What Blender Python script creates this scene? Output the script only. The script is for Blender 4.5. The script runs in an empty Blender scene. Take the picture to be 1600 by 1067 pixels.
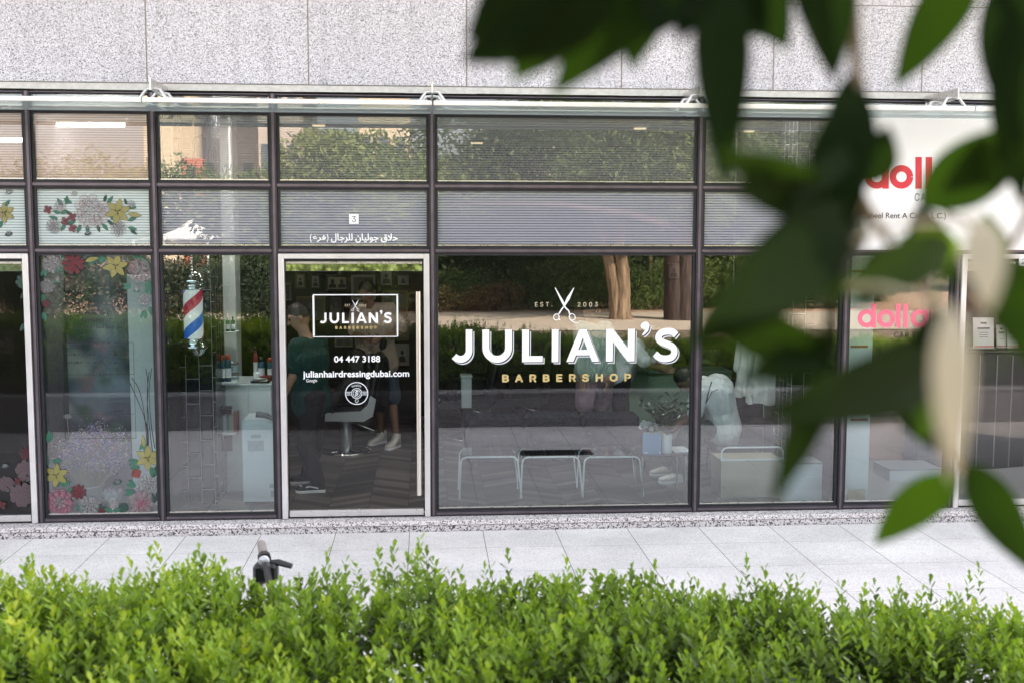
import bpy, math, random, os
import numpy as np
from mathutils import Vector, Matrix

# ------------------------------------------------------------ scene, camera, sky, sun
scene = bpy.context.scene
col = scene.collection
rnd = random.Random(7)
R = math.radians

FOC, YAW, PIT, ROL, DIST, HCAM = 1762.36, 0.0765, 0.0945, 0.0020, 9.2454, 2.4262   # focal length in photo pixels, angles, metres
_cy, _sy, _cp, _sp = math.cos(YAW), math.sin(YAW), math.cos(PIT), math.sin(PIT)
FW = Vector((_sy*_cp, _cy*_cp, -_sp)); RT0 = Vector((_cy, -_sy, 0)); UP0 = RT0.cross(FW)
RT = math.cos(ROL)*RT0 + math.sin(ROL)*UP0
UP = -math.sin(ROL)*RT0 + math.cos(ROL)*UP0
CAM = Vector((0, -DIST, HCAM))

cd = bpy.data.cameras.new('camera'); cam = bpy.data.objects.new('camera', cd); col.objects.link(cam)
cam.matrix_world = Matrix(((RT.x, UP.x, -FW.x, CAM.x), (RT.y, UP.y, -FW.y, CAM.y), (RT.z, UP.z, -FW.z, CAM.z), (0, 0, 0, 1)))
cd.sensor_width = 36; cd.lens = 36*FOC/1600; cd.clip_start = 0.05; cd.clip_end = 2000
cd.dof.use_dof = True; cd.dof.focus_distance = 9.35; cd.dof.aperture_fstop = 3.3; cd.dof.aperture_blades = 9
scene.camera = cam

SUN_EL, SUN_AZ = R(38), R(42)          # azimuth from +Y (behind the shops) towards +X
world = bpy.data.worlds.new('World'); scene.world = world; world.use_nodes = True
wn = world.node_tree.nodes; wl = world.node_tree.links
sky = wn.new('ShaderNodeTexSky'); sky.sky_type = 'NISHITA'; sky.sun_disc = False
sky.sun_elevation = SUN_EL; sky.sun_rotation = SUN_AZ; sky.dust_density = 4.0; sky.air_density = 1.0; sky.ozone_density = 1.0
hs = wn.new('ShaderNodeHueSaturation'); hs.inputs['Saturation'].default_value = 0.24
bgn = wn['Background']; bgn.inputs['Strength'].default_value = 0.15
wl.new(sky.outputs[0], hs.inputs['Color']); wl.new(hs.outputs[0], bgn.inputs['Color'])
sl = bpy.data.lights.new('sun', 'SUN'); sl.energy = 4.0; sl.angle = R(0.5); sl.color = (1.0, 0.86, 0.68)
so = bpy.data.objects.new('sun', sl); col.objects.link(so)
sdir = Vector((math.sin(SUN_AZ)*math.cos(SUN_EL), math.cos(SUN_AZ)*math.cos(SUN_EL), math.sin(SUN_EL)))
so.rotation_euler = (-sdir).to_track_quat('-Z', 'Y').to_euler()
vs = scene.view_settings
vs.view_transform = 'Standard'; vs.look = 'None'; vs.gamma = 1.0; vs.use_curve_mapping = False; vs.exposure = 2.38
cy = scene.cycles
cy.max_bounces = 10; cy.diffuse_bounces = 4; cy.glossy_bounces = 4; cy.transparent_max_bounces = 24; cy.transmission_bounces = 6
cy.caustics_reflective = False; cy.caustics_refractive = False; cy.sample_clamp_indirect = 6.0; cy.use_denoising = True

# ------------------------------------------------------------ from a photo pixel to a point of the place
def ray(px, py): return FW + RT*((px-800)/FOC) - UP*((py-533.5)/FOC)
def P(px, py, y):                       # on the upright plane at depth y
    d = ray(px, py); return CAM + d*((y-CAM.y)/d.y)
def G(px, py, z):                       # on the level z
    d = ray(px, py); return CAM + d*((z-CAM.z)/d.z)
def DD(px, py, dist):                   # so many metres before the camera
    return CAM + ray(px, py)*dist
def RF(px, py, d):                      # where a thing stands that is seen mirrored in the glass, d metres before the shopfront
    p = P(px, py, d); p.y = -p.y; return p

# ------------------------------------------------------------ object helpers
BASE = {}
def tag(o, label=None, cat=None, group=None, kind=None):
    if label: o['label'] = label
    if cat: o['category'] = cat
    if group: o['group'] = group
    if kind: o['kind'] = kind
    return o
def thing(name, label, cat, loc, group=None):
    o = bpy.data.objects.new(name, None); col.objects.link(o); o.empty_display_size = 0.2
    o.location = loc; BASE[o.name] = Vector(loc)
    return tag(o, label, cat, group)
def link(name, me, mats, parent):
    o = bpy.data.objects.new(name, me); col.objects.link(o)
    for m in (mats if isinstance(mats, (list, tuple)) else [mats]): me.materials.append(m)
    b = Vector((0, 0, 0))
    if parent is not None:
        o.parent = parent; b = BASE[parent.name]
        if b.length: me.transform(Matrix.Translation(-b))
    BASE[o.name] = b
    return o

class MB:
    """collects shapes of ONE part, in place coordinates"""
    def __init__(s): s.v = []; s.f = []; s.m = []; s.sm = []
    def add(s, verts, faces, mi=0, smooth=False):
        n = len(s.v); s.v += [tuple(p) for p in verts]
        for f in faces: s.f.append([n+i for i in f]); s.m.append(mi); s.sm.append(smooth)
        return s
    def box(s, x0, x1, y0, y1, z0, z1, mi=0, bev=0.0, M=None):
        if x0 > x1: x0, x1 = x1, x0
        if y0 > y1: y0, y1 = y1, y0
        if z0 > z1: z0, z1 = z1, z0
        b = min(bev, (x1-x0)*.45, (y1-y0)*.45, (z1-z0)*.45)
        if b <= 0:
            vs_ = [(x, y, z) for z in (z0, z1) for y in (y0, y1) for x in (x0, x1)]
            fs = [(0, 2, 3, 1), (4, 5, 7, 6), (0, 1, 5, 4), (2, 6, 7, 3), (0, 4, 6, 2), (1, 3, 7, 5)]
        else:
            vs_ = []; idx = {}
            for sx in (0, 1):
                for sy in (0, 1):
                    for sz in (0, 1):
                        for ax in range(3):
                            p = [x1 if sx else x0, y1 if sy else y0, z1 if sz else z0]
                            q = [(-b if sx else b), (-b if sy else b), (-b if sz else b)]
                            for k in range(3):
                                if k != ax: p[k] += q[k]
                            idx[(sx, sy, sz, ax)] = len(vs_); vs_.append(tuple(p))
            fs = []
            for ax in range(3):
                o1, o2 = [k for k in range(3) if k != ax]
                for sd in (0, 1):
                    c = []
                    for a_, b_ in ((0, 0), (1, 0), (1, 1), (0, 1)):
                        t = [0, 0, 0]; t[ax] = sd; t[o1] = a_; t[o2] = b_; c.append(idx[(t[0], t[1], t[2], ax)])
                    fs.append(c)
                for a_ in (0, 1):
                    for b_ in (0, 1):
                        t0 = [0, 0, 0]; t0[o1] = a_; t0[o2] = b_; t1 = list(t0); t1[ax] = 1
                        fs.append([idx[(*t0, o1)], idx[(*t1, o1)], idx[(*t1, o2)], idx[(*t0, o2)]])
            for sx in (0, 1):
                for sy in (0, 1):
                    for sz in (0, 1): fs.append([idx[(sx, sy, sz, k)] for k in range(3)])
            # orient outward
            c0 = Vector(((x0+x1)/2, (y0+y1)/2, (z0+z1)/2)); g = []
            for f in fs:
                a, b2, c = (Vector(vs_[i]) for i in f[:3]); n = (b2-a).cross(c-a)
                g.append(list(reversed(f)) if n.dot(a-c0) < 0 else f)
            fs = g
        if M is not None: vs_ = [M @ Vector(p) for p in vs_]
        return s.add(vs_, fs, mi)
    def tube(s, path, r, n=10, mi=0, cap=True, flat=1.0):
        path = [Vector(p) for p in path]; m = len(path)
        rs = r if isinstance(r, (list, tuple)) else [r]*m
        vs_ = []; u = None
        for i, p in enumerate(path):
            t = (path[min(i+1, m-1)]-path[max(i-1, 0)])
            t = t.normalized() if t.length > 1e-9 else Vector((0, 0, 1))
            if u is None:
                u = t.orthogonal().normalized()
            u = (u-t*u.dot(t)); u = u.normalized() if u.length > 1e-6 else t.orthogonal().normalized()
            w = t.cross(u)
            for k in range(n):
                a = 2*math.pi*k/n; vs_.append(p+(u*math.cos(a)+w*math.sin(a)*flat)*rs[i])
        fs = []
        for i in range(m-1):
            for k in range(n):
                a = i*n+k; b = i*n+(k+1) % n; fs.append((a, b, b+n, a+n))
        s.add(vs_, fs, mi, True)
        if cap: s.add(vs_[:n], [list(reversed(range(n)))], mi); s.add(vs_[-n:], [list(range(n))], mi)
        return s
    def lathe(s, c, prof, n=24, mi=0, axis='z'):
        c = Vector(c); vs_ = []; fs = []; m = len(prof)
        for r_, h in prof:
            for k in range(n):
                a = 2*math.pi*k/n; x, y = r_*math.cos(a), r_*math.sin(a)
                vs_.append(c+(Vector((x, y, h)) if axis == 'z' else Vector((x, -h, y))))
        for i in range(m-1):
            for k in range(n):
                a = i*n+k; b = i*n+(k+1) % n; fs.append((a, b, b+n, a+n))
        return s.add(vs_, fs, mi, True)
    def ball(s, c, rad, M=None, n=16, m=10, mi=0):
        c = Vector(c); rad = Vector(rad) if not isinstance(rad, (int, float)) else Vector((rad,)*3)
        vs_ = []; fs = []
        for i in range(m+1):
            th = math.pi*i/m
            for k in range(n):
                a = 2*math.pi*k/n
                p = Vector((rad.x*math.sin(th)*math.cos(a), rad.y*math.sin(th)*math.sin(a), rad.z*math.cos(th)))
                vs_.append(c+((M @ p) if M is not None else p))
        for i in range(m):
            for k in range(n):
                a = i*n+k; b = i*n+(k+1) % n; fs.append((a, a+n, b+n, b))
        return s.add(vs_, fs, mi, True)
    def cap(s, p0, p1, r0, r1, n=12, mi=0, flat=1.0):      # closed tapered limb with round ends
        p0 = Vector(p0); p1 = Vector(p1); t = (p1-p0).normalized()
        path, rs = [], []
        for a in (80, 50, 20): path.append(p0-t*r0*math.sin(R(a))); rs.append(r0*math.cos(R(a)))
        path += [p0, p0.lerp(p1, .5), p1]; rs += [r0, (r0+r1)/2, r1]
        for a in (20, 50, 80): path.append(p1+t*r1*math.sin(R(a))); rs.append(r1*math.cos(R(a)))
        return s.tube(path, rs, n, mi, True, flat)
    def prism(s, pts, y0, y1, mi=0):                        # outline in x, z pushed from y0 (front) to y1
        n = len(pts); ar = sum(pts[i][0]*pts[(i+1) % n][1]-pts[(i+1) % n][0]*pts[i][1] for i in range(n))
        if ar < 0: pts = list(reversed(pts))
        vs_ = [(p[0], y0, p[1]) for p in pts]+[(p[0], y1, p[1]) for p in pts]
        fs = [list(range(n)), list(reversed(range(n, 2*n)))]
        fs += [(i, n+i, n+(i+1) % n, (i+1) % n) for i in range(n)]
        return s.add(vs_, fs, mi)
    def mesh(s, name):
        me = bpy.data.meshes.new(name); me.from_pydata(s.v, [], s.f)
        me.polygons.foreach_set('material_index', s.m); me.polygons.foreach_set('use_smooth', s.sm); me.update()
        return me
    def build(s, name, mats, parent=None): return link(name, s.mesh(name), mats, parent)

def fused(mb, name, mat, parent, voxel=.008, it=3):         # all shapes grown together into one continuous surface
    me = mb.mesh('tmp'); o = bpy.data.objects.new('tmp', me); col.objects.link(o)
    md = o.modifiers.new('r', 'REMESH'); md.mode = 'VOXEL'; md.voxel_size = voxel; md.use_smooth_shade = True
    ms = o.modifiers.new('s', 'SMOOTH'); ms.iterations = it; ms.factor = .5
    bpy.context.view_layer.update()
    nm = bpy.data.meshes.new_from_object(o.evaluated_get(bpy.context.evaluated_depsgraph_get()))
    bpy.data.objects.remove(o); bpy.data.meshes.remove(me); nm.name = name
    return link(name, nm, mat, parent)

def np_mesh(name, verts, faces, mats, parent=None, attr=None, smooth=False):   # fast mesh of equal-sided faces
    me = bpy.data.meshes.new(name); verts = np.ascontiguousarray(verts, dtype=np.float32); faces = np.asarray(faces, dtype=np.int32)
    k = faces.shape[1]; me.vertices.add(len(verts)); me.vertices.foreach_set('co', verts.ravel())
    me.loops.add(faces.size); me.loops.foreach_set('vertex_index', faces.ravel())
    me.polygons.add(len(faces)); me.polygons.foreach_set('loop_start', np.arange(0, faces.size, k, dtype=np.int32))
    if smooth: me.polygons.foreach_set('use_smooth', np.ones(len(faces), dtype=bool))
    me.update(calc_edges=True)
    if attr is not None:
        a = me.attributes.new('tint', 'FLOAT', 'POINT'); a.data.foreach_set('value', np.asarray(attr, dtype=np.float32))
    return link(name, me, mats, parent)

def dup(root, loc, label=None, group=None):
    r = root.copy(); col.objects.link(r); r.location = loc
    if label: r['label'] = label
    if group: r['group'] = group
    for ch in list(root.children):
        c = ch.copy(); col.objects.link(c); c.parent = r
        for g in list(ch.children):
            d = g.copy(); col.objects.link(d); d.parent = c
    return r

# ------------------------------------------------------------ materials
MATS = {}
def node_mat(name):
    m = bpy.data.materials.new(name); m.use_nodes = True
    nt = m.node_tree; bs = nt.nodes['Principled BSDF']
    return m, nt.nodes, nt.links, bs
def coords(nd, ln, scale=None):
    tc = nd.new('ShaderNodeTexCoord'); return tc.outputs['Object']
def M(name, c, rough=.6, metal=0.0, var=0.0, vs_=6.0, bump=0.0, bs_=60.0, spec=None, coat=0.0, emit=None):
    if name in MATS: return MATS[name]
    m, nd, ln, bs = node_mat(name)
    bs.inputs['Base Color'].default_value = (*c, 1); bs.inputs['Roughness'].default_value = rough; bs.inputs['Metallic'].default_value = metal
    if spec is not None: bs.inputs['Specular IOR Level'].default_value = spec
    if coat: bs.inputs['Coat Weight'].default_value = coat
    if emit: bs.inputs['Emission Color'].default_value = (*emit[:3], 1); bs.inputs['Emission Strength'].default_value = emit[3]
    co = coords(nd, ln)
    if var:
        n = nd.new('ShaderNodeTexNoise'); n.inputs['Scale'].default_value = vs_; n.inputs['Detail'].default_value = 6; ln.new(co, n.inputs['Vector'])
        r = nd.new('ShaderNodeMix'); r.data_type = 'RGBA'
        r.inputs['A'].default_value = (*[max(0, k*(1-var)) for k in c], 1); r.inputs['B'].default_value = (*[min(1, k*(1+var)) for k in c], 1)
        ln.new(n.outputs['Fac'], r.inputs['Factor']); ln.new(r.outputs['Result'], bs.inputs['Base Color'])
        q = nd.new('ShaderNodeMath'); q.operation = 'MULTIPLY_ADD'; q.inputs[1].default_value = .25; q.inputs[2].default_value = max(0, rough-.12)
        ln.new(n.outputs['Fac'], q.inputs[0]); ln.new(q.outputs[0], bs.inputs['Roughness'])
    if bump:
        n = nd.new('ShaderNodeTexNoise'); n.inputs['Scale'].default_value = bs_; n.inputs['Detail'].default_value = 4; ln.new(co, n.inputs['Vector'])
        b = nd.new('ShaderNodeBump'); b.inputs['Strength'].default_value = bump; b.inputs['Distance'].default_value = .004
        ln.new(n.outputs['Fac'], b.inputs['Height']); ln.new(b.outputs[0], bs.inputs['Normal'])
    MATS[name] = m; return m
def ramp(nd, stops):
    r = nd.new('ShaderNodeValToRGB'); e = r.color_ramp.elements
    while len(e) < len(stops): e.new(.5)
    for k, (p, c) in enumerate(stops): e[k].position = p; e[k].color = (*c, 1)
    return r
def mathn(nd, ln, op, a, b=None, c=None):
    n = nd.new('ShaderNodeMath'); n.operation = op
    for i, x in enumerate((a, b, c)):
        if x is None: continue
        if isinstance(x, (int, float)): n.inputs[i].default_value = x
        else: ln.new(x, n.inputs[i])
    return n.outputs[0]
def granite(name, dark, mid, light, scale=210, rough=.75, big=.06, panel=None):
    m, nd, ln, bs = node_mat(name); co = coords(nd, ln)
    v = nd.new('ShaderNodeTexVoronoi'); v.inputs['Scale'].default_value = scale; ln.new(co, v.inputs['Vector'])
    sp = nd.new('ShaderNodeSeparateColor'); ln.new(v.outputs['Color'], sp.inputs[0])
    r = ramp(nd, [(0, dark), (.13, dark), (.3, mid), (.62, light), (1, light)]); ln.new(sp.outputs[0], r.inputs[0])
    n = nd.new('ShaderNodeTexNoise'); n.inputs['Scale'].default_value = 1.3; n.inputs['Detail'].default_value = 7; n.inputs['Roughness'].default_value = .65; ln.new(co, n.inputs['Vector'])
    q = mathn(nd, ln, 'MULTIPLY_ADD', n.outputs['Fac'], big*4, 1-big*2)
    if panel:
        sx = nd.new('ShaderNodeSeparateXYZ'); ln.new(co, sx.inputs[0]); fx = mathn(nd, ln, 'FLOOR', mathn(nd, ln, 'DIVIDE', mathn(nd, ln, 'SUBTRACT', sx.outputs['X'], panel[0]), panel[1]))
        wz = nd.new('ShaderNodeTexWhiteNoise'); wz.noise_dimensions = '1D'; ln.new(fx, wz.inputs['W']); q = mathn(nd, ln, 'MULTIPLY', q, mathn(nd, ln, 'MULTIPLY_ADD', wz.outputs['Value'], .10, .92))
        mp = nd.new('ShaderNodeMapping'); mp.inputs['Scale'].default_value = (7, 7, .5); ln.new(co, mp.inputs['Vector']); n2 = nd.new('ShaderNodeTexNoise'); n2.inputs['Scale'].default_value = 1; n2.inputs['Detail'].default_value = 5; ln.new(mp.outputs[0], n2.inputs['Vector'])
        st = nd.new('ShaderNodeMapRange'); st.inputs['From Min'].default_value = .52; st.inputs['From Max'].default_value = .75; st.inputs['To Min'].default_value = 1; st.inputs['To Max'].default_value = .80; ln.new(n2.outputs['Fac'], st.inputs['Value']); q = mathn(nd, ln, 'MULTIPLY', q, st.outputs['Result'])
    mx = nd.new('ShaderNodeMix'); mx.data_type = 'RGBA'; mx.blend_type = 'MULTIPLY'; mx.inputs['Factor'].default_value = 1
    ln.new(r.outputs[0], mx.inputs['A']); ln.new(q, mx.inputs['B']); ln.new(mx.outputs['Result'], bs.inputs['Base Color'])
    bs.inputs['Roughness'].default_value = rough
    b = nd.new('ShaderNodeBump'); b.inputs['Strength'].default_value = .25; b.inputs['Distance'].default_value = .003
    ln.new(sp.outputs[1], b.inputs['Height']); ln.new(b.outputs[0], bs.inputs['Normal'])
    MATS[name] = m; return m
def glass(name, tint, refl, rough=0.0, wob=.0):
    m, nd, ln, bs = node_mat(name); nd.remove(bs)
    out = nd['Material Output']; t = nd.new('ShaderNodeBsdfTransparent'); t.inputs[0].default_value = (*tint, 1)
    g = nd.new('ShaderNodeBsdfGlossy'); g.inputs['Roughness'].default_value = rough; g.inputs['Color'].default_value = (.96, .97, 1, 1)
    fr = nd.new('ShaderNodeFresnel'); fr.inputs['IOR'].default_value = 1.5
    fac = mathn(nd, ln, 'ADD', fr.outputs[0], refl); fac = mathn(nd, ln, 'MINIMUM', fac, 1.0)
    mx = nd.new('ShaderNodeMixShader'); ln.new(fac, mx.inputs[0]); ln.new(t.outputs[0], mx.inputs[1]); ln.new(g.outputs[0], mx.inputs[2]); ln.new(mx.outputs[0], out.inputs[0])
    if wob:
        n = nd.new('ShaderNodeTexNoise'); n.inputs['Scale'].default_value = 1.1; n.inputs['Detail'].default_value = 1; ln.new(coords(nd, ln), n.inputs['Vector'])
        b = nd.new('ShaderNodeBump'); b.inputs['Strength'].default_value = 1; b.inputs['Distance'].default_value = wob; ln.new(n.outputs['Fac'], b.inputs['Height']); ln.new(b.outputs[0], g.inputs['Normal'])
    MATS[name] = m; return m
def film(name, colr, line, opac, refl, pitch=.0211, duty=.24):
    """ribbed privacy film on glass: grey with thin dark lines"""
    m, nd, ln, bs = node_mat(name); out = nd['Material Output']
    sx = nd.new('ShaderNodeSeparateXYZ'); ln.new(coords(nd, ln), sx.inputs[0])
    f = mathn(nd, ln, 'FRACT', mathn(nd, ln, 'DIVIDE', sx.outputs['Z'], pitch)); s = mathn(nd, ln, 'LESS_THAN', f, duty)
    mx = nd.new('ShaderNodeMix'); mx.data_type = 'RGBA'; mx.inputs['A'].default_value = (*colr, 1); mx.inputs['B'].default_value = (*line, 1)
    ln.new(s, mx.inputs['Factor']); ln.new(mx.outputs['Result'], bs.inputs['Base Color']); bs.inputs['Roughness'].default_value = .8; bs.inputs['Specular IOR Level'].default_value = 0
    t = nd.new('ShaderNodeBsdfTransparent'); t.inputs[0].default_value = (.8, .85, .85, 1)
    a = nd.new('ShaderNodeMixShader'); a.inputs[0].default_value = opac; ln.new(t.outputs[0], a.inputs[1]); ln.new(bs.outputs[0], a.inputs[2])
    g = nd.new('ShaderNodeBsdfGlossy'); g.inputs['Roughness'].default_value = 0.0
    fr = nd.new('ShaderNodeFresnel'); fr.inputs['IOR'].default_value = 1.5; fac = mathn(nd, ln, 'ADD', fr.outputs[0], refl)
    b = nd.new('ShaderNodeMixShader'); ln.new(fac, b.inputs[0]); ln.new(a.outputs[0], b.inputs[1]); ln.new(g.outputs[0], b.inputs[2]); ln.new(b.outputs[0], out.inputs[0])
    MATS[name] = m; return m
def leaf_mat(name, stops, transl=.35, rough=.45, spec=.35):
    m, nd, ln, bs = node_mat(name); out = nd['Material Output']
    at = nd.new('ShaderNodeAttribute'); at.attribute_name = 'tint'; r = ramp(nd, stops); ln.new(at.outputs['Fac'], r.inputs[0])
    ln.new(r.outputs[0], bs.inputs['Base Color']); bs.inputs['Roughness'].default_value = rough; bs.inputs['Specular IOR Level'].default_value = spec
    t = nd.new('ShaderNodeBsdfTranslucent'); h = nd.new('ShaderNodeHueSaturation'); h.inputs['Value'].default_value = 1.25; h.inputs['Saturation'].default_value = 1.1
    ln.new(r.outputs[0], h.inputs['Color']); ln.new(h.outputs[0], t.inputs[0])
    mx = nd.new('ShaderNodeMixShader'); mx.inputs[0].default_value = transl; ln.new(bs.outputs[0], mx.inputs[1]); ln.new(t.outputs[0], mx.inputs[2]); ln.new(mx.outputs[0], out.inputs[0])
    MATS[name] = m; return m

GRAN = granite('wall granite', (.12, .115, .13), (.47, .45, .485), (.745, .715, .755), 215, panel=(-2.27, 1.245))
STEPG = granite('step granite', (.13, .11, .115), (.48, .44, .455), (.76, .71, .72), 120)
PLANTG = granite('planter granite', (.05, .046, .05), (.17, .16, .17), (.30, .28, .295), 130)
FRAME = M('frame metal', (.045, .040, .050), .40, .6, .45, 9, .12, 40)
FRAMEL = M('frame ridge metal', (.15, .125, .145), .38, .75, .35, 9)
BLACK = M('black gasket', (.012, .012, .016), .55)
DOORF = M('door aluminium', (.74, .71, .72), .38, .55, .08, 5)
STEEL = M('brushed steel', (.66, .64, .62), .28, 1.0, .1, 12)
POLISH = M('polished steel', (.78, .77, .75), .03, 1.0)
CHROME = M('chrome', (.85, .87, .88), .06, 1.0)
GLASS = glass('shop glass', (.79, .94, .97), .138, 0, .0004)
DOORG = glass('door glass', (.95, .96, .96), .0, 0)
CANG = glass('canopy glass', (.80, .90, .89), .10, .02)
FILMG = film('ribbed grey film', (.50, .505, .60), (.03, .03, .045), .72, .14)
FILMU = film('ribbed upper film', (.34, .34, .355), (.045, .045, .05), .55, .16, .0195, .30)
FILMW = film('ribbed pale film', (.62, .70, .70), (.10, .12, .14), .93, .05, .0211, .20)
FILMP = film('ribbed peach film', (.70, .50, .40), (.42, .29, .24), .80, .10, .0195, .35)
WHITE = M('white paint', (.80, .80, .79), .5, 0, .05, 3)
VINYL = M('white vinyl', (.90, .90, .92), .45)
GOLD = M('gold vinyl', (.62, .47, .20), .4, .15)
DARKV = M('dark vinyl', (.012, .012, .02), .5)
# ------------------------------------------------------------ the ground
TX0, TS, TY0, TYS = -3.141, .6, -.652, .63
def paving_mat():
    m, nd, ln, bs = node_mat('pavement slabs'); co = coords(nd, ln)
    sx = nd.new('ShaderNodeSeparateXYZ'); ln.new(co, sx.inputs[0])
    ux = mathn(nd, ln, 'DIVIDE', mathn(nd, ln, 'SUBTRACT', sx.outputs['X'], TX0), TS); uy = mathn(nd, ln, 'DIVIDE', mathn(nd, ln, 'SUBTRACT', sx.outputs['Y'], TY0), TYS)
    fx = mathn(nd, ln, 'ABSOLUTE', mathn(nd, ln, 'SUBTRACT', mathn(nd, ln, 'FRACT', mathn(nd, ln, 'ADD', ux, .5)), .5))
    fy = mathn(nd, ln, 'ABSOLUTE', mathn(nd, ln, 'SUBTRACT', mathn(nd, ln, 'FRACT', mathn(nd, ln, 'ADD', uy, .5)), .5))
    jx = mathn(nd, ln, 'LESS_THAN', fx, .0046); jy = mathn(nd, ln, 'LESS_THAN', fy, .0026); j = mathn(nd, ln, 'MAXIMUM', jx, jy)
    cb = nd.new('ShaderNodeCombineXYZ'); ln.new(mathn(nd, ln, 'FLOOR', ux), cb.inputs[0]); ln.new(mathn(nd, ln, 'FLOOR', uy), cb.inputs[1])
    wnz = nd.new('ShaderNodeTexWhiteNoise'); ln.new(cb.outputs[0], wnz.inputs['Vector'])
    v = nd.new('ShaderNodeTexVoronoi'); v.inputs['Scale'].default_value = 170; ln.new(co, v.inputs['Vector'])
    sp = nd.new('ShaderNodeSeparateColor'); ln.new(v.outputs['Color'], sp.inputs[0])
    r = ramp(nd, [(0, (.46, .43, .435)), (.2, (.67, .635, .64)), (.6, (.80, .765, .77)), (1, (.84, .80, .805))]); ln.new(sp.outputs[0], r.inputs[0])
    n = nd.new('ShaderNodeTexNoise'); n.inputs['Scale'].default_value = 2.2; n.inputs['Detail'].default_value = 8; n.inputs['Roughness'].default_value = .7; ln.new(co, n.inputs['Vector'])
    q = mathn(nd, ln, 'ADD', mathn(nd, ln, 'MULTIPLY', wnz.outputs['Value'], .10), mathn(nd, ln, 'MULTIPLY_ADD', n.outputs['Fac'], .50, .66))
    mx = nd.new('ShaderNodeMix'); mx.data_type = 'RGBA'; mx.blend_type = 'MULTIPLY'; mx.inputs['Factor'].default_value = 1; ln.new(r.outputs[0], mx.inputs['A']); ln.new(q, mx.inputs['B'])
    m2 = nd.new('ShaderNodeMix'); m2.data_type = 'RGBA'; ln.new(j, m2.inputs['Factor']); ln.new(mx.outputs['Result'], m2.inputs['A']); m2.inputs['B'].default_value = (.16, .14, .14, 1)
    ln.new(m2.outputs['Result'], bs.inputs['Base Color']); bs.inputs['Roughness'].default_value = .7
    b = nd.new('ShaderNodeBump'); b.inputs['Strength'].default_value = .6; b.inputs['Distance'].default_value = .004; b.invert = True; ln.new(j, b.inputs['Height']); ln.new(b.outputs[0], bs.inputs['Normal'])
    return m
WALLY = -4.79                                              # front face of the planter wall
def sheet(name, x0, x1, y0, y1, z, mat):
    mb = MB(); mb.add([(x0, y0, z), (x1, y0, z), (x1, y1, z), (x0, y1, z)], [(0, 1, 2, 3)]); return tag(mb.build(name, mat), kind='structure')
EARTH = M('dry earth', (.20, .15, .10), .95, 0, .5, 3, .5, 30)
LITTER = M('leaf litter soil', (.40, .25, .16), .95, 0, .6, 9, .8, 40)
SAND = M('sandy path', (.50, .42, .33), .9, 0, .15, 3, .2, 50)
SOIL = M('planter soil', (.06, .045, .03), .95, 0, .5, 9, .8, 30)
sheet('ground', -600, 600, WALLY-.3, 600, -.02, EARTH)
sheet('pavement', -40, 40, WALLY, -.15, 0, paving_mat())
TER = .80                                                  # level of the raised garden behind the hedge
sheet('garden_ground', -600, 600, -600, -6.45, TER-.01, EARTH)
sheet('path', -60, 60, -14.2, -9.6, TER+.004, SAND)
sheet('planted_soil', -60, 60, -22, -14.2, TER+.008, LITTER)

# raised granite planter
pw = thing('planter_wall', 'low dark granite planter wall holding the green hedge', 'planter', (0, WALLY, 0))
mb = MB(); mb.box(-40, 40, WALLY-.12, WALLY, 0, .42); mb.build('wall', PLANTG, pw)
mb = MB(); mb.box(-40, 40, WALLY-.20, WALLY+.03, .424, .46, 0, .006); mb.build('coping', M('pale coping', (.30, .29, .30), .6, 0, .2, 8), pw)
mb = MB(); mb.box(-40, 40, -6.44, -6.3, 0, .82); mb.build('rear_wall', PLANTG, pw)
sheet('soil', -40, 40, -6.3, WALLY-.12, .40, SOIL)

# drain grate, seen mirrored in the glass
a, b = G(815, 713, 0), G(922, 705, 0)
def mirr(px, py):                                           # a point of the pavement seen in the glass
    p = G(px, py, 0); p.y = -p.y; return p
a, b = mirr(815, 713), mirr(922, 704.5)
dg = thing('drain_grate', 'black slotted drain grate set in the pavement, mirrored in the big window', 'drain', (a.x, a.y, 0))
mb = MB(); ya, yb = sorted((a.y, b.y))
mb.box(a.x, b.x, ya, ya+.02, .002, .012); mb.box(a.x, b.x, yb-.02, yb, .002, .012); mb.box(a.x, b.x, (ya+yb)/2-.008, (ya+yb)/2+.008, .002, .012)
n = 17
for i in range(n+1):
    x = a.x+(b.x-a.x)*i/n; mb.box(x-.007, x+.007, ya+.02, yb-.02, .002, .0105)
mb.build('bars', M('cast iron', (.03, .03, .032), .55, .6, .2, 20), dg)
mb = MB(); mb.box(a.x, b.x, ya, yb, -.01, .0015); mb.build('pit', M('drain pit', (.004, .004, .004), .9), dg)

# ------------------------------------------------------------ the shop building
MX = [-5.6, -3.1134, -2.1505, -1.2087, .056, 2.2621, 3.5252, 4.49, 6.9]
ZB, ZL, ZU = .094, 2.292, 2.814
ZA = P(675, 179, 0).z                                       # where the canopy meets the glass
ZT = P(675, 147, 0).z                                       # underside of the granite
FLOOR = .10
bld = thing('shop_building', 'grey speckled granite building with a long glazed shopfront at its foot', 'building', (0, 0, 0))
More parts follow.
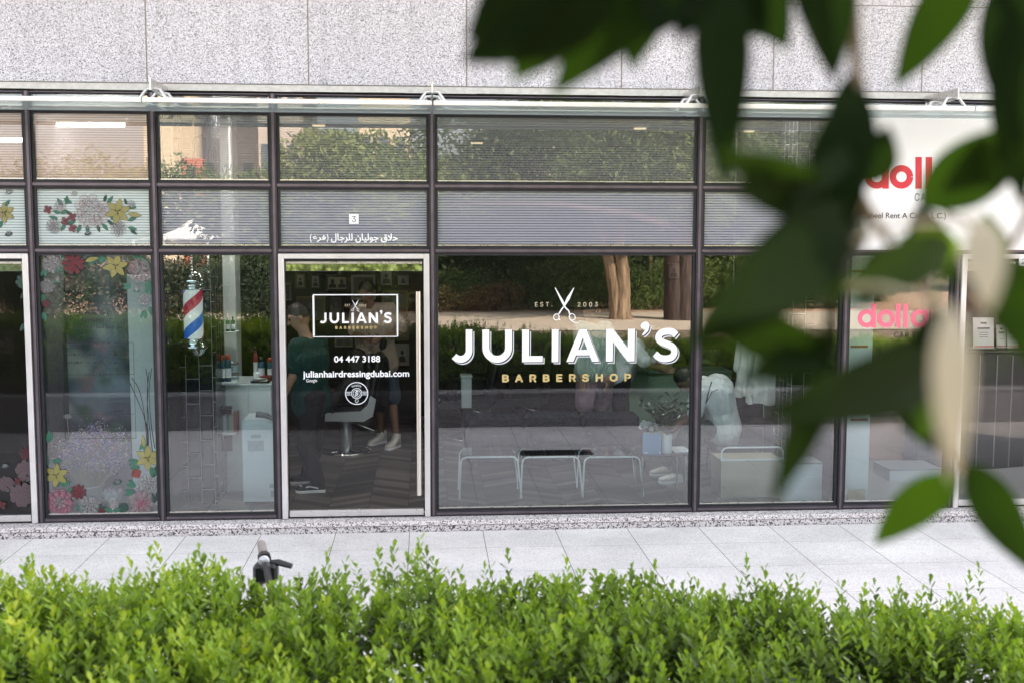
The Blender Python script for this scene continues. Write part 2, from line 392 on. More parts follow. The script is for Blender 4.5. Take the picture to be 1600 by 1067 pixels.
# granite panels
mb = MB()
jx = [P(px, 60, 0).x for px in (229, 481, 733, 966, 1211, 1441)]
step = (jx[-1]-jx[0])/5
xs = [jx[0]+step*k for k in range(-4, 11)]
zr = [ZT+.055, P(1400, 11, 0).z, P(1400, 11, 0).z+1.05]
while zr[-1] < 10: zr.append(zr[-1]+1.05)
for i in range(len(xs)-1):
    for k in range(len(zr)-1):
        mb.box(xs[i]+.0048, xs[i+1]-.0048, -.02, .03, zr[k]+.0035, zr[k+1]-.0035, 0, .003)
mb.build('wall', GRAN, bld)['label'] = 'pale speckled granite cladding panels above the shopfront'
mb = MB(); mb.box(xs[0], xs[-1], -.0175, .03, zr[0], zr[0]+.0001+zr[-1]-zr[0]); mb.build('joint_backing', M('joint sealant', (.25, .22, .20), .8), bld)
mb = MB(); mb.box(xs[0], xs[-1], .031, .25, ZT, zr[-1]); mb.box(xs[0], xs[0]+.2, .251, 8, -.02, zr[-1]); mb.box(xs[-1]-.2, xs[-1], .251, 8, -.02, zr[-1]); mb.box(xs[0], xs[-1], 8.001, 8.2, -.02, zr[-1])
mb.build('carcass', M('concrete', (.33, .32, .31), .9, 0, .2, 3), bld)
mb = MB(); mb.box(xs[0], xs[-1], .0, 8.2, zr[-1]+.001, zr[-1]+.25); mb.build('roof', MATS['concrete'], bld)
mb = MB(); n0 = 60                                          # rough concrete band under the granite
for i in range(n0):
    x0 = xs[0]+(xs[-1]-xs[0])*i/n0; x1 = xs[0]+(xs[-1]-xs[0])*(i+1)/n0
    mb.box(x0, x1, -.012-.002*rnd.random(), .03, ZT+.004*rnd.random(), ZT+.053)
mb.build('cornice', M('rough mortar band', (.60, .57, .53), .9, 0, .25, 30, .8, 90), bld)
# granite step
mb = MB(); mb.box(-12, 14, -.15, .20, .052, ZB-.003, 0, .004); mb.build('step_slab', STEPG, bld)
mb = MB(); mb.box(-12, 14, -.138, .2, -.01, .0475); mb.build('step_riser', granite('riser granite', (.06, .05, .055), (.36, .33, .345), (.68, .64, .655), 95), bld)
# mullions and transoms
zt_top = ZT-.012
for i, x in enumerate(MX[:-1]):
    top = zt_top if i not in (7,) else ZL-.027
    mb = MB(); mb.box(x-.0235, x+.0235, -.016, .10, ZB, top, 0, .004); mb.box(x-.010, x+.010, -.0205, -.0155, ZB+.002, top-.002, 1, .002)
    mb.build('mullion', [FRAME, FRAMEL], bld)
def transom(x0, x1, z, h=.046, nm='transom'):
    mb = MB(); mb.box(x0+.025, x1-.025, -.010, .095, z-h/2, z+h/2, 0, .004); mb.box(x0+.025, x1-.025, -.0135, -.0095, z-h*.22, z+h*.22, 1, .001); mb.build(nm, [FRAME, FRAMEL], bld)
for i in range(len(MX)-1):
    x0, x1 = MX[i], MX[i+1]
    if i not in (7,):
        x1b = MX[8] if i == 6 else x1
        if i < 6: transom(x0, x1, ZU)
        if i == 6: transom(MX[6], MX[8]+.03, ZL)
        else: transom(x0, x1, ZL)
        transom(x0, x1b, ZA+.012, .034); transom(x0, x1b, zt_top-.008, .014)
        if i not in (0, 3): transom(x0, x1, ZB+.021, .042, 'sill')
def window(x0, x1, z0, z1, gm, label=None, fr=.024, gl=None):
    mb = MB(); a = x0+.0255; b = x1-.0255
    mb.box(a, a+fr, .004, .06, z0, z1); mb.box(b-fr, b, .004, .06, z0, z1); mb.box(a+fr, b-fr, .004, .06, z0, z0+fr*.7); mb.box(a+fr, b-fr, .004, .06, z1-fr*.8, z1)
    w = mb.build('window', BLACK, bld)
    if label: w['label'] = label
    mb = MB(); mb.add([(a+fr*.8, .03, z0+.01), (b-fr*.8, .03, z0+.01), (b-fr*.8, .03, z1-.01), (a+fr*.8, .03, z1-.01)], [(0, 1, 2, 3)])
    # a thin bright bead along the foot of the glass
    p = mb.build('pane', gm, w)
    if gl: p['label'] = gl
    mb = MB(); mb.box(a+fr, b-fr, .018, .042, z0+fr*.7+.001, z0+fr*.7+.011); mb.build('bead', STEEL, w)
    return w
zb1 = ZB+.0425
RZ = [(zb1, ZL-.0235), (ZL+.0235, ZU-.0235), (ZU+.0235, ZA-.0055), (ZA+.0295, zt_top-.0155)]
lowlab = {1: 'tall window of the flower shop with flower stickers', 2: 'tall window with the barber pole behind it', 4: 'wide tinted window with the large white shop name', 5: 'tall tinted window beside the wide one', 6: 'window of the car rental shop'}
for i in range(7):
    for r, (z0, z1) in enumerate(RZ):
        if r == 0 and i in (0, 3): continue
        if i == 6 and r in (1, 2): continue
        x1 = MX[8] if (i == 6 and r == 3) else MX[i+1]
        gm = GLASS
        if r == 1: gm = FILMW if i < 2 else FILMG
        if r == 2: gm = FILMP if i < 2 else FILMU
        window(MX[i], x1, z0, z1, gm, lowlab.get(i) if r == 0 else {1: 'ribbed frosted window in the middle row', 2: 'ribbed upper window under the canopy', 3: 'narrow clerestory window above the canopy'}[r], fr=.008 if r == 3 else .020)
# doors
def door(x0, x1, label, hx=None, hz=(None, None)):
    d = MB(); w = .045; zt = ZL-.0255; y0, y1 = -.034, .055
    d.box(x0, x0+w, y0, y1, ZB+.001, zt, 0, .003); d.box(x1-w, x1, y0, y1, ZB+.001, zt, 0, .003); d.box(x0+w, x1-w, y0, y1, zt-.04, zt, 0, .003)
    dr = d.build('door', DOORF, bld); dr['label'] = label
    m = MB(); m.box(x0+w, x1-w, -.004, .05, zt-.062, zt-.041); m.build('gap', BLACK, dr)
    m = MB(); m.box(x0+w+.012, x1-w-.012, -.012, .03, zt-.082, zt-.064, 0, .002)
    for k in range(5): m.lathe((x0+.09+(x1-x0-.18)*k/4, -.0122, zt-.073), [(0, .0), (.004, .0), (.004, -.001), (0, -.001)][::-1], 8, 0, 'y')
    m.build('clamp_rail', STEEL, dr)
    m = MB(); m.box(x0+w+.012, x1-w-.012, -.006, .03, zt-.140, zt-.084, 0, .001); m.build('header', POLISH, dr)
    m = MB(); m.add([(x0+w+.014, .012, ZB+.068), (x1-w-.014, .012, ZB+.068), (x1-w-.014, .012, zt-.14), (x0+w+.014, .012, zt-.14)], [(0, 1, 2, 3)]); m.build('pane', DOORG, dr)
    m = MB(); m.box(x0+w+.012, x1-w-.012, -.012, .036, ZB+.014, ZB+.066, 0, .002); m.build('bottom_rail', M('door rail steel', (.72, .70, .69), .3, .8, .12, 14), dr)
    m = MB(); m.box(x0+w, x1-w, -.002, .05, ZB+.001, ZB+.013); m.build('threshold', BLACK, dr)
    if hx is not None:
        m = MB(); m.tube([(hx, -.075, hz[0]), (hx, -.075, hz[1])], .0185, 16)
        for z in (hz[0]+.12, hz[1]-.12): m.tube([(hx, -.075, z), (hx, .011, z)], .010, 10)
        m.build('handle', M('satin pull handle', (.80, .74, .66), .30, .85), dr)
    return dr
HX = P(654, 600, -.075).x
door(MX[3]+.026, MX[4]-.026, 'glass door of the barber shop with a tall steel pull handle', HX, (P(654, 773, -.075).z, P(654, 456, -.075).z))
door(MX[0]+.026, MX[1]-.026, 'dark glass door of the flower shop at the left edge')
door(MX[7]+.026, MX[8]-.026, 'glass door of the car rental shop at the right edge')

# ------------------------------------------------------------ glass canopy with steel spider brackets
CY = -.86; ZC = P(675, 163, CY).z
can = thing('glass_canopy', 'long flat glass canopy with a steel edge above the shop windows', 'canopy', (0, 0, ZA))
def frosted():
    m, nd, ln, bs = node_mat('frosted canopy glass'); out = nd['Material Output']; bs.inputs['Base Color'].default_value = (.66, .72, .71, 1); bs.inputs['Roughness'].default_value = .3
    t = nd.new('ShaderNodeBsdfTransparent'); t.inputs[0].default_value = (.88, .95, .94, 1); mx = nd.new('ShaderNodeMixShader'); mx.inputs[0].default_value = .38; ln.new(t.outputs[0], mx.inputs[1]); ln.new(bs.outputs[0], mx.inputs[2]); ln.new(mx.outputs[0], out.inputs[0]); return m
frost = frosted()
def cz(y): return ZA+(ZC-ZA)*(y/CY)
cuts = [-9.2]+[P(px, 165, CY).x for px in (222, 676, 1108, 1522)]; cuts += [cuts[-1]+2.2, cuts[-1]+4.4]
for i in range(len(cuts)-1):
    mb = MB(); a, b = cuts[i]+.006, cuts[i+1]-.006
    mb.add([(a, -.018, cz(0)), (b, -.018, cz(0)), (b, CY, cz(CY)), (a, CY, cz(CY)), (a, -.018, cz(0)+.015), (b, -.018, cz(0)+.015), (b, CY, cz(CY)+.015), (a, CY, cz(CY)+.015)],
           [(0, 3, 2, 1), (4, 5, 6, 7), (0, 1, 5, 4), (2, 3, 7, 6), (1, 2, 6, 5), (3, 0, 4, 7)])
    mb.build('glass_sheet', frost, can)
    mb = MB(); mb.box(a, b, CY-.03, CY-.001, cz(CY)-.012, cz(CY)+.022, 0, .004); mb.build('edge_channel', M('edge channel steel', (.78, .76, .73), .32, .55, .25, 6), can)
for x in cuts[1:5]:
    mb = MB(); pts = [(-.021, .185), (-.021, .085), (-.60, .095), (-.60, .18)]
    t = .006
    mb.add([(x+s*t, y, cz(0)+z) for s in (-1, 1) for y, z in pts], [(0, 1, 2, 3), (7, 6, 5, 4), (0, 4, 5, 1), (1, 5, 6, 2), (2, 6, 7, 3), (3, 7, 4, 0)])
    br = mb.build('bracket', STEEL, can)
    for yy in (-.22, -.50):
        for s in (-1, 1):
            m = MB(); m.tube([(x+s*.007, yy, cz(0)+.115), (x+s*.05, yy-.01, cz(0)+.11), (x+s*.115, yy-.03, cz(yy)+.020)], [.012, .012, .014], 10)
            m.lathe((x+s*.115, yy-.03, cz(yy)+.0155), [(0, .012), (.022, .010), (.024, 0), (0, 0)][::-1], 12); m.build('spider_arm', STEEL, br)

# ------------------------------------------------------------ rooms behind the glass
XB0, XB1 = MX[2], MX[6]
def chevron():
    m, nd, ln, bs = node_mat('chevron planks'); co = coords(nd, ln); sx = nd.new('ShaderNodeSeparateXYZ'); ln.new(co, sx.inputs[0])
    W = .34; k = mathn(nd, ln, 'DIVIDE', mathn(nd, ln, 'ADD', sx.outputs['X'], 10.02), W); fk = mathn(nd, ln, 'FLOOR', k)
    t = mathn(nd, ln, 'PINGPONG', k, 1.0); v = mathn(nd, ln, 'ADD', mathn(nd, ln, 'DIVIDE', sx.outputs['Y'], .11), mathn(nd, ln, 'MULTIPLY', t, 1.9)); fv = mathn(nd, ln, 'FLOOR', v)
    cb = nd.new('ShaderNodeCombineXYZ'); ln.new(fk, cb.inputs[0]); ln.new(fv, cb.inputs[1]); w = nd.new('ShaderNodeTexWhiteNoise'); ln.new(cb.outputs[0], w.inputs['Vector'])
    r = ramp(nd, [(0, (.03, .027, .028)), (.5, (.075, .065, .062)), (1, (.18, .16, .145))]); ln.new(w.outputs['Value'], r.inputs[0])
    j = mathn(nd, ln, 'MINIMUM', mathn(nd, ln, 'FRACT', v), mathn(nd, ln, 'MULTIPLY', mathn(nd, ln, 'FRACT', k), 3)); jj = mathn(nd, ln, 'LESS_THAN', j, .05)
    mx = nd.new('ShaderNodeMix'); mx.data_type = 'RGBA'; ln.new(jj, mx.inputs['Factor']); ln.new(r.outputs[0], mx.inputs['A']); mx.inputs['B'].default_value = (.015, .013, .013, 1); ln.new(mx.outputs['Result'], bs.inputs['Base Color'])
    bs.inputs['Roughness'].default_value = .42; return m
def room(x0, x1, y1, wallm, floorm, ceilm, zc=3.54):
    a, b = x0+.051, x1-.051
    mb = MB(); mb.box(a, b, .20, y1, .0, FLOOR); mb.build('floor', floorm, bld)
    mb = MB(); mb.box(a, b, y1, y1+.1, 0, zc); mb.box(a-.05, a, .101, y1+.1, 0, zc); mb.box(b, b+.05, .101, y1+.1, 0, zc); mb.build('interior_wall', wallm, bld)
    mb = MB(); mb.box(a, b, .101, y1, zc, zc+.05); mb.build('ceiling', ceilm, bld)
DARKW = M('dark brown wall', (.018, .016, .015), .7, 0, .3, 4)
CEIL = M('grey ceiling', (.36, .35, .34), .8)
room(XB0, XB1, 5.2, DARKW, chevron(), CEIL)
room(MX[1], XB0, 3.0, M('mauve shop wall', (.16, .15, .17), .8, 0, .3, 3), M('grey floor tile', (.10, .10, .11), .4), CEIL)
room(MX[0], MX[1], 3.0, DARKW, M('dark floor tile', (.025, .022, .025), .5), CEIL)  # partition and dark finishes added to keep the left door dark
room(XB1, MX[8], 4.0, M('charcoal shop wall', (.05, .05, .055), .6, 0, .2, 3), M('pale grey floor', (.42, .41, .43), .35), CEIL)
# ------------------------------------------------------------ plants made of many small leaves
NPR = np.random.default_rng(11)
LEAF = np.array([(0, 0, 0), (.30, .42, .03), (.44, .74, .05), (0, 1, .02), (-.44, .74, .05), (-.30, .42, .03), (0, .40, -.05), (0, .74, -.04)])
LEAF_F = np.array([(0, 1, 6, 6), (1, 2, 7, 6), (2, 3, 7, 7), (0, 6, 5, 5), (6, 7, 4, 5), (7, 3, 4, 4)])
LEAF_T = np.array([(0, 1, 6), (1, 2, 7), (1, 7, 6), (2, 3, 7), (0, 6, 5), (6, 7, 5), (7, 4, 5), (7, 3, 4)])
QUAD = np.array([(0, 0, 0), (.42, .5, .06), (0, 1, 0), (-.42, .5, .06)]); QUAD_F = np.array([(0, 1, 2), (0, 2, 3)])
def place_leaves(pos, dirs, length, width, roll, simple=False):
    """leaf meshes at pos, growing along dirs"""
    T = QUAD if simple else LEAF; F = QUAD_F if simple else LEAF_T
    d = dirs/np.linalg.norm(dirs, axis=1, keepdims=True)
    ref = np.where(np.abs(d[:, 2:3]) > .95, np.array([[1., 0, 0]]), np.array([[0, 0, 1.]])); s = np.cross(d, ref); s /= np.linalg.norm(s, axis=1, keepdims=True); u = np.cross(s, d)
    c, sn = np.cos(roll)[:, None], np.sin(roll)[:, None]; s, u = s*c+u*sn, u*c-s*sn
    V = pos[:, None]+s[:, None]*(T[:, 0]*1)[None, :, None]*width[:, None, None]+d[:, None]*T[:, 1][None, :, None]*length[:, None, None]+u[:, None]*T[:, 2][None, :, None]*length[:, None, None]
    n = len(T); idx = (np.arange(len(pos))*n)[:, None, None]+F[None]
    return V.reshape(-1, 3), idx.reshape(-1, 3), n
def smooth_noise(x, y, seed, sc):
    g = np.random.default_rng(seed); out = 0
    for k in range(6):
        a, b, p = g.normal(size=2)*sc, g.normal(size=2)*sc, g.uniform(0, 6.3, 2)
        out = out+np.sin(a[0]*x+a[1]*y+p[0])*np.cos(b[0]*x+b[1]*y+p[1])
    return out/3.0
def hedge(name, label, x0, x1, y0, y1, zbase, ztop, dens, mat, stemmat, seed, fine=True, sprig=(.10, .18), fill=2600):
    g = np.random.default_rng(seed); ym, hw = (y0+y1)/2, (y1-y0)/2
    hd = thing(name, label, 'hedge', ((x0+x1)/2, ym, zbase))
    L = x1-x0
    def top(x, y):
        e = np.clip(np.abs(y-ym)/hw, 0, 1.15)
        return ztop(x)-.20*e**4+.06*smooth_noise(x, y, seed+1, 4.0)+.055*smooth_noise(x, y, seed+2, 11)
    n = int(dens*L*(y1-y0)); x = g.uniform(x0, x1, n); y = ym+hw*g.uniform(-1, 1, n); z = top(x, y)-g.exponential(.035, n)
    lean = np.stack([g.normal(0, .28, n), g.normal(0, .28, n)+.75*np.sign(y-ym)*(np.abs(y-ym)/hw)**3, np.ones(n)], 1)
    n2 = int(dens*1.3*L*.62)                                 # the two sides
    for sd in (-1, 1):
        xs_ = g.uniform(x0, x1, n2); h = g.uniform(0, 1, n2)**.8; tt = top(xs_, np.full(n2, ym+sd*hw)); zs_ = zbase+.18+(tt-zbase-.2)*h
        bulge = .06*smooth_noise(xs_, zs_*2, seed+5+sd, 4)-.10*(1-h)
        ys_ = ym+sd*(hw+bulge*.8)
        x = np.r_[x, xs_]; y = np.r_[y, ys_]; z = np.r_[z, zs_]
        lean = np.r_[lean, np.stack([g.normal(0, .4, n2), sd*(.9+g.normal(0, .25, n2)), .75+g.normal(0, .2, n2)], 1)]
    n3 = int(len(x)*.035)                                    # taller shoots on top
    x3 = g.uniform(x0, x1, n3); y3 = ym+hw*g.uniform(-.95, .95, n3); x = np.r_[x, x3]; y = np.r_[y, y3]; z = np.r_[z, top(x3, y3)+.035+np.minimum(g.exponential(.03, n3), .08)]
    lean = np.r_[lean, np.stack([g.normal(0, .12, n3), g.normal(0, .12, n3), np.ones(n3)], 1)]
    cut = ym-hw*(1-.42*np.clip(smooth_noise(x, x*0, seed+21, 2.4)-.12, 0, 1)); keep = ((y > cut) | (z < zbase+.3)) & ((smooth_noise(x, y*1.2+z*.8, seed+31, 6.5) > -.42+.12*g.normal(size=len(x))) | (np.arange(len(x)) >= len(x)-n3))   # uneven clipping on the garden side
    x, y, z, lean = x[keep], y[keep], z[keep], lean[keep]; n3 = min(n3, int(keep[-n3:].sum()))
    lean /= np.linalg.norm(lean, axis=1, keepdims=True); m = len(x)
    ln_ = g.uniform(*sprig, m); ln_[-n3:] *= 1.25; tip = np.stack([x, y, z], 1); root = tip-lean*ln_[:, None]
    patch = np.clip(.44+.26*smooth_noise(x, y, seed+9, 1.1)+.14*smooth_noise(x, y, seed+10, 7)+g.normal(0, .15, m), 0, 1)
    nl = 15; k = np.arange(nl)/(nl-1); ang = k*nl*2.399
    pr = root[:, None]+lean[:, None]*(ln_[:, None]*k[None])[..., None]
    s = np.cross(lean, np.array([0.31, .2, .93])); s /= np.linalg.norm(s, axis=1, keepdims=True); u = np.cross(s, lean)
    A = ang[None]+g.uniform(0, 6.3, m)[:, None]+g.normal(0, .25, (m, nl)); opn = (1.20-.72*k)[None]+g.normal(0, .12, (m, nl))
    dl = lean[:, None]*np.cos(opn)[..., None]+(s[:, None]*np.cos(A)[..., None]+u[:, None]*np.sin(A)[..., None])*np.sin(opn)[..., None]
    ll = (.046-.014*k)[None]*g.uniform(.75, 1.2, (m, nl))*(1+.0*k); ww = ll*.50
    pos = pr.reshape(-1, 3); tint = np.clip(patch[:, None]*.62+.36*k[None]-.03+g.normal(0, .05, (m, nl)), 0, 1)
    V, F, c = place_leaves(pos, dl.reshape(-1, 3), ll.ravel(), ww.ravel(), np.zeros(m*nl)+g.normal(0, .2, m*nl), not fine)
    tv = np.repeat(tint.ravel(), c)
    nf = int(fill*L)                                          # older inner leaves, coloured darker to deepen the shaded gaps
    px_ = g.uniform(x0, x1, nf); py_ = ym+(hw*.92)*g.uniform(-1, 1, nf); tz = top(px_, py_); pz = zbase+.14+(tz-.13-zbase-.14)*g.uniform(0, 1, nf)**.8
    di = g.normal(size=(nf, 3)); l2 = g.uniform(.035, .055, nf)
    V2, F2, c2 = place_leaves(np.stack([px_, py_, pz], 1), di, l2, l2*.5, g.uniform(0, 6.3, nf), True)
    np_mesh('foliage', np.r_[V, V2], np.r_[F, F2+len(V)], mat, hd, np.r_[tv, np.repeat(g.uniform(0, .14, nf), c2)])
    mb = MB(); r2 = random.Random(seed)
    for i in range(int(L*9)):
        bx, by = r2.uniform(x0, x1), ym+hw*r2.uniform(-.7, .7); p = Vector((bx, by, zbase)); pts = [p.copy()]
        for q in range(4): p = p+Vector((r2.uniform(-.09, .09), r2.uniform(-.09, .09), (ztop(bx)-zbase-.12)/4)); pts.append(p.copy())
        mb.tube(pts, [.012, .010, .008, .006, .003], 5)
    mb.build('stems', stemmat, hd)
    return hd
BARKD = M('brown stems', (.12, .08, .05), .9, 0, .4, 30)
HEDGEL = leaf_mat('hedge leaves', [(0, (.022, .040, .012)), (.22, (.095, .15, .024)), (.5, (.215, .335, .042)), (.8, (.38, .46, .055)), (1, (.54, .53, .06))], .38, .5, .25)
hedge('hedge', 'trimmed bright green hedge with upright sprigs along the bottom of the photo', -7.5, 8.5, -6.3, -4.98, .40, lambda x: 1.205-.040*np.clip(x, -3, 3.0)-.035*np.clip(x-.3, 0, 2.5)-.022*np.exp(-((x+.6)/.3)**2), 600, HEDGEL, BARKD, 3)

# ------------------------------------------------------------ garden and town behind the photographer, mirrored in the glass
def bark(name, lo, hi):
    m, nd, ln, bs = node_mat(name); co = coords(nd, ln); mp = nd.new('ShaderNodeMapping'); mp.inputs['Scale'].default_value = (16, 16, 2.2); ln.new(co, mp.inputs['Vector'])
    n = nd.new('ShaderNodeTexNoise'); n.inputs['Scale'].default_value = 1; n.inputs['Detail'].default_value = 7; n.inputs['Roughness'].default_value = .65; ln.new(mp.outputs[0], n.inputs['Vector'])
    r = ramp(nd, [(.34, lo), (.48, tuple((a+b)/2 for a, b in zip(lo, hi))), (.66, hi)]); ln.new(n.outputs['Fac'], r.inputs[0]); ln.new(r.outputs[0], bs.inputs['Base Color']); bs.inputs['Roughness'].default_value = .9
    b = nd.new('ShaderNodeBump'); b.inputs['Strength'].default_value = 1; b.inputs['Distance'].default_value = .05; ln.new(n.outputs['Fac'], b.inputs['Height']); ln.new(b.outputs[0], bs.inputs['Normal']); return m
BARK = bark('warm tree bark', (.10, .06, .035), (.42, .30, .19)); BARK2 = bark('dark tree bark', (.025, .016, .014), (.11, .075, .06))
TREEL = leaf_mat('garden leaves', [(0, (.045, .075, .026)), (.4, (.105, .155, .05)), (.75, (.18, .23, .075)), (1, (.27, .30, .11))], .3, .5, .3)
def crown(name, parent, centres, radii, nleaf, ll, seed, mat=TREEL):
    g = np.random.default_rng(seed); centres = np.asarray(centres, float); radii = np.asarray(radii, float)
    w = radii.prod(1); w /= w.sum(); ci = g.choice(len(centres), nleaf, p=w)
    d = g.normal(size=(nleaf, 3)); d /= np.linalg.norm(d, axis=1, keepdims=True); r = g.uniform(.25, 1, nleaf)**.45*(1+g.normal(0, .08, nleaf))
    pos = centres[ci]+d*r[:, None]*radii[ci]; dirs = d*.7+g.normal(size=(nleaf, 3))*.7-np.array([0, 0, .35]); L = g.uniform(.6, 1.3, nleaf)*ll
    V, F, c = place_leaves(pos, dirs, L, L*.42, g.uniform(0, 6.3, nleaf), True)
    tint = np.clip(.45+.22*g.normal(size=len(centres))[ci]+g.normal(0, .16, nleaf), 0, 1)
    return np_mesh(name, V, F, mat, parent, np.repeat(tint, c))
def tree(name, label, x, y, h, cr, seed, bark=BARK2, trunk=.16, n=16000, ll=.17, low=.3, forks=None, z0=TER, group='trees of the garden behind the hedge'):
    r2 = random.Random(seed); t = thing(name, label, 'tree', (x, y, z0), group)
    mb = MB(); fr = forks or [[(0, 0, 0), (.05, .02, h*.25), (-.03, .05, h*.5), (.08, 0, h*.8)]]
    for f in fr:
        k = len(f); pts = [Vector((x+p[0], y+p[1], z0+p[2]-.05)) for p in f]
        dense = []
        for i in range(k-1):
            for q in range(4): dense.append(pts[i].lerp(pts[i+1], q/4)+Vector((r2.uniform(-1, 1), r2.uniform(-1, 1), 0))*trunk*.08)
        dense.append(pts[-1]); m = len(dense)
        mb.tube(dense, [trunk*(1.25 if i == 0 else 1)*(1-.75*i/(m-1)) for i in range(m)], 11)
    for i in range(7):
        b = Vector((x, y, z0+h*r2.uniform(max(low, .3)+.1, .7))); e = b+Vector((r2.uniform(-1, 1)*cr, r2.uniform(-1, .2)*cr, r2.uniform(.2, .6)*cr))*.6
        mb.tube([b, b.lerp(e, .5)+Vector((0, 0, .12)), e], [trunk*.35, trunk*.22, trunk*.06], 6)
    mb.build('trunk', bark, t)
    cs, rs = [], []
    for i in range(11):
        a = r2.uniform(0, 6.28); q = cr*r2.uniform(.1, .75); cs.append((x+q*math.cos(a), y+q*math.sin(a), z0+h*r2.uniform(low+.1, .92))); s = cr*r2.uniform(.35, .6); rs.append((s, s, s*r2.uniform(.6, .9)))
    crown('crown', t, cs, rs, n, ll, seed)
    return t
pa = RF(965, 505, 12.2); pa.z = TER
tree('garden_tree', 'sunlit pale forked tree trunk mirrored in the wide window', pa.x, pa.y, 5.2, 2.1, 21, BARK, .17, 15000, .15, .26,
     [[(.03, 0, 0), (-.06, .02, .7), (-.22, .03, 1.35), (-.42, .05, 2.0), (-.6, 0, 3.6)], [(.10, .05, 0), (.08, .06, .8), (.02, .07, 1.5), (.04, .1, 2.2), (.3, .1, 3.8)]])
pb = RF(1058, 512, 12.0); pb.z = TER
for k, (px, py, d, tr, lb) in enumerate([(1012, 447, 16.0, .055, 'slim pale stem mirrored between the two big trunks'), (1022, 447, 16.3, .05, 'second slim pale stem mirrored close beside the first'), (1155, 445, 16.5, .075, 'slender sunlit trunk mirrored in the tall window next to the wide one')]):
    p = RF(px, py, d)
    tree('garden_tree', lb, p.x, p.y, 4.6, 1.5, 31+k, BARK, tr, 9000, .15, .3)
for k, (x, y, h, c, lb) in enumerate([(-2.9, -15.6, 3.7, 1.9, 'bushy garden tree mirrored above the barber door'), (-.4, -16.4, 4.0, 2.2, 'rounded garden tree mirrored over the left half of the wide window'), (1.9, -17.3, 4.3, 2.2, 'bushy tree mirrored above the centre of the wide window'),
        (4.6, -18.2, 4.9, 2.3, 'tall bushy tree mirrored above the forked trunk'), (7.4, -17.0, 4.9, 2.3, 'bushy tree mirrored above the tall right window'), (10.2, -17.5, 4.6, 2.4, 'tree mirrored at the far right behind the signboard'), (-.9, -13.4, 2.6, 1.1, 'small shrubby tree mirrored at the left edge of the wide window')]):
    tree('garden_tree', lb, x, y, h, c, 41+k, BARK2, .075, 20000, .16, .06)
SHRUBL = leaf_mat('shrub leaves', [(0, (.04, .075, .02)), (.5, (.10, .16, .04)), (.85, (.19, .23, .07)), (1, (.30, .28, .11))], .2, .5, .3)
DRYL = leaf_mat('dry shrub leaves', [(0, (.10, .06, .03)), (.5, (.26, .17, .09)), (1, (.36, .30, .12))], .2, .6, .2)
EVERG = leaf_mat('evergreen leaves', [(0, (.018, .030, .018)), (.5, (.045, .075, .04)), (1, (.09, .12, .05))], .2, .5, .3)
def shrub(x, y, rx, ry, h, seed, label, mat, n=5200):
    t = thing('garden_shrub', label, 'shrub', (x, y, TER), 'shrubs along the garden path'); r2 = random.Random(seed); cs, rs = [], []
    for i in range(8): cs.append((x+rx*r2.uniform(-.6, .6), y+ry*r2.uniform(-.5, .5), TER+h*r2.uniform(.3, .62))); rs.append((rx*.5, ry*.5, h*.36))
    crown('foliage', t, cs, rs, n, .075, seed, mat)
    mb = MB()
    for i in range(6): mb.tube([(x+r2.uniform(-.1, .1), y, TER-.02), (x+rx*r2.uniform(-.4, .4), y+r2.uniform(-.2, .2), TER+h*.5)], [.015, .006], 5)
    mb.build('stems', BARKD, t)
sh = [(-3.4, -15.0, .9, .6, .7, 0), (-1.9, -14.9, .8, .5, .75, 0), (-.3, -14.9, .9, .6, .6, 1), (.6, -15.0, .8, .5, .75, 0), (1.5, -14.8, .7, .5, .55, 1), (2.6, -14.9, .9, .6, .85, 0), (3.5, -15.2, .9, .7, .95, 0), (4.5, -15.1, .9, .7, .95, 0), (5.5, -15.1, .9, .7, .95, 0), (6.6, -15.3, 1.0, .7, 1.0, 0), (8.0, -15.2, 1.0, .7, 1.05, 0), (9.5, -15.2, 1.0, .7, 1.0, 0)]
words = ['first', 'second', 'third', 'fourth', 'fifth', 'sixth', 'seventh', 'eighth', 'ninth', 'tenth', 'eleventh', 'twelfth']
for k, (x, y, rx, ry, h, dry) in enumerate(sh):
    shrub(x, y+.1, rx*1.15, ry*1.2, h*1.25, 60+k, ('brownish dry low shrub' if dry else 'green leafy low shrub')+' mirrored beyond the path, %s along from the left' % words[k], DRYL if dry else SHRUBL)
for k, (x, h, w_) in enumerate([(-2.6, 2.0, 'first'), (-1.2, 2.3, 'second'), (.3, 2.2, 'third'), (1.7, 2.5, 'fourth'), (3.1, 2.6, 'fifth'), (4.6, 2.5, 'sixth'), (6.1, 2.6, 'seventh'), (7.7, 2.5, 'eighth'), (9.3, 2.6, 'ninth')]):
    shrub(x, -16.4, 1.15, .8, h, 80+k, 'tall dense shrub mirrored behind the low ones, %s from the left' % w_, TREEL, 9000)
for k, (x, h, w_) in enumerate([(-9.2, 1.5, 'first'), (-8.0, 1.55, 'second'), (-6.8, 1.5, 'third'), (-5.6, 1.5, 'fourth'), (-4.5, 1.45, 'fifth'), (-3.5, 1.35, 'sixth'), (-2.6, 1.1, 'seventh')]):
    shrub(x, -10.6-.25*(k % 2), .95, .7, h, 100+k, 'dark evergreen shrub mirrored at the left before the tents, %s from the left' % w_, EVERG, 6500)
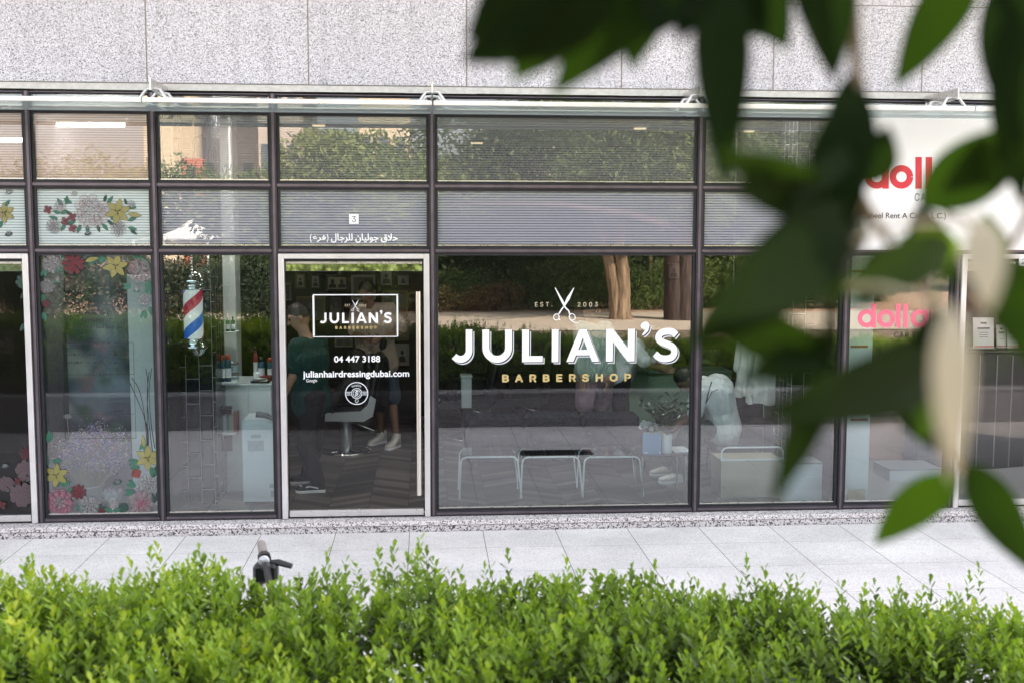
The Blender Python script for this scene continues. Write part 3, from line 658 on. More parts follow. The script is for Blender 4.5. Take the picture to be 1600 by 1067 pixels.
# far evergreen mass closing the garden: nobody could count it
g = np.random.default_rng(5); cs = [(x+g.uniform(-1, 1), -22.5+g.uniform(-1, 1), TER+g.uniform(.6, 2.6)) for x in np.linspace(-1.5, 26, 40)]
wood = crown('woodland', None, cs, [(1.5, 1.0, 1.5)]*40, 60000, .2, 77)
tag(wood, 'dense dark evergreen thicket closing the garden, mirrored in the glass', 'thicket', kind='stuff')
cs = [(x, -36+g.uniform(-2, 2), TER+g.uniform(1.0, 3.2)) for x in np.linspace(-22, -2, 24)]
w2 = crown('woodland', None, cs, [(1.8, 1.4, 1.7)]*24, 30000, .26, 78); tag(w2, 'pale green trees far off behind the white tents, mirrored at the left', 'woods', kind='stuff')
# white marquee tents and a thin lamp post
TENT = M('white tent cloth', (.72, .70, .66), .6)
for k, (px, w_, lb) in enumerate([(300, 3.2, 'leftmost white peaked tent mirrored in the pane left of the door'), (372, 2.7, 'middle white peaked tent mirrored left of the door'), (405, 3.0, 'right white peaked tent mirrored left of the door')]):
    p = RF(px, 374, 30); z0 = TER
    t = thing('marquee_tent', lb, 'tent', (p.x, p.y, z0), 'white marquee tents'); h0 = p.z; hw = w_/2; mb = MB(); top = RF(px, 341+6*k % 9, 30).z
    prof = [(0, 1), (.06, .86), (.2, .55), (.45, .25), (.75, .08), (1, 0)]
    vs_ = []; fs = []
    for s_, hh in prof:
        for a, b in ((-1, -1), (1, -1), (1, 1), (-1, 1)): vs_.append((p.x+a*hw*s_, p.y+b*hw*s_, h0+(top-h0)*hh))
    for i in range(len(prof)-1):
        for q in range(4): fs.append((i*4+q, i*4+(q+1) % 4, i*4+4+(q+1) % 4, i*4+4+q))
    for a, b in ((-1, -1), (1, -1), (1, 1), (-1, 1)): pass
    mb.add(vs_, fs); mb.build('cloth', TENT, t)
    for a, b in ((-1, -1), (1, -1), (1, 1), (-1, 1)):
        m = MB(); m.tube([(p.x+a*hw*.98, p.y+b*hw*.98, z0), (p.x+a*hw*.98, p.y+b*hw*.98, h0)], .04, 8); m.build('pole', WHITE, t)
p = RF(361, 380, 26); t = thing('flag_pole', 'thin pale pole mirrored in the panes left of the barber door', 'pole', (p.x, p.y, TER))
mb = MB(); mb.tube([(p.x, p.y, TER), (p.x, p.y, TER+6)], [.035, .025], 10); mb.build('shaft', WHITE, t); mb = MB(); mb.ball((p.x, p.y, TER+6.03), .08); mb.build('finial', WHITE, t)
# buildings across the garden
def block(name, label, px0, px1, d, depth, h, wall, rows=6, cols=4, win=None, z0=0.0):
    a, b = RF(px0, 300, d), RF(px1, 300, d); x0, x1 = min(a.x, b.x), max(a.x, b.x); y1 = -d
    t = thing(name, label, 'building', ((x0+x1)/2, y1, z0)); mb = MB(); mb.box(x0, x1, y1-depth, y1, z0, z0+h, 0, .05); mb.build('wall', wall, t)
    mb = MB(); mb.box(x0-.1, x1+.1, y1-depth-.1, y1+.1, z0+h+.001, z0+h+.5); mb.build('parapet', wall, t)
    for i in range(cols):
        for k in range(rows):
            xa = x0+(x1-x0)*(i+.25)/cols; xb = x0+(x1-x0)*(i+.75)/cols; za = z0+h*(k+.3)/rows; zb_ = z0+h*(k+.72)/rows
            m = MB(); m.box(xa, xb, y1+.002, y1+.05, za, zb_); m.build('window', M('far window glass', (.10, .12, .15), .15), t)
    return t
block('tower_block', 'sunlit cream tower block mirrored at the left of the upper pane', 225, 271, 62, 12, 30, M('cream render', (.66, .55, .40), .85, 0, .08, .5), 8, 0)
block('office_block', 'tan office block mirrored beside the cream tower', 276, 312, 70, 10, 26, M('tan render', (.44, .39, .34), .85, 0, .08, .5), 5, 1)
block('office_block', 'grey panelled office block mirrored behind the thin pole', 312, 404, 72, 12, 30, M('grey panels', (.34, .34, .37), .7, 0, .1, .4), 7, 3)
block('office_block', 'pale pink building mirrored just left of the barber door', 404, 470, 66, 12, 24, M('pink render', (.50, .43, .38), .85, 0, .08, .5), 5, 3)
block('office_block', 'cream building glimpsed through the mirrored leaves above the door', 560, 640, 64, 12, 30, MATS['cream render'], 6, 3)
block('office_block', 'cream building glimpsed through mirrored leaves above the wide window', 840, 905, 64, 12, 30, MATS['cream render'], 6, 2)
p0, p1 = RF(284, 277, 50), RF(315, 248, 50)
t = thing('red_gateway', 'red framed gateway mirrored in front of the tan block', 'gateway', ((p0.x+p1.x)/2, p0.y, TER)); RED = M('red render', (.50, .16, .11), .8)
for q, (xa, xb) in enumerate(((p0.x, p0.x+.25), (p1.x-.35, p1.x))): mb = MB(); mb.box(xa, xb, p0.y-.8, p0.y, TER, p1.z-.36); mb.build('post', RED, t)
mb = MB(); mb.box(p0.x, p1.x, p0.y-.8, p0.y, p1.z-.355, p1.z); mb.build('lintel', RED, t)
mb = MB(); mb.box(p0.x+.26, p1.x-.36, p0.y-.5, p0.y-.45, TER, p1.z-.4); mb.build('opening', M('gateway shade', (.10, .10, .13), .6), t)
# ------------------------------------------------------------ people
SKIN = M('tan skin', (.36, .22, .155), .55, 0, .06, 12); SKIN2 = M('brown skin', (.20, .115, .08), .55, 0, .06, 12)
HAIR = M('dark hair', (.014, .011, .010), .5, 0, .3, 60, .5, 120); EYE = M('eye', (.02, .015, .012), .2)
def fabric(n, c, rough=.85):
    if n in MATS: return MATS[n]
    m = M(n, c, rough, 0, .18, 12); nd, ln = m.node_tree.nodes, m.node_tree.links; mp = nd.new('ShaderNodeMapping'); mp.inputs['Scale'].default_value = (9, 9, 4.5); mp.inputs['Rotation'].default_value = (.3, .4, .2); ln.new(coords(nd, ln), mp.inputs['Vector'])
    z = nd.new('ShaderNodeTexNoise'); z.inputs['Scale'].default_value = 1; z.inputs['Detail'].default_value = 3; z.inputs['Distortion'].default_value = 1.2; ln.new(mp.outputs[0], z.inputs['Vector'])
    b = nd.new('ShaderNodeBump'); b.inputs['Strength'].default_value = 1; b.inputs['Distance'].default_value = .045; ln.new(z.outputs['Fac'], b.inputs['Height']); ln.new(b.outputs[0], nd['Principled BSDF'].inputs['Normal']); return m
def hand(mb, w, d, side, r=.0085, curl=.5):
    """palm, four unequal bent fingers and a thumb, from wrist w along d"""
    w = Vector(w); d = Vector(d).normalized(); s = Vector(side); s = (s-d*s.dot(d)).normalized(); n = d.cross(s)
    pc = w+d*.055
    for k in (-1.5, -.5, .5, 1.5): mb.cap(w+d*.008+s*k*.012, w+d*.088+s*k*.018, .015, .013, 8)
    for k, L in zip((-1.5, -.5, .5, 1.5), (.062, .074, .080, .070)):
        a = w+d*.092+s*k*.0195; b = a+(d*math.cos(curl*.6)+n*math.sin(curl*.6))*L*.5; c = b+(d*math.cos(curl*1.5)+n*math.sin(curl*1.5))*L*.5
        mb.cap(a, b, r*1.05, r, 8); mb.cap(b, c, r, r*.85, 8)
    a = w+d*.03+s*.024; b = a+(d*.55+s*.75).normalized()*.042; c = b+(d*.85+s*.3+n*.3).normalized()*.034
    mb.cap(a, b, r*1.35, r*1.15, 8); mb.cap(b, c, r*1.15, r*.9, 8)
def head(t, mb, c, fwd, up=(0, 0, 1), s=1.0, hairlen=.0, hairm=None):
    c = Vector(c); f = Vector(fwd).normalized(); u = Vector(up); u = (u-f*u.dot(f)).normalized(); r = f.cross(u)
    Mx = Matrix((r, f, u)).transposed()
    L = lambda x, y, z: c+Mx @ Vector((x*s, y*s, z*s))
    mb.ball(c, (.076*s, .096*s, .115*s), Mx); mb.ball(L(0, .012, -.045), (.062*s, .078*s, .075*s), Mx); mb.ball(L(0, .045, -.088), (.036*s, .035*s, .03*s), Mx)
    mb.cap(L(0, .088, .012), L(0, .108, -.028), .009*s, .016*s, 8); mb.cap(L(-.024, .083, -.062), L(.024, .083, -.062), .011*s, .011*s, 8)
    mb.cap(L(-.045, .080, .028), L(.045, .080, .028), .013*s, .013*s, 8)
    for q in (-1, 1): mb.ball(L(q*.078, -.008, -.008), (.012*s, .022*s, .034*s), Mx)
    def extras():
        for q in (-1, 1):
            e = MB(); e.ball(L(q*.032, .087, .006), .0105*s, None, 10, 8); e.build('eye', EYE, t)
        h = MB(); n, m = 22, 14; vs_ = []; fs = []
        for i in range(m+1):
            th = math.pi*.56*i/m
            for k in range(n):
                a = 2*math.pi*k/n; front = max(0, math.sin(a)); th2 = th*(1-.42*front)+(.10+hairlen)*max(0, -math.sin(a))*i/m
                q = 1+.03*math.sin(7*a+3*th)+.02*math.sin(13*a)
                vs_.append(L(.084*q*math.sin(th2)*math.cos(a), -.006+.104*q*math.sin(th2)*math.sin(a), .006+.122*q*math.cos(th2)))
        for i in range(m):
            for k in range(n): a = i*n+k; b = i*n+(k+1) % n; fs.append((a, a+n, b+n, b))
        inner = [c+(Vector(p)-c)*.86 for p in vs_]; N = len(vs_); h.add(vs_, fs, 0, True); h.add(inner, [tuple(reversed(f_)) for f_ in fs], 0, True)
        h.f += [[m*n+k, m*n+(k+1) % n, N+m*n+(k+1) % n, N+m*n+k] for k in range(n)]; h.m += [0]*n; h.sm += [True]*n
        h.build('hair', hairm or HAIR, t)
    return extras
def torso(mb, hip, chest, neck, sl, sr, hw=.15, cw=.155, dep=.11, grow=0.0):
    hip, chest, neck, sl, sr = map(Vector, (hip, chest, neck, sl, sr)); ax = (sr-sl).normalized()
    for a, b, ra, rb, w0, w1 in ((hip, hip.lerp(chest, .5), dep, dep*.94, hw-.09, hw-.11), (hip.lerp(chest, .5), chest, dep*.94, dep*1.05, hw-.11, cw-.09)):
        for q in (-1, -.33, .33, 1): mb.cap(a+ax*w0*q, b+ax*w1*q, ra+grow, rb+grow, 10)
    for q in (-1, -.33, .33, 1): mb.cap(chest+ax*(cw-.09)*q, chest.lerp((sl+sr)/2, .8)+ax*(cw-.08)*q, dep*1.05+grow, .075+grow, 10)
    mb.cap(sl, sr, .062+grow, .062+grow, 10); mb.cap((sl+sr)/2, (sl+sr)/2+(neck-(sl+sr)/2)*.6, .072+grow*.5, .058+grow*.3, 10)
def shoe(t, heel, toe, upm, solem, name='shoe', high=.0, stripe=None):
    h, q = Vector(heel), Vector(toe); d = (q-h); L = d.length; d.normalize(); s = Vector((-d.y, d.x, 0)).normalized()
    def ring(k, w, z0, z1):
        c = h+d*L*k; return [c-s*w+Vector((0, 0, z0)), c-s*w*.8+Vector((0, 0, z1)), c+s*w*.8+Vector((0, 0, z1)), c+s*w+Vector((0, 0, z0))]
    def shell(rows, name_, mat, par):
        m = MB(); vs_ = [p for r_ in rows for p in r_]; n = len(rows); fs = []
        for i in range(n-1):
            for k in range(4): fs.append((i*4+k, i*4+(k+1) % 4, i*4+4+(k+1) % 4, i*4+4+k))
        fs += [(3, 2, 1, 0), tuple(range(4*n-4, 4*n))]; m.add(vs_, fs, 0, True); o = m.build(name_, mat, par); return o
    prof = [(0, .030), (.04, .036), (.25, .036), (.45, .038), (.65, .044), (.82, .044), (.94, .034), (1.0, .014)]
    sole = shell([ring(k, w+.004, 0, .028) for k, w in prof], 'sole', solem, t)
    hts = [.075+high, .085+high, .095+high, .088, .070, .058, .052, .040]
    up_ = shell([ring(k*.985+.006, w, .0285, z) for (k, w), z in zip(prof, hts)], name, upm, t)
    if stripe:
        for k in range(3):
            m = MB(); a = h+d*L*(.42+.07*k)-s*.041+Vector((0, 0, .035)); b = h+d*L*(.34+.07*k)-s*.034+Vector((0, 0, .082)); m.tube([a, b], .006, 6); m.build('stripe', stripe, up_)
    return up_
def limb(mb, pts, rs, n=12):
    for i in range(len(pts)-1): mb.cap(pts[i], pts[i+1], rs[i], rs[i+1], n)
def J(px, py, y): return P(px, py, y)
ZF = FLOOR
def onfloor(px, py, y=None):
    p = G(px, py, ZF) if y is None else P(px, py, y); p.z = ZF; return p
def sleeve(mb, sh, el, k=1.0, r0=.068, r1=.062): s, e = Vector(sh), Vector(el); mb.cap(s, s.lerp(e, k), r0, r1, 12)

# barber in a green T-shirt leaning over at the left of the door
def person_green():
    y = 1.0; t = thing('person', 'person in a teal green T-shirt and black trousers leaning left behind the glass door', 'person', onfloor(475, 766, y))
    hp, kn = J(487, 628, y), [J(478, 695, y-.05), J(493, 690, y+.14)]
    an = [onfloor(486, 0, y-.07)+Vector((0, 0, .09)), onfloor(470, 0, y+.32)+Vector((0, 0, .09))]
    ch, nk = J(482, 562, y), J(478, 520, y+.02); sl, sr = J(463, 541, y-.10), J(500, 536, y+.12); hc = J(467, 495, y+.03)
    el = [J(458, 588, y-.14), J(506, 578, y+.18)]; wr = [J(444, 617, y-.02), J(498, 606, y+.30)]
    m = MB(); torso(m, hp, ch, nk, sl, sr); limb(m, [nk-Vector((0, 0, .05)), hc], [.058, .055])
    ex = head(t, m, hc, (-.9, -.15, -.35), (-.1, 0, 1))
    for k in (0, 1):
        limb(m, [(sl, sr)[k], el[k], wr[k]], [.055, .042, .029]); hand(m, wr[k], wr[k]-el[k], (0, -1, .2)); limb(m, [hp+Vector((0, (-.07, .09)[k], -.03)), kn[k], an[k]], [.088, .06, .04])
    fused(m, 'body', SKIN, t, .009); ex()
    m = MB(); torso(m, hp+Vector((0, 0, -.01)), ch, nk-Vector((0, 0, .06)), sl, sr, .16, .165, .12, .016)
    for k in (0, 1): sleeve(m, (sl, sr)[k], el[k], .72, .076, .070)
    fused(m, 't_shirt', fabric('teal cotton', (.003, .036, .031)), t, .010, 4)
    m = MB()
    for k in (0, 1): limb(m, [hp+Vector((0, (-.07, .09)[k], -.02)), kn[k], an[k]+Vector((0, 0, .0))], [.118, .085, .070])
    m.cap(hp+Vector((0, -.06, .03)), hp+Vector((0, .06, .03)), .135, .135); fused(m, 'trousers', fabric('black cotton', (.012, .012, .015)), t, .011, 4)
    shoe(t, onfloor(498, 0, y-.07), onfloor(449, 0, y-.10), fabric('black canvas', (.018, .018, .025)), VINYL)
    shoe(t, onfloor(484, 0, y+.32), onfloor(440, 0, y+.28), fabric('black canvas', (.018, .018, .025)), VINYL)
    w = MB(); a = onfloor(490, 0, y-.125); w.tube([a+Vector((-.02, 0, .045)), a+Vector((-.09, -.003, .062)), a+Vector((-.15, .004, .05)), a+Vector((-.19, .01, .075))], .006, 6); w.build('shoe_stripe', VINYL, t)
person_green()
def person_cream():
    y = 3.2; t = thing('person', 'person in a cream short-sleeved shirt, shorts and white high-top trainers behind the door', 'person', onfloor(590, 690, y))
    hp = J(590, 556, y); ch, nk = J(583, 510, y), J(578, 474, y); sl, sr = J(558, 484, y+.05), J(610, 484, y); hc = J(573, 456, y-.03)
    kn = [J(590, 628, y+.02), J(613, 628, y-.02)]; an = [onfloor(590, 0, y+.12)+Vector((0, 0, .09)), onfloor(614, 0, y-.12)+Vector((0, 0, .09))]
    el = [J(553, 522, y-.05), J(629, 518, y-.06)]; wr = [J(572, 528, y-.28), J(597, 528, y-.26)]
    m = MB(); torso(m, hp, ch, nk, sl, sr); limb(m, [nk-Vector((0, 0, .05)), hc], [.058, .055]); ex = head(t, m, hc, (-.35, -.75, -.45), (0, 0, 1), 1.05)
    for k in (0, 1):
        limb(m, [(sl, sr)[k], el[k], wr[k]], [.055, .042, .029]); hand(m, wr[k], wr[k]-el[k], (0, .3, 1)); limb(m, [hp+Vector(((-.085, .085)[k], 0, -.03)), kn[k], an[k]], [.085, .056, .038])
    fused(m, 'body', SKIN2, t, .009); ex()
    m = MB(); torso(m, hp+Vector((0, 0, -.08)), ch, nk-Vector((0, 0, .07)), sl, sr, .19, .175, .125, .02)
    for k in (0, 1): sleeve(m, (sl, sr)[k], el[k], .85, .082, .078)
    fused(m, 'shirt', fabric('cream cotton', (.34, .28, .235)), t, .011, 4)
    m = MB()
    for k in (0, 1): limb(m, [hp+Vector(((-.085, .085)[k], 0, -.05)), kn[k]+Vector((0, 0, .06))], [.115, .10])
    m.cap(hp-Vector((.05, 0, .02)), hp+Vector((.05, 0, -.02)), .12, .12); fused(m, 'shorts', fabric('washed denim', (.055, .08, .11)), t, .011, 4)
    m = MB(); m.cap(hp+Vector((-.06, -.11, -.05)), hp+Vector((-.05, -.17, -.50)), .10, .12, 12); m.cap(hp+Vector((.05, -.11, -.05)), hp+Vector((.03, -.17, -.50)), .09, .10, 12); fused(m, 'apron', fabric('black cotton', (.012, .012, .015)), t, .011, 4)
    WS = fabric('white leather', (.78, .76, .70), .5)
    shoe(t, onfloor(596, 0, y+.15), onfloor(569, 0, y-.05), WS, VINYL, 'shoe', .06, DARKV); shoe(t, onfloor(618, 0, y-.10), onfloor(598, 0, y-.34), WS, VINYL, 'shoe', .06, DARKV)
person_cream()
def person_seated():
    y = 1.35; t = thing('person', 'person in a loose white shirt seated and bent over beside the low table', 'person', onfloor(1120, 760, y))
    hp = J(1130, 662, y); ch = J(1115, 612, y-.02); nk = J(1088, 592, y-.02); sl, sr = J(1092, 612, y-.18), J(1098, 600, y+.17); hc = J(1071, 592, y-.02)
    kn = [J(1078, 672, y-.17), J(1080, 668, y+.12)]; an = [onfloor(1070, 0, y-.25)+Vector((0, 0, .09)), onfloor(1056, 0, y+.05)+Vector((0, 0, .09))]
    el = [J(1084, 650, y-.20), J(1082, 640, y+.2)]; wr = [J(1062, 664, y-.16), J(1058, 660, y+.12)]
    m = MB(); torso(m, hp, ch, nk, sl, sr); limb(m, [nk, hc], [.058, .055]); ex = head(t, m, hc, (-.6, -.05, -.8), (-.8, 0, .6))
    for k in (0, 1):
        limb(m, [(sl, sr)[k], el[k], wr[k]], [.055, .042, .029]); hand(m, wr[k], wr[k]-el[k], (0, .4, 1)); limb(m, [hp+Vector((0, (-.09, .09)[k], 0)), kn[k], an[k]], [.09, .06, .04])
    fused(m, 'body', SKIN2, t, .009); ex()
    m = MB(); torso(m, hp+Vector((.02, 0, -.05)), ch+Vector((.03, 0, 0)), nk-Vector((-.05, 0, .02)), sl, sr, .19, .18, .13, .03)
    for k in (0, 1): sleeve(m, (sl, sr)[k], el[k], .8, .09, .085)
    m.cap(hp+Vector((.03, -.1, .02)), hp+Vector((.06, -.12, -.13)), .10, .07); m.cap(hp+Vector((.03, .1, .02)), hp+Vector((.06, .12, -.13)), .10, .07)
    fused(m, 'shirt', fabric('white cotton', (.84, .84, .85)), t, .011, 4)
    m = MB()
    for k in (0, 1): limb(m, [hp+Vector((0, (-.09, .09)[k], -.02)), kn[k], an[k]+Vector((0, 0, .05))], [.105, .085, .065])
    fused(m, 'trousers', fabric('dark green cotton', (.03, .06, .05)), t, .011, 4)
    WS = fabric('white leather', (.78, .76, .70), .5)
    shoe(t, onfloor(1078, 0, y-.25), onfloor(1040, 0, y-.30), WS, VINYL); shoe(t, onfloor(1063, 0, y+.05), onfloor(1025, 0, y+.05), WS, VINYL)
    p = [J(1103, 630, y-.33), J(1109, 605, y-.30), J(1112, 596, y-.26)]; m = MB(); m.tube(p, .006, 6); m.tube([J(1104, 628, y-.33), J(1112, 612, y-.30), J(1122, 608, y-.25)], .004, 6); m.build('shirt_print', DARKV, t)
person_seated()
def person_bending():
    y = 2.9; t = thing('person', 'person in a white T-shirt bending forward behind the letters of the wide window', 'person', onfloor(985, 700, y))
    hp = J(968, 585, y); ch = J(985, 552, y-.03); nk = J(1001, 533, y-.05); sl, sr = J(990, 541, y-.2), J(1006, 536, y+.14); hc = J(1020, 527, y-.08)
    kn = [J(968, 640, y-.1), J(972, 640, y+.1)]; an = [onfloor(966, 0, y-.12)+Vector((0, 0, .09)), onfloor(960, 0, y+.12)+Vector((0, 0, .09))]
    el = [J(1011, 570, y-.24), J(1022, 566, y+.1)]; wr = [J(1032, 576, y-.2), J(1040, 574, y)]
    m = MB(); torso(m, hp, ch, nk, sl, sr); limb(m, [nk, hc], [.058, .055]); ex = head(t, m, hc, (.75, -.1, -.6), (.6, 0, .7))
    for k in (0, 1):
        limb(m, [(sl, sr)[k], el[k], wr[k]], [.055, .042, .029]); hand(m, wr[k], wr[k]-el[k], (0, .3, 1)); limb(m, [hp+Vector((0, (-.09, .09)[k], -.03)), kn[k], an[k]], [.09, .06, .04])
    fused(m, 'body', SKIN2, t, .010); ex()
    m = MB(); torso(m, hp, ch, nk-Vector((.05, 0, .02)), sl, sr, .17, .17, .125, .02)
    for k in (0, 1): sleeve(m, (sl, sr)[k], el[k], .8, .085, .08)
    fused(m, 't_shirt', fabric('white cotton', (.84, .84, .85)), t, .012, 4)
    m = MB()
    for k in (0, 1): limb(m, [hp+Vector((0, (-.09, .09)[k], -.02)), kn[k], an[k]+Vector((0, 0, .03))], [.115, .085, .07])
    fused(m, 'trousers', fabric('black cotton', (.012, .012, .015)), t, .012, 4)
    for k in (0, 1): a = an[k]-Vector((.05, 0, .09)); shoe(t, a, a+Vector((.26, 0, 0)), fabric('black canvas', (.018, .018, .025)), VINYL)
person_bending()
def person_shorts():
    y = 2.7; t = thing('person', 'person in a pale sage overshirt and mauve shorts standing left of the bending person', 'person', onfloor(920, 700, y))
    hp = J(930, 583, y); ch = J(930, 545, y); nk = J(927, 503, y); sl, sr = J(907, 513, y-.05), J(948, 513, y+.05); hc = J(924, 487, y-.03)
    kn = [J(914, 648, y-.05), J(940, 645, y+.1)]; an = [onfloor(908, 0, y+.05)+Vector((0, 0, .09)), onfloor(938, 0, y+.2)+Vector((0, 0, .09))]
    el = [J(902, 553, y-.1), J(954, 555, y+.05)]; wr = [J(908, 590, y-.2), J(950, 592, y-.1)]
    m = MB(); torso(m, hp, ch, nk, sl, sr); limb(m, [nk-Vector((0, 0, .04)), hc], [.058, .055]); ex = head(t, m, hc, (.5, .4, -.2), (0, 0, 1))
    for k in (0, 1):
        limb(m, [(sl, sr)[k], el[k], wr[k]], [.055, .042, .029]); hand(m, wr[k], wr[k]-el[k], (0, .3, 1)); limb(m, [hp+Vector(((-.085, .085)[k], 0, -.03)), kn[k], an[k]], [.09, .058, .038])
    fused(m, 'body', SKIN, t, .010); ex()
    m = MB(); torso(m, hp+Vector((0, 0, .02)), ch, nk-Vector((0, 0, .07)), sl, sr, .19, .18, .13, .02)
    for k in (0, 1): sleeve(m, (sl, sr)[k], wr[k].lerp(el[k], .3), 1, .085, .06)
    fused(m, 'overshirt', fabric('sage cotton', (.42, .50, .46)), t, .012, 4)
    m = MB()
    for k in (0, 1): limb(m, [hp+Vector(((-.085, .085)[k], 0, -.05)), kn[k]+Vector((0, 0, .12))], [.125, .11])
    m.cap(hp-Vector((.05, 0, .02)), hp+Vector((.05, 0, -.02)), .125, .125); fused(m, 'shorts', fabric('mauve cotton', (.30, .19, .22)), t, .012, 4)
    for k in (0, 1): a = an[k]-Vector((0, -.05, .09)); shoe(t, a, a+Vector((-.05, -.25, 0)), fabric('white leather', (.78, .76, .70), .5), VINYL)
person_shorts()

# ------------------------------------------------------------ barber shop furniture
def tiles_mat():
    m, nd, ln, bs = node_mat('black bevelled tiles'); sx = nd.new('ShaderNodeSeparateXYZ'); ln.new(coords(nd, ln), sx.inputs[0])
    W, H = .112, .215; u = mathn(nd, ln, 'DIVIDE', mathn(nd, ln, 'ADD', sx.outputs['X'], mathn(nd, ln, 'ADD', sx.outputs['Y'], .0)), W); fu = mathn(nd, ln, 'FLOOR', u)
    v = mathn(nd, ln, 'ADD', mathn(nd, ln, 'DIVIDE', sx.outputs['Z'], H), mathn(nd, ln, 'MULTIPLY', fu, .47)); a = mathn(nd, ln, 'FRACT', u); b = mathn(nd, ln, 'FRACT', v)
    j = mathn(nd, ln, 'MAXIMUM', mathn(nd, ln, 'LESS_THAN', a, .045), mathn(nd, ln, 'LESS_THAN', b, .024))
    mx = nd.new('ShaderNodeMix'); mx.data_type = 'RGBA'; ln.new(j, mx.inputs['Factor']); mx.inputs['A'].default_value = (.012, .013, .018, 1); mx.inputs['B'].default_value = (.60, .58, .58, 1); ln.new(mx.outputs['Result'], bs.inputs['Base Color'])
    e = mathn(nd, ln, 'MINIMUM', mathn(nd, ln, 'MINIMUM', mathn(nd, ln, 'MULTIPLY', a, W), mathn(nd, ln, 'MULTIPLY', mathn(nd, ln, 'SUBTRACT', 1.0, a), W)), mathn(nd, ln, 'MINIMUM', mathn(nd, ln, 'MULTIPLY', b, H), mathn(nd, ln, 'MULTIPLY', mathn(nd, ln, 'SUBTRACT', 1.0, b), H)))
    e2 = mathn(nd, ln, 'MINIMUM', e, .016); bp = nd.new('ShaderNodeBump'); bp.inputs['Strength'].default_value = 1; bp.inputs['Distance'].default_value = .5; ln.new(e2, bp.inputs['Height']); ln.new(bp.outputs[0], bs.inputs['Normal'])
    bs.inputs['Roughness'].default_value = .15; return m
TILES = tiles_mat()
def pbox(mb, px0, px1, py0, py1, y0, y1, mi=0, bev=.003):      # box whose front face covers these photo pixels
    a, b = P(px0, py0, y0), P(px1, py1, y0); mb.box(a.x, b.x, y0, y1, b.z, a.z, mi, bev); return mb
def pxs(px0, px1, y): return P(px0, 600, y).x, P(px1, 600, y).x
def pillar(label, px0, px1, y):
    x0, x1 = pxs(px0, px1, y); t = thing('tiled_pillar', label, 'pillar', (x0+.002, y, 0)); mb = MB(); mb.box(x0, x1, y, y+.45, FLOOR, 3.53); mb.build('tiles', TILES, t); return t
pillar('black tiled pillar with pale joints behind the barber pole', 269, 337, .52)
pillar('black tiled pillar with pale joints behind the pale slatted box', 1236, 1300, .62)
def post(label, px0, px1, y, d=.08, z1=3.5):
    x0, x1 = pxs(px0, px1, y); t = thing('white_post', label, 'post', (x0, y, FLOOR)); mb = MB(); mb.box(x0, x1, y, y+d, FLOOR, z1, 0, .004); mb.build('shaft', WHITE, t)
    mb = MB(); mb.box(x0-.004, x1+.004, y-.004, y+d, FLOOR-.0, FLOOR+.06); mb.build('base', M('pale skirting', (.6, .6, .6), .5), t)
post('slim white post beside the barber pole', 262, 270.5, .30); post('slim white post between the two right windows', 1293, 1306, .34)
# barber pole
pc = P(302, 490, .33); sc = 1762/(DIST+.33)
def pz(py): return P(302, py, .33).z
t = thing('barber_pole', 'striped barber pole in red, white and blue with chrome domed ends', 'barber pole', (pc.x, .33, pz(558)))
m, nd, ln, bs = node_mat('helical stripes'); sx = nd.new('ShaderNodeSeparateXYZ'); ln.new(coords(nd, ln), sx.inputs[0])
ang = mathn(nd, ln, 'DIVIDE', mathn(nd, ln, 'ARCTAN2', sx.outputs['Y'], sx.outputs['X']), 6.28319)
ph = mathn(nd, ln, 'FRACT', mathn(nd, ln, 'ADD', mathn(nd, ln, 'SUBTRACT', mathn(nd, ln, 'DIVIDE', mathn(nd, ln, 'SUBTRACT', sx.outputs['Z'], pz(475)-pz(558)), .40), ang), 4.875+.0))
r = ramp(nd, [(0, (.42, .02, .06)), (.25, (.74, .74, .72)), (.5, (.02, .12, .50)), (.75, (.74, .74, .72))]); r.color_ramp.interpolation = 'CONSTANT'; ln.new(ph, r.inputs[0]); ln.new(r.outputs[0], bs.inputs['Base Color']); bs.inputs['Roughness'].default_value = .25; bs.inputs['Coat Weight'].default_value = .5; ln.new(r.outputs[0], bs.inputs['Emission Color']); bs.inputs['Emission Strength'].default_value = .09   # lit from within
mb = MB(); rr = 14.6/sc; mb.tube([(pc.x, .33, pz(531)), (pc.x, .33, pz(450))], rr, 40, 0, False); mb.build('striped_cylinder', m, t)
prof = [(14.8, 453), (17, 452), (17.2, 450.5), (14.9, 449.5), (18, 448), (18.2, 446), (16, 445), (19, 444), (21.5, 441), (21.5, 437.5), (18.6, 434.5), (18.2, 431), (15.5, 426.5), (10, 423.2), (4, 422.1), (0, 422)]
mb = MB(); mb.lathe((pc.x, .33, 0), [(a/sc, pz(b)) for a, b in prof], 40); mb.build('top_dome', CHROME, t)
prof = [(0, 559), (5, 558.4), (11, 556), (15.5, 551), (17.8, 545.5), (21, 543), (21.3, 540), (18.5, 538), (19, 536), (16, 534.5), (18.3, 533), (18.3, 531), (15, 530), (17, 529), (14.8, 528)]
mb = MB(); mb.lathe((pc.x, .33, 0), [(a/sc, pz(b)) for a, b in prof], 40); mb.build('bottom_dome', CHROME, t)
for py in (444, 537):
    mb = MB(); a = P(268, py, .33); mb.tube([(a.x-.01, .335, a.z), (pc.x-.09, .33, pz(py))], .011, 10); mb.box(a.x-.022, a.x-.01, .30, .36, a.z-.04, a.z+.04, 0, .003); mb.build('wall_bracket', CHROME, t)

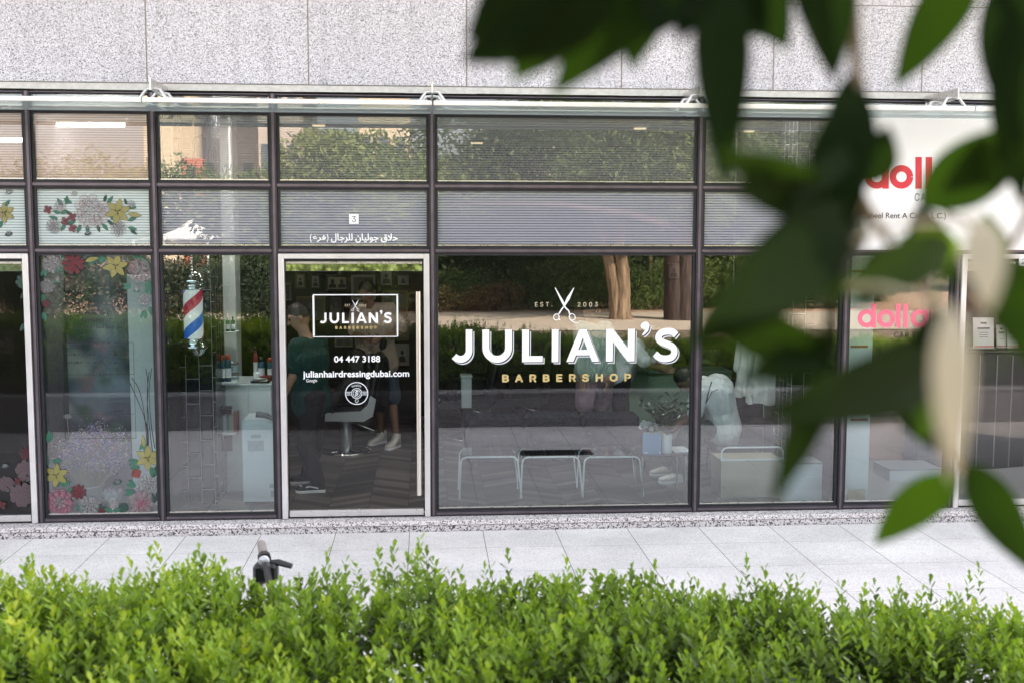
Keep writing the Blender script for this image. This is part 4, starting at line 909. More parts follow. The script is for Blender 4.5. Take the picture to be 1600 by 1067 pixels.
# slatted panel, white column, cabinet and what stands on it
SLAT = M('dark blue slats', (.03, .06, .085), .5)
x0, x1 = pxs(323, 346, 1.5); t = thing('slatted_screen', 'dark blue vertical slat screen behind the tiled pillar by the barber pole', 'screen', (x0, 1.5, FLOOR)); mb = MB()
for i in range(6): mb.box(x0+(x1-x0)*i/6+.004, x0+(x1-x0)*(i+1)/6-.004, 1.5, 1.53, FLOOR, 2.0, 0, .003)
mb.box(x0, x1, 1.531, 1.545, FLOOR, 2.0); mb.build('slats', SLAT, t)
x0, x1 = pxs(346, 371, 1.62); t = thing('white_column', 'broad white column rising behind the white cabinet', 'column', (x0, 1.62, FLOOR)); mb = MB(); mb.box(x0, x1, 1.62, 1.9, FLOOR, 3.5, 0, .006); mb.build('shaft', WHITE, t)
x0, x1 = pxs(350, 425, 1.0); ztop = P(380, 599, 1.0).z
t = thing('cabinet', 'white cabinet in the bay with the barber pole', 'cabinet', (x0, 1.0, FLOOR)); mb = MB(); mb.box(x0+.006, x1-.006, 1.004, 1.55, FLOOR, ztop-.025, 0, .004); mb.build('body', WHITE, t)
mb = MB(); mb.box(x0-.01, x1+.01, .985, 1.56, ztop-.024, ztop, 0, .003); mb.build('worktop', M('pale worktop', (.62, .64, .64), .4), t)
mb = MB(); xm = (x0+x1)/2; mb.box(x0+.012, xm-.003, .992, 1.003, FLOOR+.05, ztop-.04, 0, .003); mb.build('door', WHITE, t); mb = MB(); mb.box(xm+.003, x1-.012, .992, 1.003, FLOOR+.05, ztop-.04, 0, .003); mb.build('door', WHITE, t)
def shelf(label, px0, px1, py, y, d=.2):
    a, b = P(px0, py, y), P(px1, py, y); t = thing('shelf', label, 'shelf', (a.x, y, a.z)); mb = MB(); mb.box(a.x, b.x, y, y+d, a.z-.018, a.z, 0, .002); mb.build('board', WHITE, t)
    mb = MB(); mb.box(a.x+.01, a.x+.03, y+d-.03, y+d, a.z-.12, a.z-.0185); mb.build('bracket', STEEL, t); return a.z
zs1 = shelf('small white shelf holding green bottles', 334, 369, 519, 1.35); zs2 = shelf('low white shelf holding books by the floor unit', 327, 368, 677, .78); zs3 = shelf('white tray shelf holding spray cans', 327, 367, 598, .80)
def bottle(label, px, z, y, h, r, body, capm, group, neck=True):
    x = P(px, 560, y).x; t = thing('bottle', label, 'bottle', (x, y, z), group); mb = MB()
    mb.lathe((x, y, z+.0005), [(0, 0), (r*.95, 0), (r, .006), (r, h*.66), (r*.85, h*.74), (r*.38, h*.80), (r*.38, h*.86), (0, h*.86)] if neck else [(0, 0), (r, 0), (r, h*.76), (r*.8, h*.80), (0, h*.80)], 16); mb.build('body', body, t)
    mb = MB(); mb.lathe((x, y, z), [(0, h*.865), (r*.45, h*.865), (r*.45, h), (0, h)] if neck else [(0, h*.802), (r*.86, h*.802), (r*.80, h*.97), (r*.6, h), (0, h)], 16); mb.build('cap', capm, t)
    mb = MB(); mb.lathe((x, y, z), [(r*1.015, h*.15), (r*1.02, h*.5)], 16); mb.build('paper_label', VINYL, t)
GRB = M('green bottle', (.05, .16, .11), .15, spec=.6); BLB = M('blue bottle', (.02, .09, .16), .3); REDC = M('red cap', (.50, .05, .04), .35); BLKP = M('black plastic', (.015, .015, .018), .35)
for k, (px, w) in enumerate(zip((340, 348, 357, 365), ('first', 'second', 'third', 'last'))): bottle('slim green bottle, %s from the left on the small shelf' % w, px, zs1, 1.43, .135, .019, GRB, BLKP, 'green bottles on the small shelf')
bottle('dark spray can with red cap, left one of the pair', 346, zs3, .88, .235, .028, BLB, REDC, 'spray cans on the tray shelf', False); bottle('dark spray can with red cap, right one of the pair', 356, zs3, .90, .24, .028, BLB, REDC, 'spray cans on the tray shelf', False)
bottle('blue bottle with dark cap at the right of the cabinet top', 408, ztop, 1.35, .20, .03, BLB, BLKP, 'bottles on the white cabinet', False); bottle('red capped bottle at the right edge of the cabinet top', 421, ztop, 1.30, .20, .022, BLB, REDC, 'bottles on the white cabinet', False)
bottle('tall red bottle at the back of the cabinet top', 399, ztop, 1.40, .30, .02, M('red bottle', (.30, .02, .04), .3), BLKP, 'bottles on the white cabinet')
for k, (lb, z, y_) in enumerate((('lower white pomade tin of the pair stacked on the cabinet', ztop+.0, 1.10), ('upper white pomade tin of the pair stacked on the cabinet', ztop+.095, 1.10))):
    x = P(364, 580, y_).x; t = thing('pomade_tin', lb, 'tin', (x, y_, z), 'stacked pomade tins'); mb = MB(); mb.lathe((x, y_, z+.0005), [(0, 0), (.05, 0), (.052, .005), (.052, .065), (0, .065)], 24); mb.build('body', VINYL, t); mb = MB(); mb.lathe((x, y_, z), [(.054, .0655), (.054, .085), (.05, .09), (0, .09)], 24); mb.build('lid', M('grey lid', (.25, .25, .26), .4), t)
    mb = MB(); a = math.pi*1.6; mb.lathe((x, y_, z), [(.0526, .012), (.0526, .055)], 24); mb.build('paper_label', M('pale blue label', (.42, .55, .62), .5), t)
x = P(401, 580, 1.2).x; t = thing('cup', 'small white cup on the cabinet beside the folded red towel', 'cup', (x, 1.2, ztop)); mb = MB(); mb.lathe((x, 1.2, ztop+.0005), [(0, 0), (.026, 0), (.032, .075), (.029, .075), (.024, .006), (0, .006)], 20); mb.build('body', VINYL, t); mb = MB(); mb.tube([(x+.03, 1.2, ztop+.06), (x+.05, 1.2, ztop+.055), (x+.05, 1.2, ztop+.03), (x+.028, 1.2, ztop+.02)], .005, 8); mb.build('handle', VINYL, t)
x0, x1 = pxs(406, 424, 1.12); t = thing('towel', 'folded dark red towel on the white cabinet', 'towel', (x0, 1.12, ztop)); mb = MB()
for k in range(3): mb.box(x0+.004*k, x1-.003*k, 1.1+.004*k, 1.24, ztop+.001+.016*k, ztop+.016+.016*k, 0, .007)
mb.build('folds', fabric('dark red terry', (.26, .02, .03)), t)
a, b = P(391, 598, 1.02), P(420, 590, 1.02); t = thing('clipper_case', 'black open case with pale rim on the white cabinet front', 'case', (a.x, 1.02, ztop)); mb = MB(); mb.box(a.x, b.x, 1.02, 1.10, ztop+.001, ztop+.03, 0, .008); mb.build('shell', BLKP, t); mb = MB(); mb.tube([(a.x+.01, 1.018, ztop+.02), (a.x+.03, 1.018, ztop+.045), (b.x-.03, 1.03, ztop+.04), (b.x, 1.05, ztop+.015)], .005, 6); mb.build('rim', STEEL, t)
bm = [M('book cover %s' % n, c, .6) for n, c in (('cream', (.55, .50, .42)), ('white', (.68, .68, .66)), ('grey', (.35, .37, .38)), ('brick', (.36, .10, .08)), ('ivory', (.60, .58, .50)))]
xb = P(344, 660, .86).x
for k, (nm_, w, h) in enumerate((('cream', .026, .145), ('white', .03, .15), ('grey', .022, .135), ('ivory', .035, .155), ('brick', .03, .185))):
    t = thing('book', '%s spined book standing on the low shelf' % nm_, 'book', (xb, .84, zs2), 'books on the low shelf'); mb = MB(); mb.box(xb, xb+.003, .84, .95, zs2+.001, zs2+h); mb.box(xb+w-.003, xb+w, .84, .95, zs2+.001, zs2+h); mb.box(xb+.0031, xb+w-.0031, .838, .842, zs2+.001, zs2+h); mb.build('cover', MATS['book cover '+nm_], t)
    mb = MB(); mb.box(xb+.0032, xb+w-.0032, .8425, .946, zs2+.004, zs2+h-.003); mb.build('pages', M('paper', (.66, .62, .54), .8), t); xb += w+.002
pbox(MB(), 338, 362, 634, 676, .98, 1.2)
a, b = P(338, 634, .99), P(363, 676, .99); t = thing('storage_box', 'dark brown lidded box behind the books on the low shelf', 'box', (a.x, .99, zs2)); mb = MB(); mb.box(a.x, b.x, .99, 1.15, zs2-.2, a.z-.03, 0, .004); mb.build('body', M('dark brown leather', (.06, .03, .03), .5), t); mb = MB(); mb.box(a.x-.005, b.x+.005, .985, 1.155, a.z-.029, a.z, 0, .004); mb.build('lid', MATS['dark brown leather'], t)
# white bin with arched top
yb_ = .50; a, b = P(378, 655, yb_), P(433, 785, yb_); H = FLOOR
t = thing('towel_bin', 'white upright towel warmer with an arched top beside the door', 'appliance', ((a.x+b.x)/2, yb_, FLOOR)); w = b.x-a.x
pts = [(a.x, H+.02), (b.x, H+.02), (b.x, a.z-.10)]+[(b.x-w*.55*(1-math.cos(R(q))), a.z-.10+.10*math.sin(R(q))) for q in (20, 40, 60, 75, 90)]+[(a.x+.012, a.z), (a.x, a.z-.012)]
mb = MB(); mb.prism(pts, yb_, yb_+.34); mb.build('body', M('white plastic', (.80, .82, .83), .35), t)
pts = [(a.x+.012, H+.05), (b.x-.03, H+.05), (b.x-.03, a.z-.13)]+[(b.x-.03-w*.5*(1-math.cos(R(q))), a.z-.13+.09*math.sin(R(q))) for q in (20, 40, 60, 75, 90)]+[(a.x+.012, a.z-.04)]
mb = MB(); mb.prism(pts, yb_-.010, yb_-.0005); mb.build('front_panel', MATS['white plastic'], t)
def onbin(px0, px1, py0, py1, y0, nm, mat): q, q2 = P(px0, py0, y0), P(px1, py1, y0); mb = MB(); mb.box(q.x, q2.x, y0, yb_-.0103, q2.z, q.z, 0, .002); mb.build(nm, mat, t)
PG = M('pale grey plastic', (.45, .49, .52), .4); onbin(392, 407, 679, 684, yb_-.02, 'handle', PG); onbin(387, 412, 688, 704, yb_-.013, 'rating_plate', PG); onbin(421, 430, 755, 762, yb_-.013, 'sticker', PG); onbin(423, 429, 766, 776, yb_-.013, 'sticker', PG)
mb = MB(); q = P(416, 648, yb_+.1); mb.tube([(q.x-.09, yb_+.12, a.z+.025), (q.x+.0, yb_+.12, a.z+.01), (q.x+.08, yb_+.12, a.z-.06)], .028, 12); mb.build('lid_grip', M('grey rubber', (.14, .15, .16), .5), t)
mb = MB(); mb.box(a.x+.01, b.x-.01, yb_+.02, yb_+.32, H+.001, H+.0195); mb.build('feet', BLKP, t)

# barber chairs
LEATH = M('black leather', (.015, .015, .017), .38, 0, .2, 20); GREYM = M('pale grey metal', (.42, .47, .50), .35, .6)
def barber_chair(label, x, y, rz, seatm=LEATH, GREYM=GREYM):
    t = thing('barber_chair', label, 'barber chair', (x, y, FLOOR), 'barber chairs'); z0 = FLOOR; X = lambda dx, dy, dz: (x+dx, y+dy, z0+dz)
    mb = MB(); mb.lathe((x, y, z0), [(0, .0), (.27, 0), (.27, .012), (.24, .03), (.09, .05), (.075, .06), (0, .06)], 32); mb.build('base', CHROME, t)
    mb = MB(); mb.lathe((x, y, z0), [(.06, .0605), (.06, .30), (.085, .31), (.085, .36), (0, .36)], 24); mb.build('pedestal', GREYM, t)
    mb = MB(); mb.box(x-.24, x+.26, y-.23, y+.23, z0+.405, z0+.52, 0, .045); mb.build('seat', seatm, t)
    mb = MB(); Mx = Matrix.Translation(Vector(X(.26, 0, .56))) @ Matrix.Rotation(R(12), 4, 'Y'); mb.box(-.05, .06, -.22, .22, 0, .52, 0, .04, Mx); b_ = mb.build('backrest', seatm, t)
    mb = MB(); Mx = Matrix.Translation(Vector(X(.39, 0, 1.10))) @ Matrix.Rotation(R(12), 4, 'Y'); mb.box(-.03, .04, -.12, .12, 0, .14, 0, .03, Mx); mb.build('headrest', seatm, t)
    for s in (-1, 1):
        pts = [(x-.34, z0+.375), (x+.20, z0+.365), (x+.30, z0+.42), (x+.335, z0+.60), (x+.275, z0+.64), (x+.245, z0+.54), (x+.17, z0+.475), (x-.28, z0+.455)]
        mb = MB(); yy = y+s*.245; mb.prism(pts, yy-.012, yy+.012); mb.build('side_frame', GREYM, t)
        mb = MB(); mb.box(x-.18, x+.24, y+s*.255-.03, y+s*.255+.03, z0+.68, z0+.72, 0, .015); mb.tube([X(.22, s*.255, .68), X(.24, s*.25, .58)], .014, 8); mb.tube([X(-.12, s*.255, .68), X(-.12, s*.25, .46)], .014, 8); mb.build('armrest', seatm, t)
    mb = MB(); mb.tube([X(-.30, -.2, .42), X(-.52, -.2, .16), X(-.52, .2, .16), X(-.30, .2, .42)], .014, 10); mb.box(x-.58, x-.44, y-.19, y+.19, z0+.165, z0+.18, 0, .004); mb.build('footrest', CHROME, t)
    mb = MB(); mb.tube([X(.09, -.1, .33), X(.32, -.16, .25)], .009, 8); mb.build('pump_lever', CHROME, t)
    return t
q = onfloor(541, 705); barber_chair('grey metal framed barber chair on a round chrome base behind the door', q.x, q.y, 0)
q = P(728, 660, 3.6); c2 = barber_chair('black barber chair behind the letter J of the wide window', q.x, 3.6, 0, LEATH, M('black chair frame', (.05, .05, .055), .35, .5))
for px, lb in ((812, 'black barber chair behind the letters U and L of the wide window'),): q = P(px, 660, 3.7); dup(c2, (q.x, 3.7, FLOOR), lb)
# draped customer cape on the first chair
q = onfloor(541, 705); t = thing('salon_cape', 'black salon cape draped over the barber chair behind the door', 'cape', (q.x, q.y, FLOOR+.53)); mb = MB()
for s in (-1, 0, 1): mb.cap((q.x-.12, q.y+s*.12, FLOOR+.62), (q.x+.12, q.y+s*.12, FLOOR+.64), .10, .12)
mb.cap((q.x+.1, q.y, FLOOR+.65), (q.x+.12, q.y, FLOOR+1.0), .17, .12); mb.cap((q.x-.1, q.y-.25, FLOOR+.6), (q.x+.1, q.y-.22, FLOOR+.8), .08, .1); fused(mb, 'cloth', fabric('black nylon', (.01, .01, .012), .6), t, .012, 5)
# sofa, stools, low table
a, b = P(726, 648, 2.3), P(1001, 648, 2.3); t = thing('sofa', 'long low dark blue sofa behind the white tube stools', 'sofa', (a.x, 2.3, FLOOR)); NAVY = fabric('dark navy cloth', (.010, .016, .028)); n = 3; W = (b.x-a.x)/n
mb = MB(); mb.box(a.x, b.x, 1.75, 2.5, FLOOR+.08, FLOOR+.22, 0, .02); mb.build('base', NAVY, t)
for i in range(n):
    mb = MB(); mb.box(a.x+W*i+.006, a.x+W*(i+1)-.006, 1.75, 2.28, FLOOR+.221, FLOOR+.37, 0, .035); mb.build('seat_cushion', NAVY, t)
    mb = MB(); mb.box(a.x+W*i+.006, a.x+W*(i+1)-.006, 2.285, 2.5, FLOOR+.221, a.z+.012*(i % 2), 0, .05); mb.build('back_cushion', NAVY, t)
for xx in (a.x+.06, b.x-.06):
    for yy in (1.8, 2.45): mb = MB(); mb.tube([(xx, yy, FLOOR), (xx, yy, FLOOR+.08)], .02, 8); mb.build('leg', BLKP, t)
WT = M('white tube', (.86, .88, .88), .25); ACR = glass('clear acrylic', (.93, .97, .97), .02)
stool0 = None
for k, (pa_, pb_) in enumerate(((720, 809), (816, 905), (913, 1000))):
    A, B = P(pa_, 714, .55), P(pb_, 714, .55); z1 = A.z; lb = ('leftmost', 'middle', 'rightmost')[k]
    t = thing('stool', 'low stool of bent white tube, %s of the row in the wide window' % lb, 'stool', ((A.x+B.x)/2, .75, FLOOR), 'white tube stools'); w = (B.x-A.x)
    for yy in (.55, .93):
        pts = [(A.x-.012, yy, FLOOR), (A.x, yy, z1-.05)]+[(A.x+.05*(1-math.cos(R(q_))), yy, z1-.05+.05*math.sin(R(q_))) for q_ in (30, 60, 90)]+[(B.x-.05*(1-math.cos(R(q_))), yy, z1-.05+.05*math.sin(R(q_))) for q_ in (90, 60, 30)]+[(B.x, yy, z1-.05), (B.x+.035, yy, FLOOR)]
        mb = MB(); mb.tube(pts, .0085 if yy < .6 else .006, 10); mb.build('leg_frame', WT, t)
    mb = MB(); mb.box(A.x+.02, B.x-.02, .545, .935, z1+.009, z1+.016, 0, .002); mb.build('seat', ACR, t)
    mb = MB()
    for xx in (A.x+.09, B.x-.09): mb.box(xx-.012, xx+.012, .545, .562, z1-.0115, z1+.009)
    mb.build('clip', BLKP, t)
zt_ = P(1030, 709, .52).z; a, b = P(1000, 709, .45), P(1078, 709, .45); t = thing('side_table', 'low glass side table carrying the blue calendar and plant pot', 'side table', (a.x, .45, FLOOR)); mb = MB(); mb.box(a.x, b.x, .45, .85, zt_-.010, zt_-.001, 0, .002); mb.build('table_top', ACR, t)
for xx in (a.x+.03, b.x-.03):
    for yy in (.48, .82): mb = MB(); mb.tube([(xx, yy, FLOOR), (xx, yy, zt_-.0105)], .008, 8); mb.build('leg', M('brushed tube', (.35, .36, .37), .35, .8), t)
a, b = P(1006, 678, .52), P(1033.5, 708, .52); t = thing('desk_calendar', 'blue ring-bound desk calendar beside the white plant pot', 'calendar', (a.x, .52, zt_)); mb = MB()
mb.add([(a.x, .52, zt_), (b.x, .52, zt_), (b.x, .56, a.z), (a.x, .56, a.z), (a.x, .60, zt_), (b.x, .60, zt_)], [(0, 1, 2, 3), (3, 2, 5, 4), (0, 3, 4), (1, 5, 2)]); mb.build('card', M('calendar blue', (.20, .36, .60), .6), t)
mb = MB()
for i in range(12): mb.tube([(a.x+.01+(b.x-a.x-.02)*i/11, .56+.012*math.cos(q_), a.z+.004+.012*math.sin(q_)) for q_ in (0, 1.57, 3.14, 4.7, 6.28)], .0018, 5)
mb.build('ring_binding', WT, t); mb = MB(); mb.box(a.x+.008, a.x+.035, .5185, .5195, zt_+.01, zt_+.02); mb.box(b.x-.022, b.x-.01, .5185, .5195, zt_+.008, zt_+.02); mb.build('print', VINYL, t)
PLANTL = leaf_mat('house plant leaves', [(0, (.012, .04, .018)), (.5, (.03, .09, .03)), (1, (.07, .15, .05))], .2, .3, .5)
def frond_plant(name, label, x, y, z, stems, mat, seed, ll, spread, hmax, cat='plant', potm=None, pot=None):
    t = thing(name, label, cat, (x, y, z)); g = np.random.default_rng(seed); z1 = z
    if pot:
        mb = MB(); r, h = pot; mb.lathe((x, y, z+.0005), [(0, 0), (r*.88, 0), (r*.92, .004), (r, h), (r*.92, h), (r*.86, h*.85), (0, h*.85)], 28); mb.build('pot', potm, t); z1 = z+h*.85
    P_, D_, L_ = [], [], []; mb = MB()
    for i in range(stems):
        a = g.uniform(0, 6.28); h = hmax*g.uniform(.55, 1); o = spread*g.uniform(.2, 1); pts = [Vector((x, y, z1))+Vector((math.cos(a)*o*q**1.6, math.sin(a)*o*q**1.6, h*q)) for q in np.linspace(0, 1, 7)]; mb.tube(pts, [.005, .005, .0045, .004, .003, .002, .001], 5)
        for q in np.linspace(.3, 1, 9):
            p = pts[0].lerp(pts[-1], q); p = pts[min(6, int(q*6))]; 
            for sd in (-1, 1): P_.append(p); D_.append((math.cos(a+sd*1.3)+g.normal(0, .2), math.sin(a+sd*1.3)+g.normal(0, .2), .55)); L_.append(ll*g.uniform(.7, 1.1))
    mb.build('stems', M('plant stem', (.08, .14, .05), .6), t); P_ = np.array(P_); L_ = np.array(L_); V, F, c = place_leaves(P_, np.array(D_), L_, L_*.5, g.normal(0, .3, len(P_))); np_mesh('foliage', V, F, mat, t, np.repeat(g.uniform(0, 1, len(P_)), c)); return t
x = P(1043, 690, .55).x; frond_plant('pot_plant', 'glossy green plant in a smooth white pot in the wide window', x, .57, zt_, 11, PLANTL, 4, .10, .24, .38, 'pot plant', M('white ceramic', (.78, .79, .78), .3), (.047, .17))
x = P(1018, 668, .72).x; t = frond_plant('flower_pot', 'small pot of white flowers behind the blue calendar', x, .74, zt_, 6, PLANTL, 6, .05, .09, .15, 'flower pot', M('dark red pot', (.15, .02, .03), .4), (.04, .10))
mb = MB(); r2 = random.Random(3)
for i in range(9): 
    c_ = Vector((x+r2.uniform(-.09, .07), .74+r2.uniform(-.05, .05), zt_+.20+r2.uniform(-.02, .06)))
    for k in range(5): mb.ball(c_+Vector((.013*math.cos(k*1.26), -.004, .013*math.sin(k*1.26))), (.010, .006, .010), None, 8, 6)
mb.build('blossom', VINYL, t)
a = P(1062, 690, .62); t = thing('magazines', 'few white magazines lying on the glass side table beside the pot', 'magazines', (a.x, .62, zt_)); mb = MB()
for k in range(3): mb.box(a.x-.05+.01*k, a.x+.10-.012*k, .58+.01*k, .80, zt_+.0005+.005*k, zt_+.005+.005*k)
mb.build('covers', VINYL, t)
# green counter, dark mirror, pale box, metal chair, coats, boxes
a, b = P(958, 580, 3.3), P(1200, 580, 3.3); t = thing('reception_counter', 'sage green counter front behind the seated person', 'counter', (a.x, 3.3, FLOOR)); SAGE = M('sage paint', (.24, .36, .25), .6, 0, .08, 3); mb = MB(); mb.box(a.x, b.x, 3.3, 3.7, FLOOR, a.z-.03, 0, .005); mb.build('front', SAGE, t); mb = MB(); mb.box(a.x-.02, b.x+.02, 3.27, 3.73, a.z-.0295, a.z, 0, .004); mb.build('worktop', M('dark green worktop', (.16, .24, .19), .4), t)
a, b = P(1092, 543, 3.9), P(1148, 579, 3.9); t = thing('mirror', 'dark framed mirror above the sage green counter', 'mirror', (a.x, 3.9, b.z)); mb = MB(); mb.box(a.x, b.x, 3.9, 3.93, b.z, a.z, 0, .004); mb.build('frame', BLKP, t); mb = MB(); mb.box(a.x+.03, b.x-.03, 3.892, 3.8995, b.z+.03, a.z-.03); mb.build('glass', M('dim mirror', (.30, .30, .32), .05, .9), t)
a, b = P(721, 590, 2.6), P(737, 637, 2.6); t = thing('pedestal_box', 'small pale box on dark legs behind the letter J', 'box', (a.x, 2.6, FLOOR)); mb = MB(); mb.box(a.x+.02, b.x-.02, 2.62, 2.78, FLOOR, b.z-.001); mb.build('stand', BLKP, t); mb = MB(); mb.box(a.x, b.x, 2.6, 2.8, b.z, a.z, 0, .004); mb.build('body', M('pale grey board', (.42, .45, .45), .6), t); mb = MB(); mb.box(a.x-.008, b.x+.008, 2.59, 2.81, a.z+.0005, a.z+.02, 0, .003); mb.build('lid', MATS['pale grey board'], t)
def metal_chair(label, px, y):
    x = P(px, 660, y).x; t = thing('metal_chair', label, 'chair', (x, y, FLOOR)); z = FLOOR
    mb = MB(); mb.box(x-.21, x+.21, y-.2, y+.22, z+.44, z+.475, 0, .015); mb.build('seat', LEATH, t)
    pts = [(x-.21, y+.22, z+.46), (x-.215, y+.27, z+.80)]+[(x-.215+.06*(1-math.cos(R(q))), y+.28, z+.80+.06*math.sin(R(q))) for q in (30, 60, 90)]+[(x+.215-.06*(1-math.cos(R(q))), y+.28, z+.80+.06*math.sin(R(q))) for q in (90, 60, 30)]+[(x+.215, y+.27, z+.80), (x+.21, y+.22, z+.46)]
    mb = MB(); mb.tube(pts, .010, 10); mb.build('back_frame', CHROME, t); mb = MB(); mb.box(x-.19, x+.19, y+.262, y+.285, z+.56, z+.835, 0, .01); mb.build('backrest', LEATH, t)
    for sx_ in (-1, 1):
        for sy_ in (-1, 1): mb = MB(); mb.tube([(x+sx_*.19, y+sy_*.18, z+.438), (x+sx_*.22, y+sy_*.22, z)], .010, 10); mb.build('leg', CHROME, t)
metal_chair('black chair with bent chrome back behind the seated person', 1172, 1.75)
a, b = P(1112, 660, 1.35), P(1150, 0, 1.35); t = thing('bench', 'dark padded bench under the seated person', 'bench', (a.x, 1.35, FLOOR)); zz = P(1130, 690, 1.35).z; mb = MB(); mb.box(a.x-.02, a.x+.42, 1.1, 1.6, zz-.08, zz, 0, .02); mb.build('seat', LEATH, t)
for xx in (a.x+.02, a.x+.38):
    for yy in (1.15, 1.55): mb = MB(); mb.tube([(xx, yy, FLOOR), (xx, yy, zz-.081)], .014, 8); mb.build('leg', BLKP, t)
COATM = fabric('white coat cloth', (.72, .73, .70)); WOOD = M('pale hanger wood', (.52, .38, .22), .5)
def coat(label, pxc, py0, py1, y, w, seed):
    c_ = P(pxc, py0, y); e = P(pxc, py1, y); t = thing('barber_coat', label, 'coat', (c_.x, y, e.z), 'white barber coats'); mb = MB(); H = c_.z-e.z; n = 40; rows = 12; vs_ = []; fs = []; r2 = random.Random(seed); ph_ = [r2.uniform(0, 6) for _ in range(4)]
    for i in range(rows+1):
        k = i/rows; hw = w*(.30 if i == 0 else .62+.38*k); dp = .06+.05*k
        for j in range(n):
            a_ = 2*math.pi*j/n; f_ = 1+.13*k*math.sin(7*a_+ph_[0])+.09*k*math.sin(11*a_+ph_[1]+3*k)+.03*math.sin(4*k*6+ph_[2])
            vs_.append((c_.x+hw*f_*math.cos(a_)*.5, y+dp*f_*math.sin(a_), c_.z-H*k-(.05*abs(math.cos(a_)) if i < 3 else 0)+.012*math.sin(5*a_+ph_[3])*k))
    for i in range(rows):
        for j in range(n): p_ = i*n+j; q_ = i*n+(j+1) % n; fs.append((p_, p_+n, q_+n, q_))
    mb.add(vs_, fs, 0, True); mb.add(vs_[:n], [list(range(n))], 0, True); mb.build('cloth', COATM, t)
    for s in (-1, 1):
        m = MB(); m.cap((c_.x+s*w*.30, y, c_.z-.07), (c_.x+s*w*.47, y-.02, c_.z-H*.62), .055, .045, 12, 0, .7); m.build('sleeve', COATM, t)
    m = MB(); m.tube([(c_.x-.13, y-.02, c_.z-.04), (c_.x, y-.02, c_.z+.015), (c_.x+.22, y-.02, c_.z-.05)], .014, 8); m.tube([(c_.x, y-.02, c_.z+.015), (c_.x, y-.02, c_.z+.06), (c_.x+.02, y-.02, c_.z+.075)], .003, 6); m.build('hanger', WOOD, t)
coat('long white barber coat on a wooden hanger, in front of the other coat', 1203, 497, 629, 1.55, .42, 2); coat('white barber coat hanging half behind the first coat', 1178, 500, 618, 1.68, .36, 5)
a, b = P(1145, 494, 1.62), P(1240, 494, 1.62); t = thing('coat_rail', 'thin steel rail from which the white coats hang', 'rail', (a.x, 1.62, a.z)); mb = MB(); mb.tube([(a.x, 1.62, a.z+.03), (b.x, 1.62, a.z+.03)], .010, 10); mb.build('bar', STEEL, t)
for xx in (a.x, b.x): mb = MB(); mb.tube([(xx, 1.62, a.z+.03), (xx, 1.62, 3.53)], .008, 8); mb.build('hanger_rod', STEEL, t)
a, b = P(1127, 719, .45), P(1222, 778, .45); t = thing('wooden_box', 'tan plywood box with a white tube rim in the tall right window', 'box', (a.x, .45, FLOOR)); PLY = M('tan plywood', (.46, .40, .28), .6, 0, .12, 5); mb = MB(); mb.box(a.x, b.x, .45, .80, FLOOR, a.z, 0, .004); mb.build('body', PLY, t)
zt2 = P(1127, 699, .45).z; pts = [(a.x, .447, a.z+.004), (a.x, .447, zt2-.05)]+[(a.x+.05*(1-math.cos(R(q))), .447, zt2-.05+.05*math.sin(R(q))) for q in (30, 60, 90)]+[(b.x-.05*(1-math.cos(R(q))), .447, zt2-.05+.05*math.sin(R(q))) for q in (90, 60, 30)]+[(b.x, .447, zt2-.05), (b.x, .447, a.z+.004), (a.x, .447, a.z+.004)]
mb = MB(); mb.tube(pts, .008, 8); mb.build('rim', WT, t)
a, b = P(1225, 723, .30), P(1306, 781, .30); t = thing('slatted_box', 'pale blue-white slatted box at the foot of the black tiled pillar', 'box', (a.x, .30, FLOOR)); PB = M('pale box paint', (.72, .78, .80), .5); mb = MB(); h = (a.z-.012-b.z)/3
mb.box(a.x, b.x, .306, .55, b.z, a.z-.012, 0)
for i in range(3): mb.box(a.x+.004, b.x-.004, .2995, .3055, b.z+h*i+.003, b.z+h*(i+1)-.003, 0, .002)
mb.build('slats', PB, t); mb = MB(); mb.box(a.x-.006, b.x+.006, .294, .556, a.z-.0115, a.z+.004, 0, .002); mb.build('lid', M('grey lid board', (.30, .32, .34), .5), t)
# framed pictures on the rear wall
FRM = [M('black picture frame', (.012, .012, .012), .4), M('gilt picture frame', (.13, .10, .05), .4, .3), M('pale picture frame', (.22, .20, .17), .5)]
PAPER = [M('photo print grey', (.20, .19, .18), .5), M('photo print ivory', (.26, .23, .18), .5), M('photo print dark', (.07, .065, .06), .5)]
INK = M('print ink', (.02, .02, .02), .6); INK2 = M('print ink grey', (.12, .115, .11), .6)
def portrait(mb, cx, cz, w, h, y, mi):
    s = min(w, h*.8); pts = [(cx+.20*s*math.cos(a), cz+.12*h+.26*s*math.sin(a)) for a in np.linspace(0, 2*math.pi, 20, endpoint=False)]; mb.prism(pts, y-.0012, y-.0002, mi)
    pts = [(cx-.42*s, cz-.40*h), (cx+.42*s, cz-.40*h)]+[(cx+.40*s*math.cos(a), cz-.22*h+.16*h*math.sin(a)) for a in np.linspace(.1, math.pi-.1, 12)]; mb.prism(pts, y-.0024, y-.0014, mi)
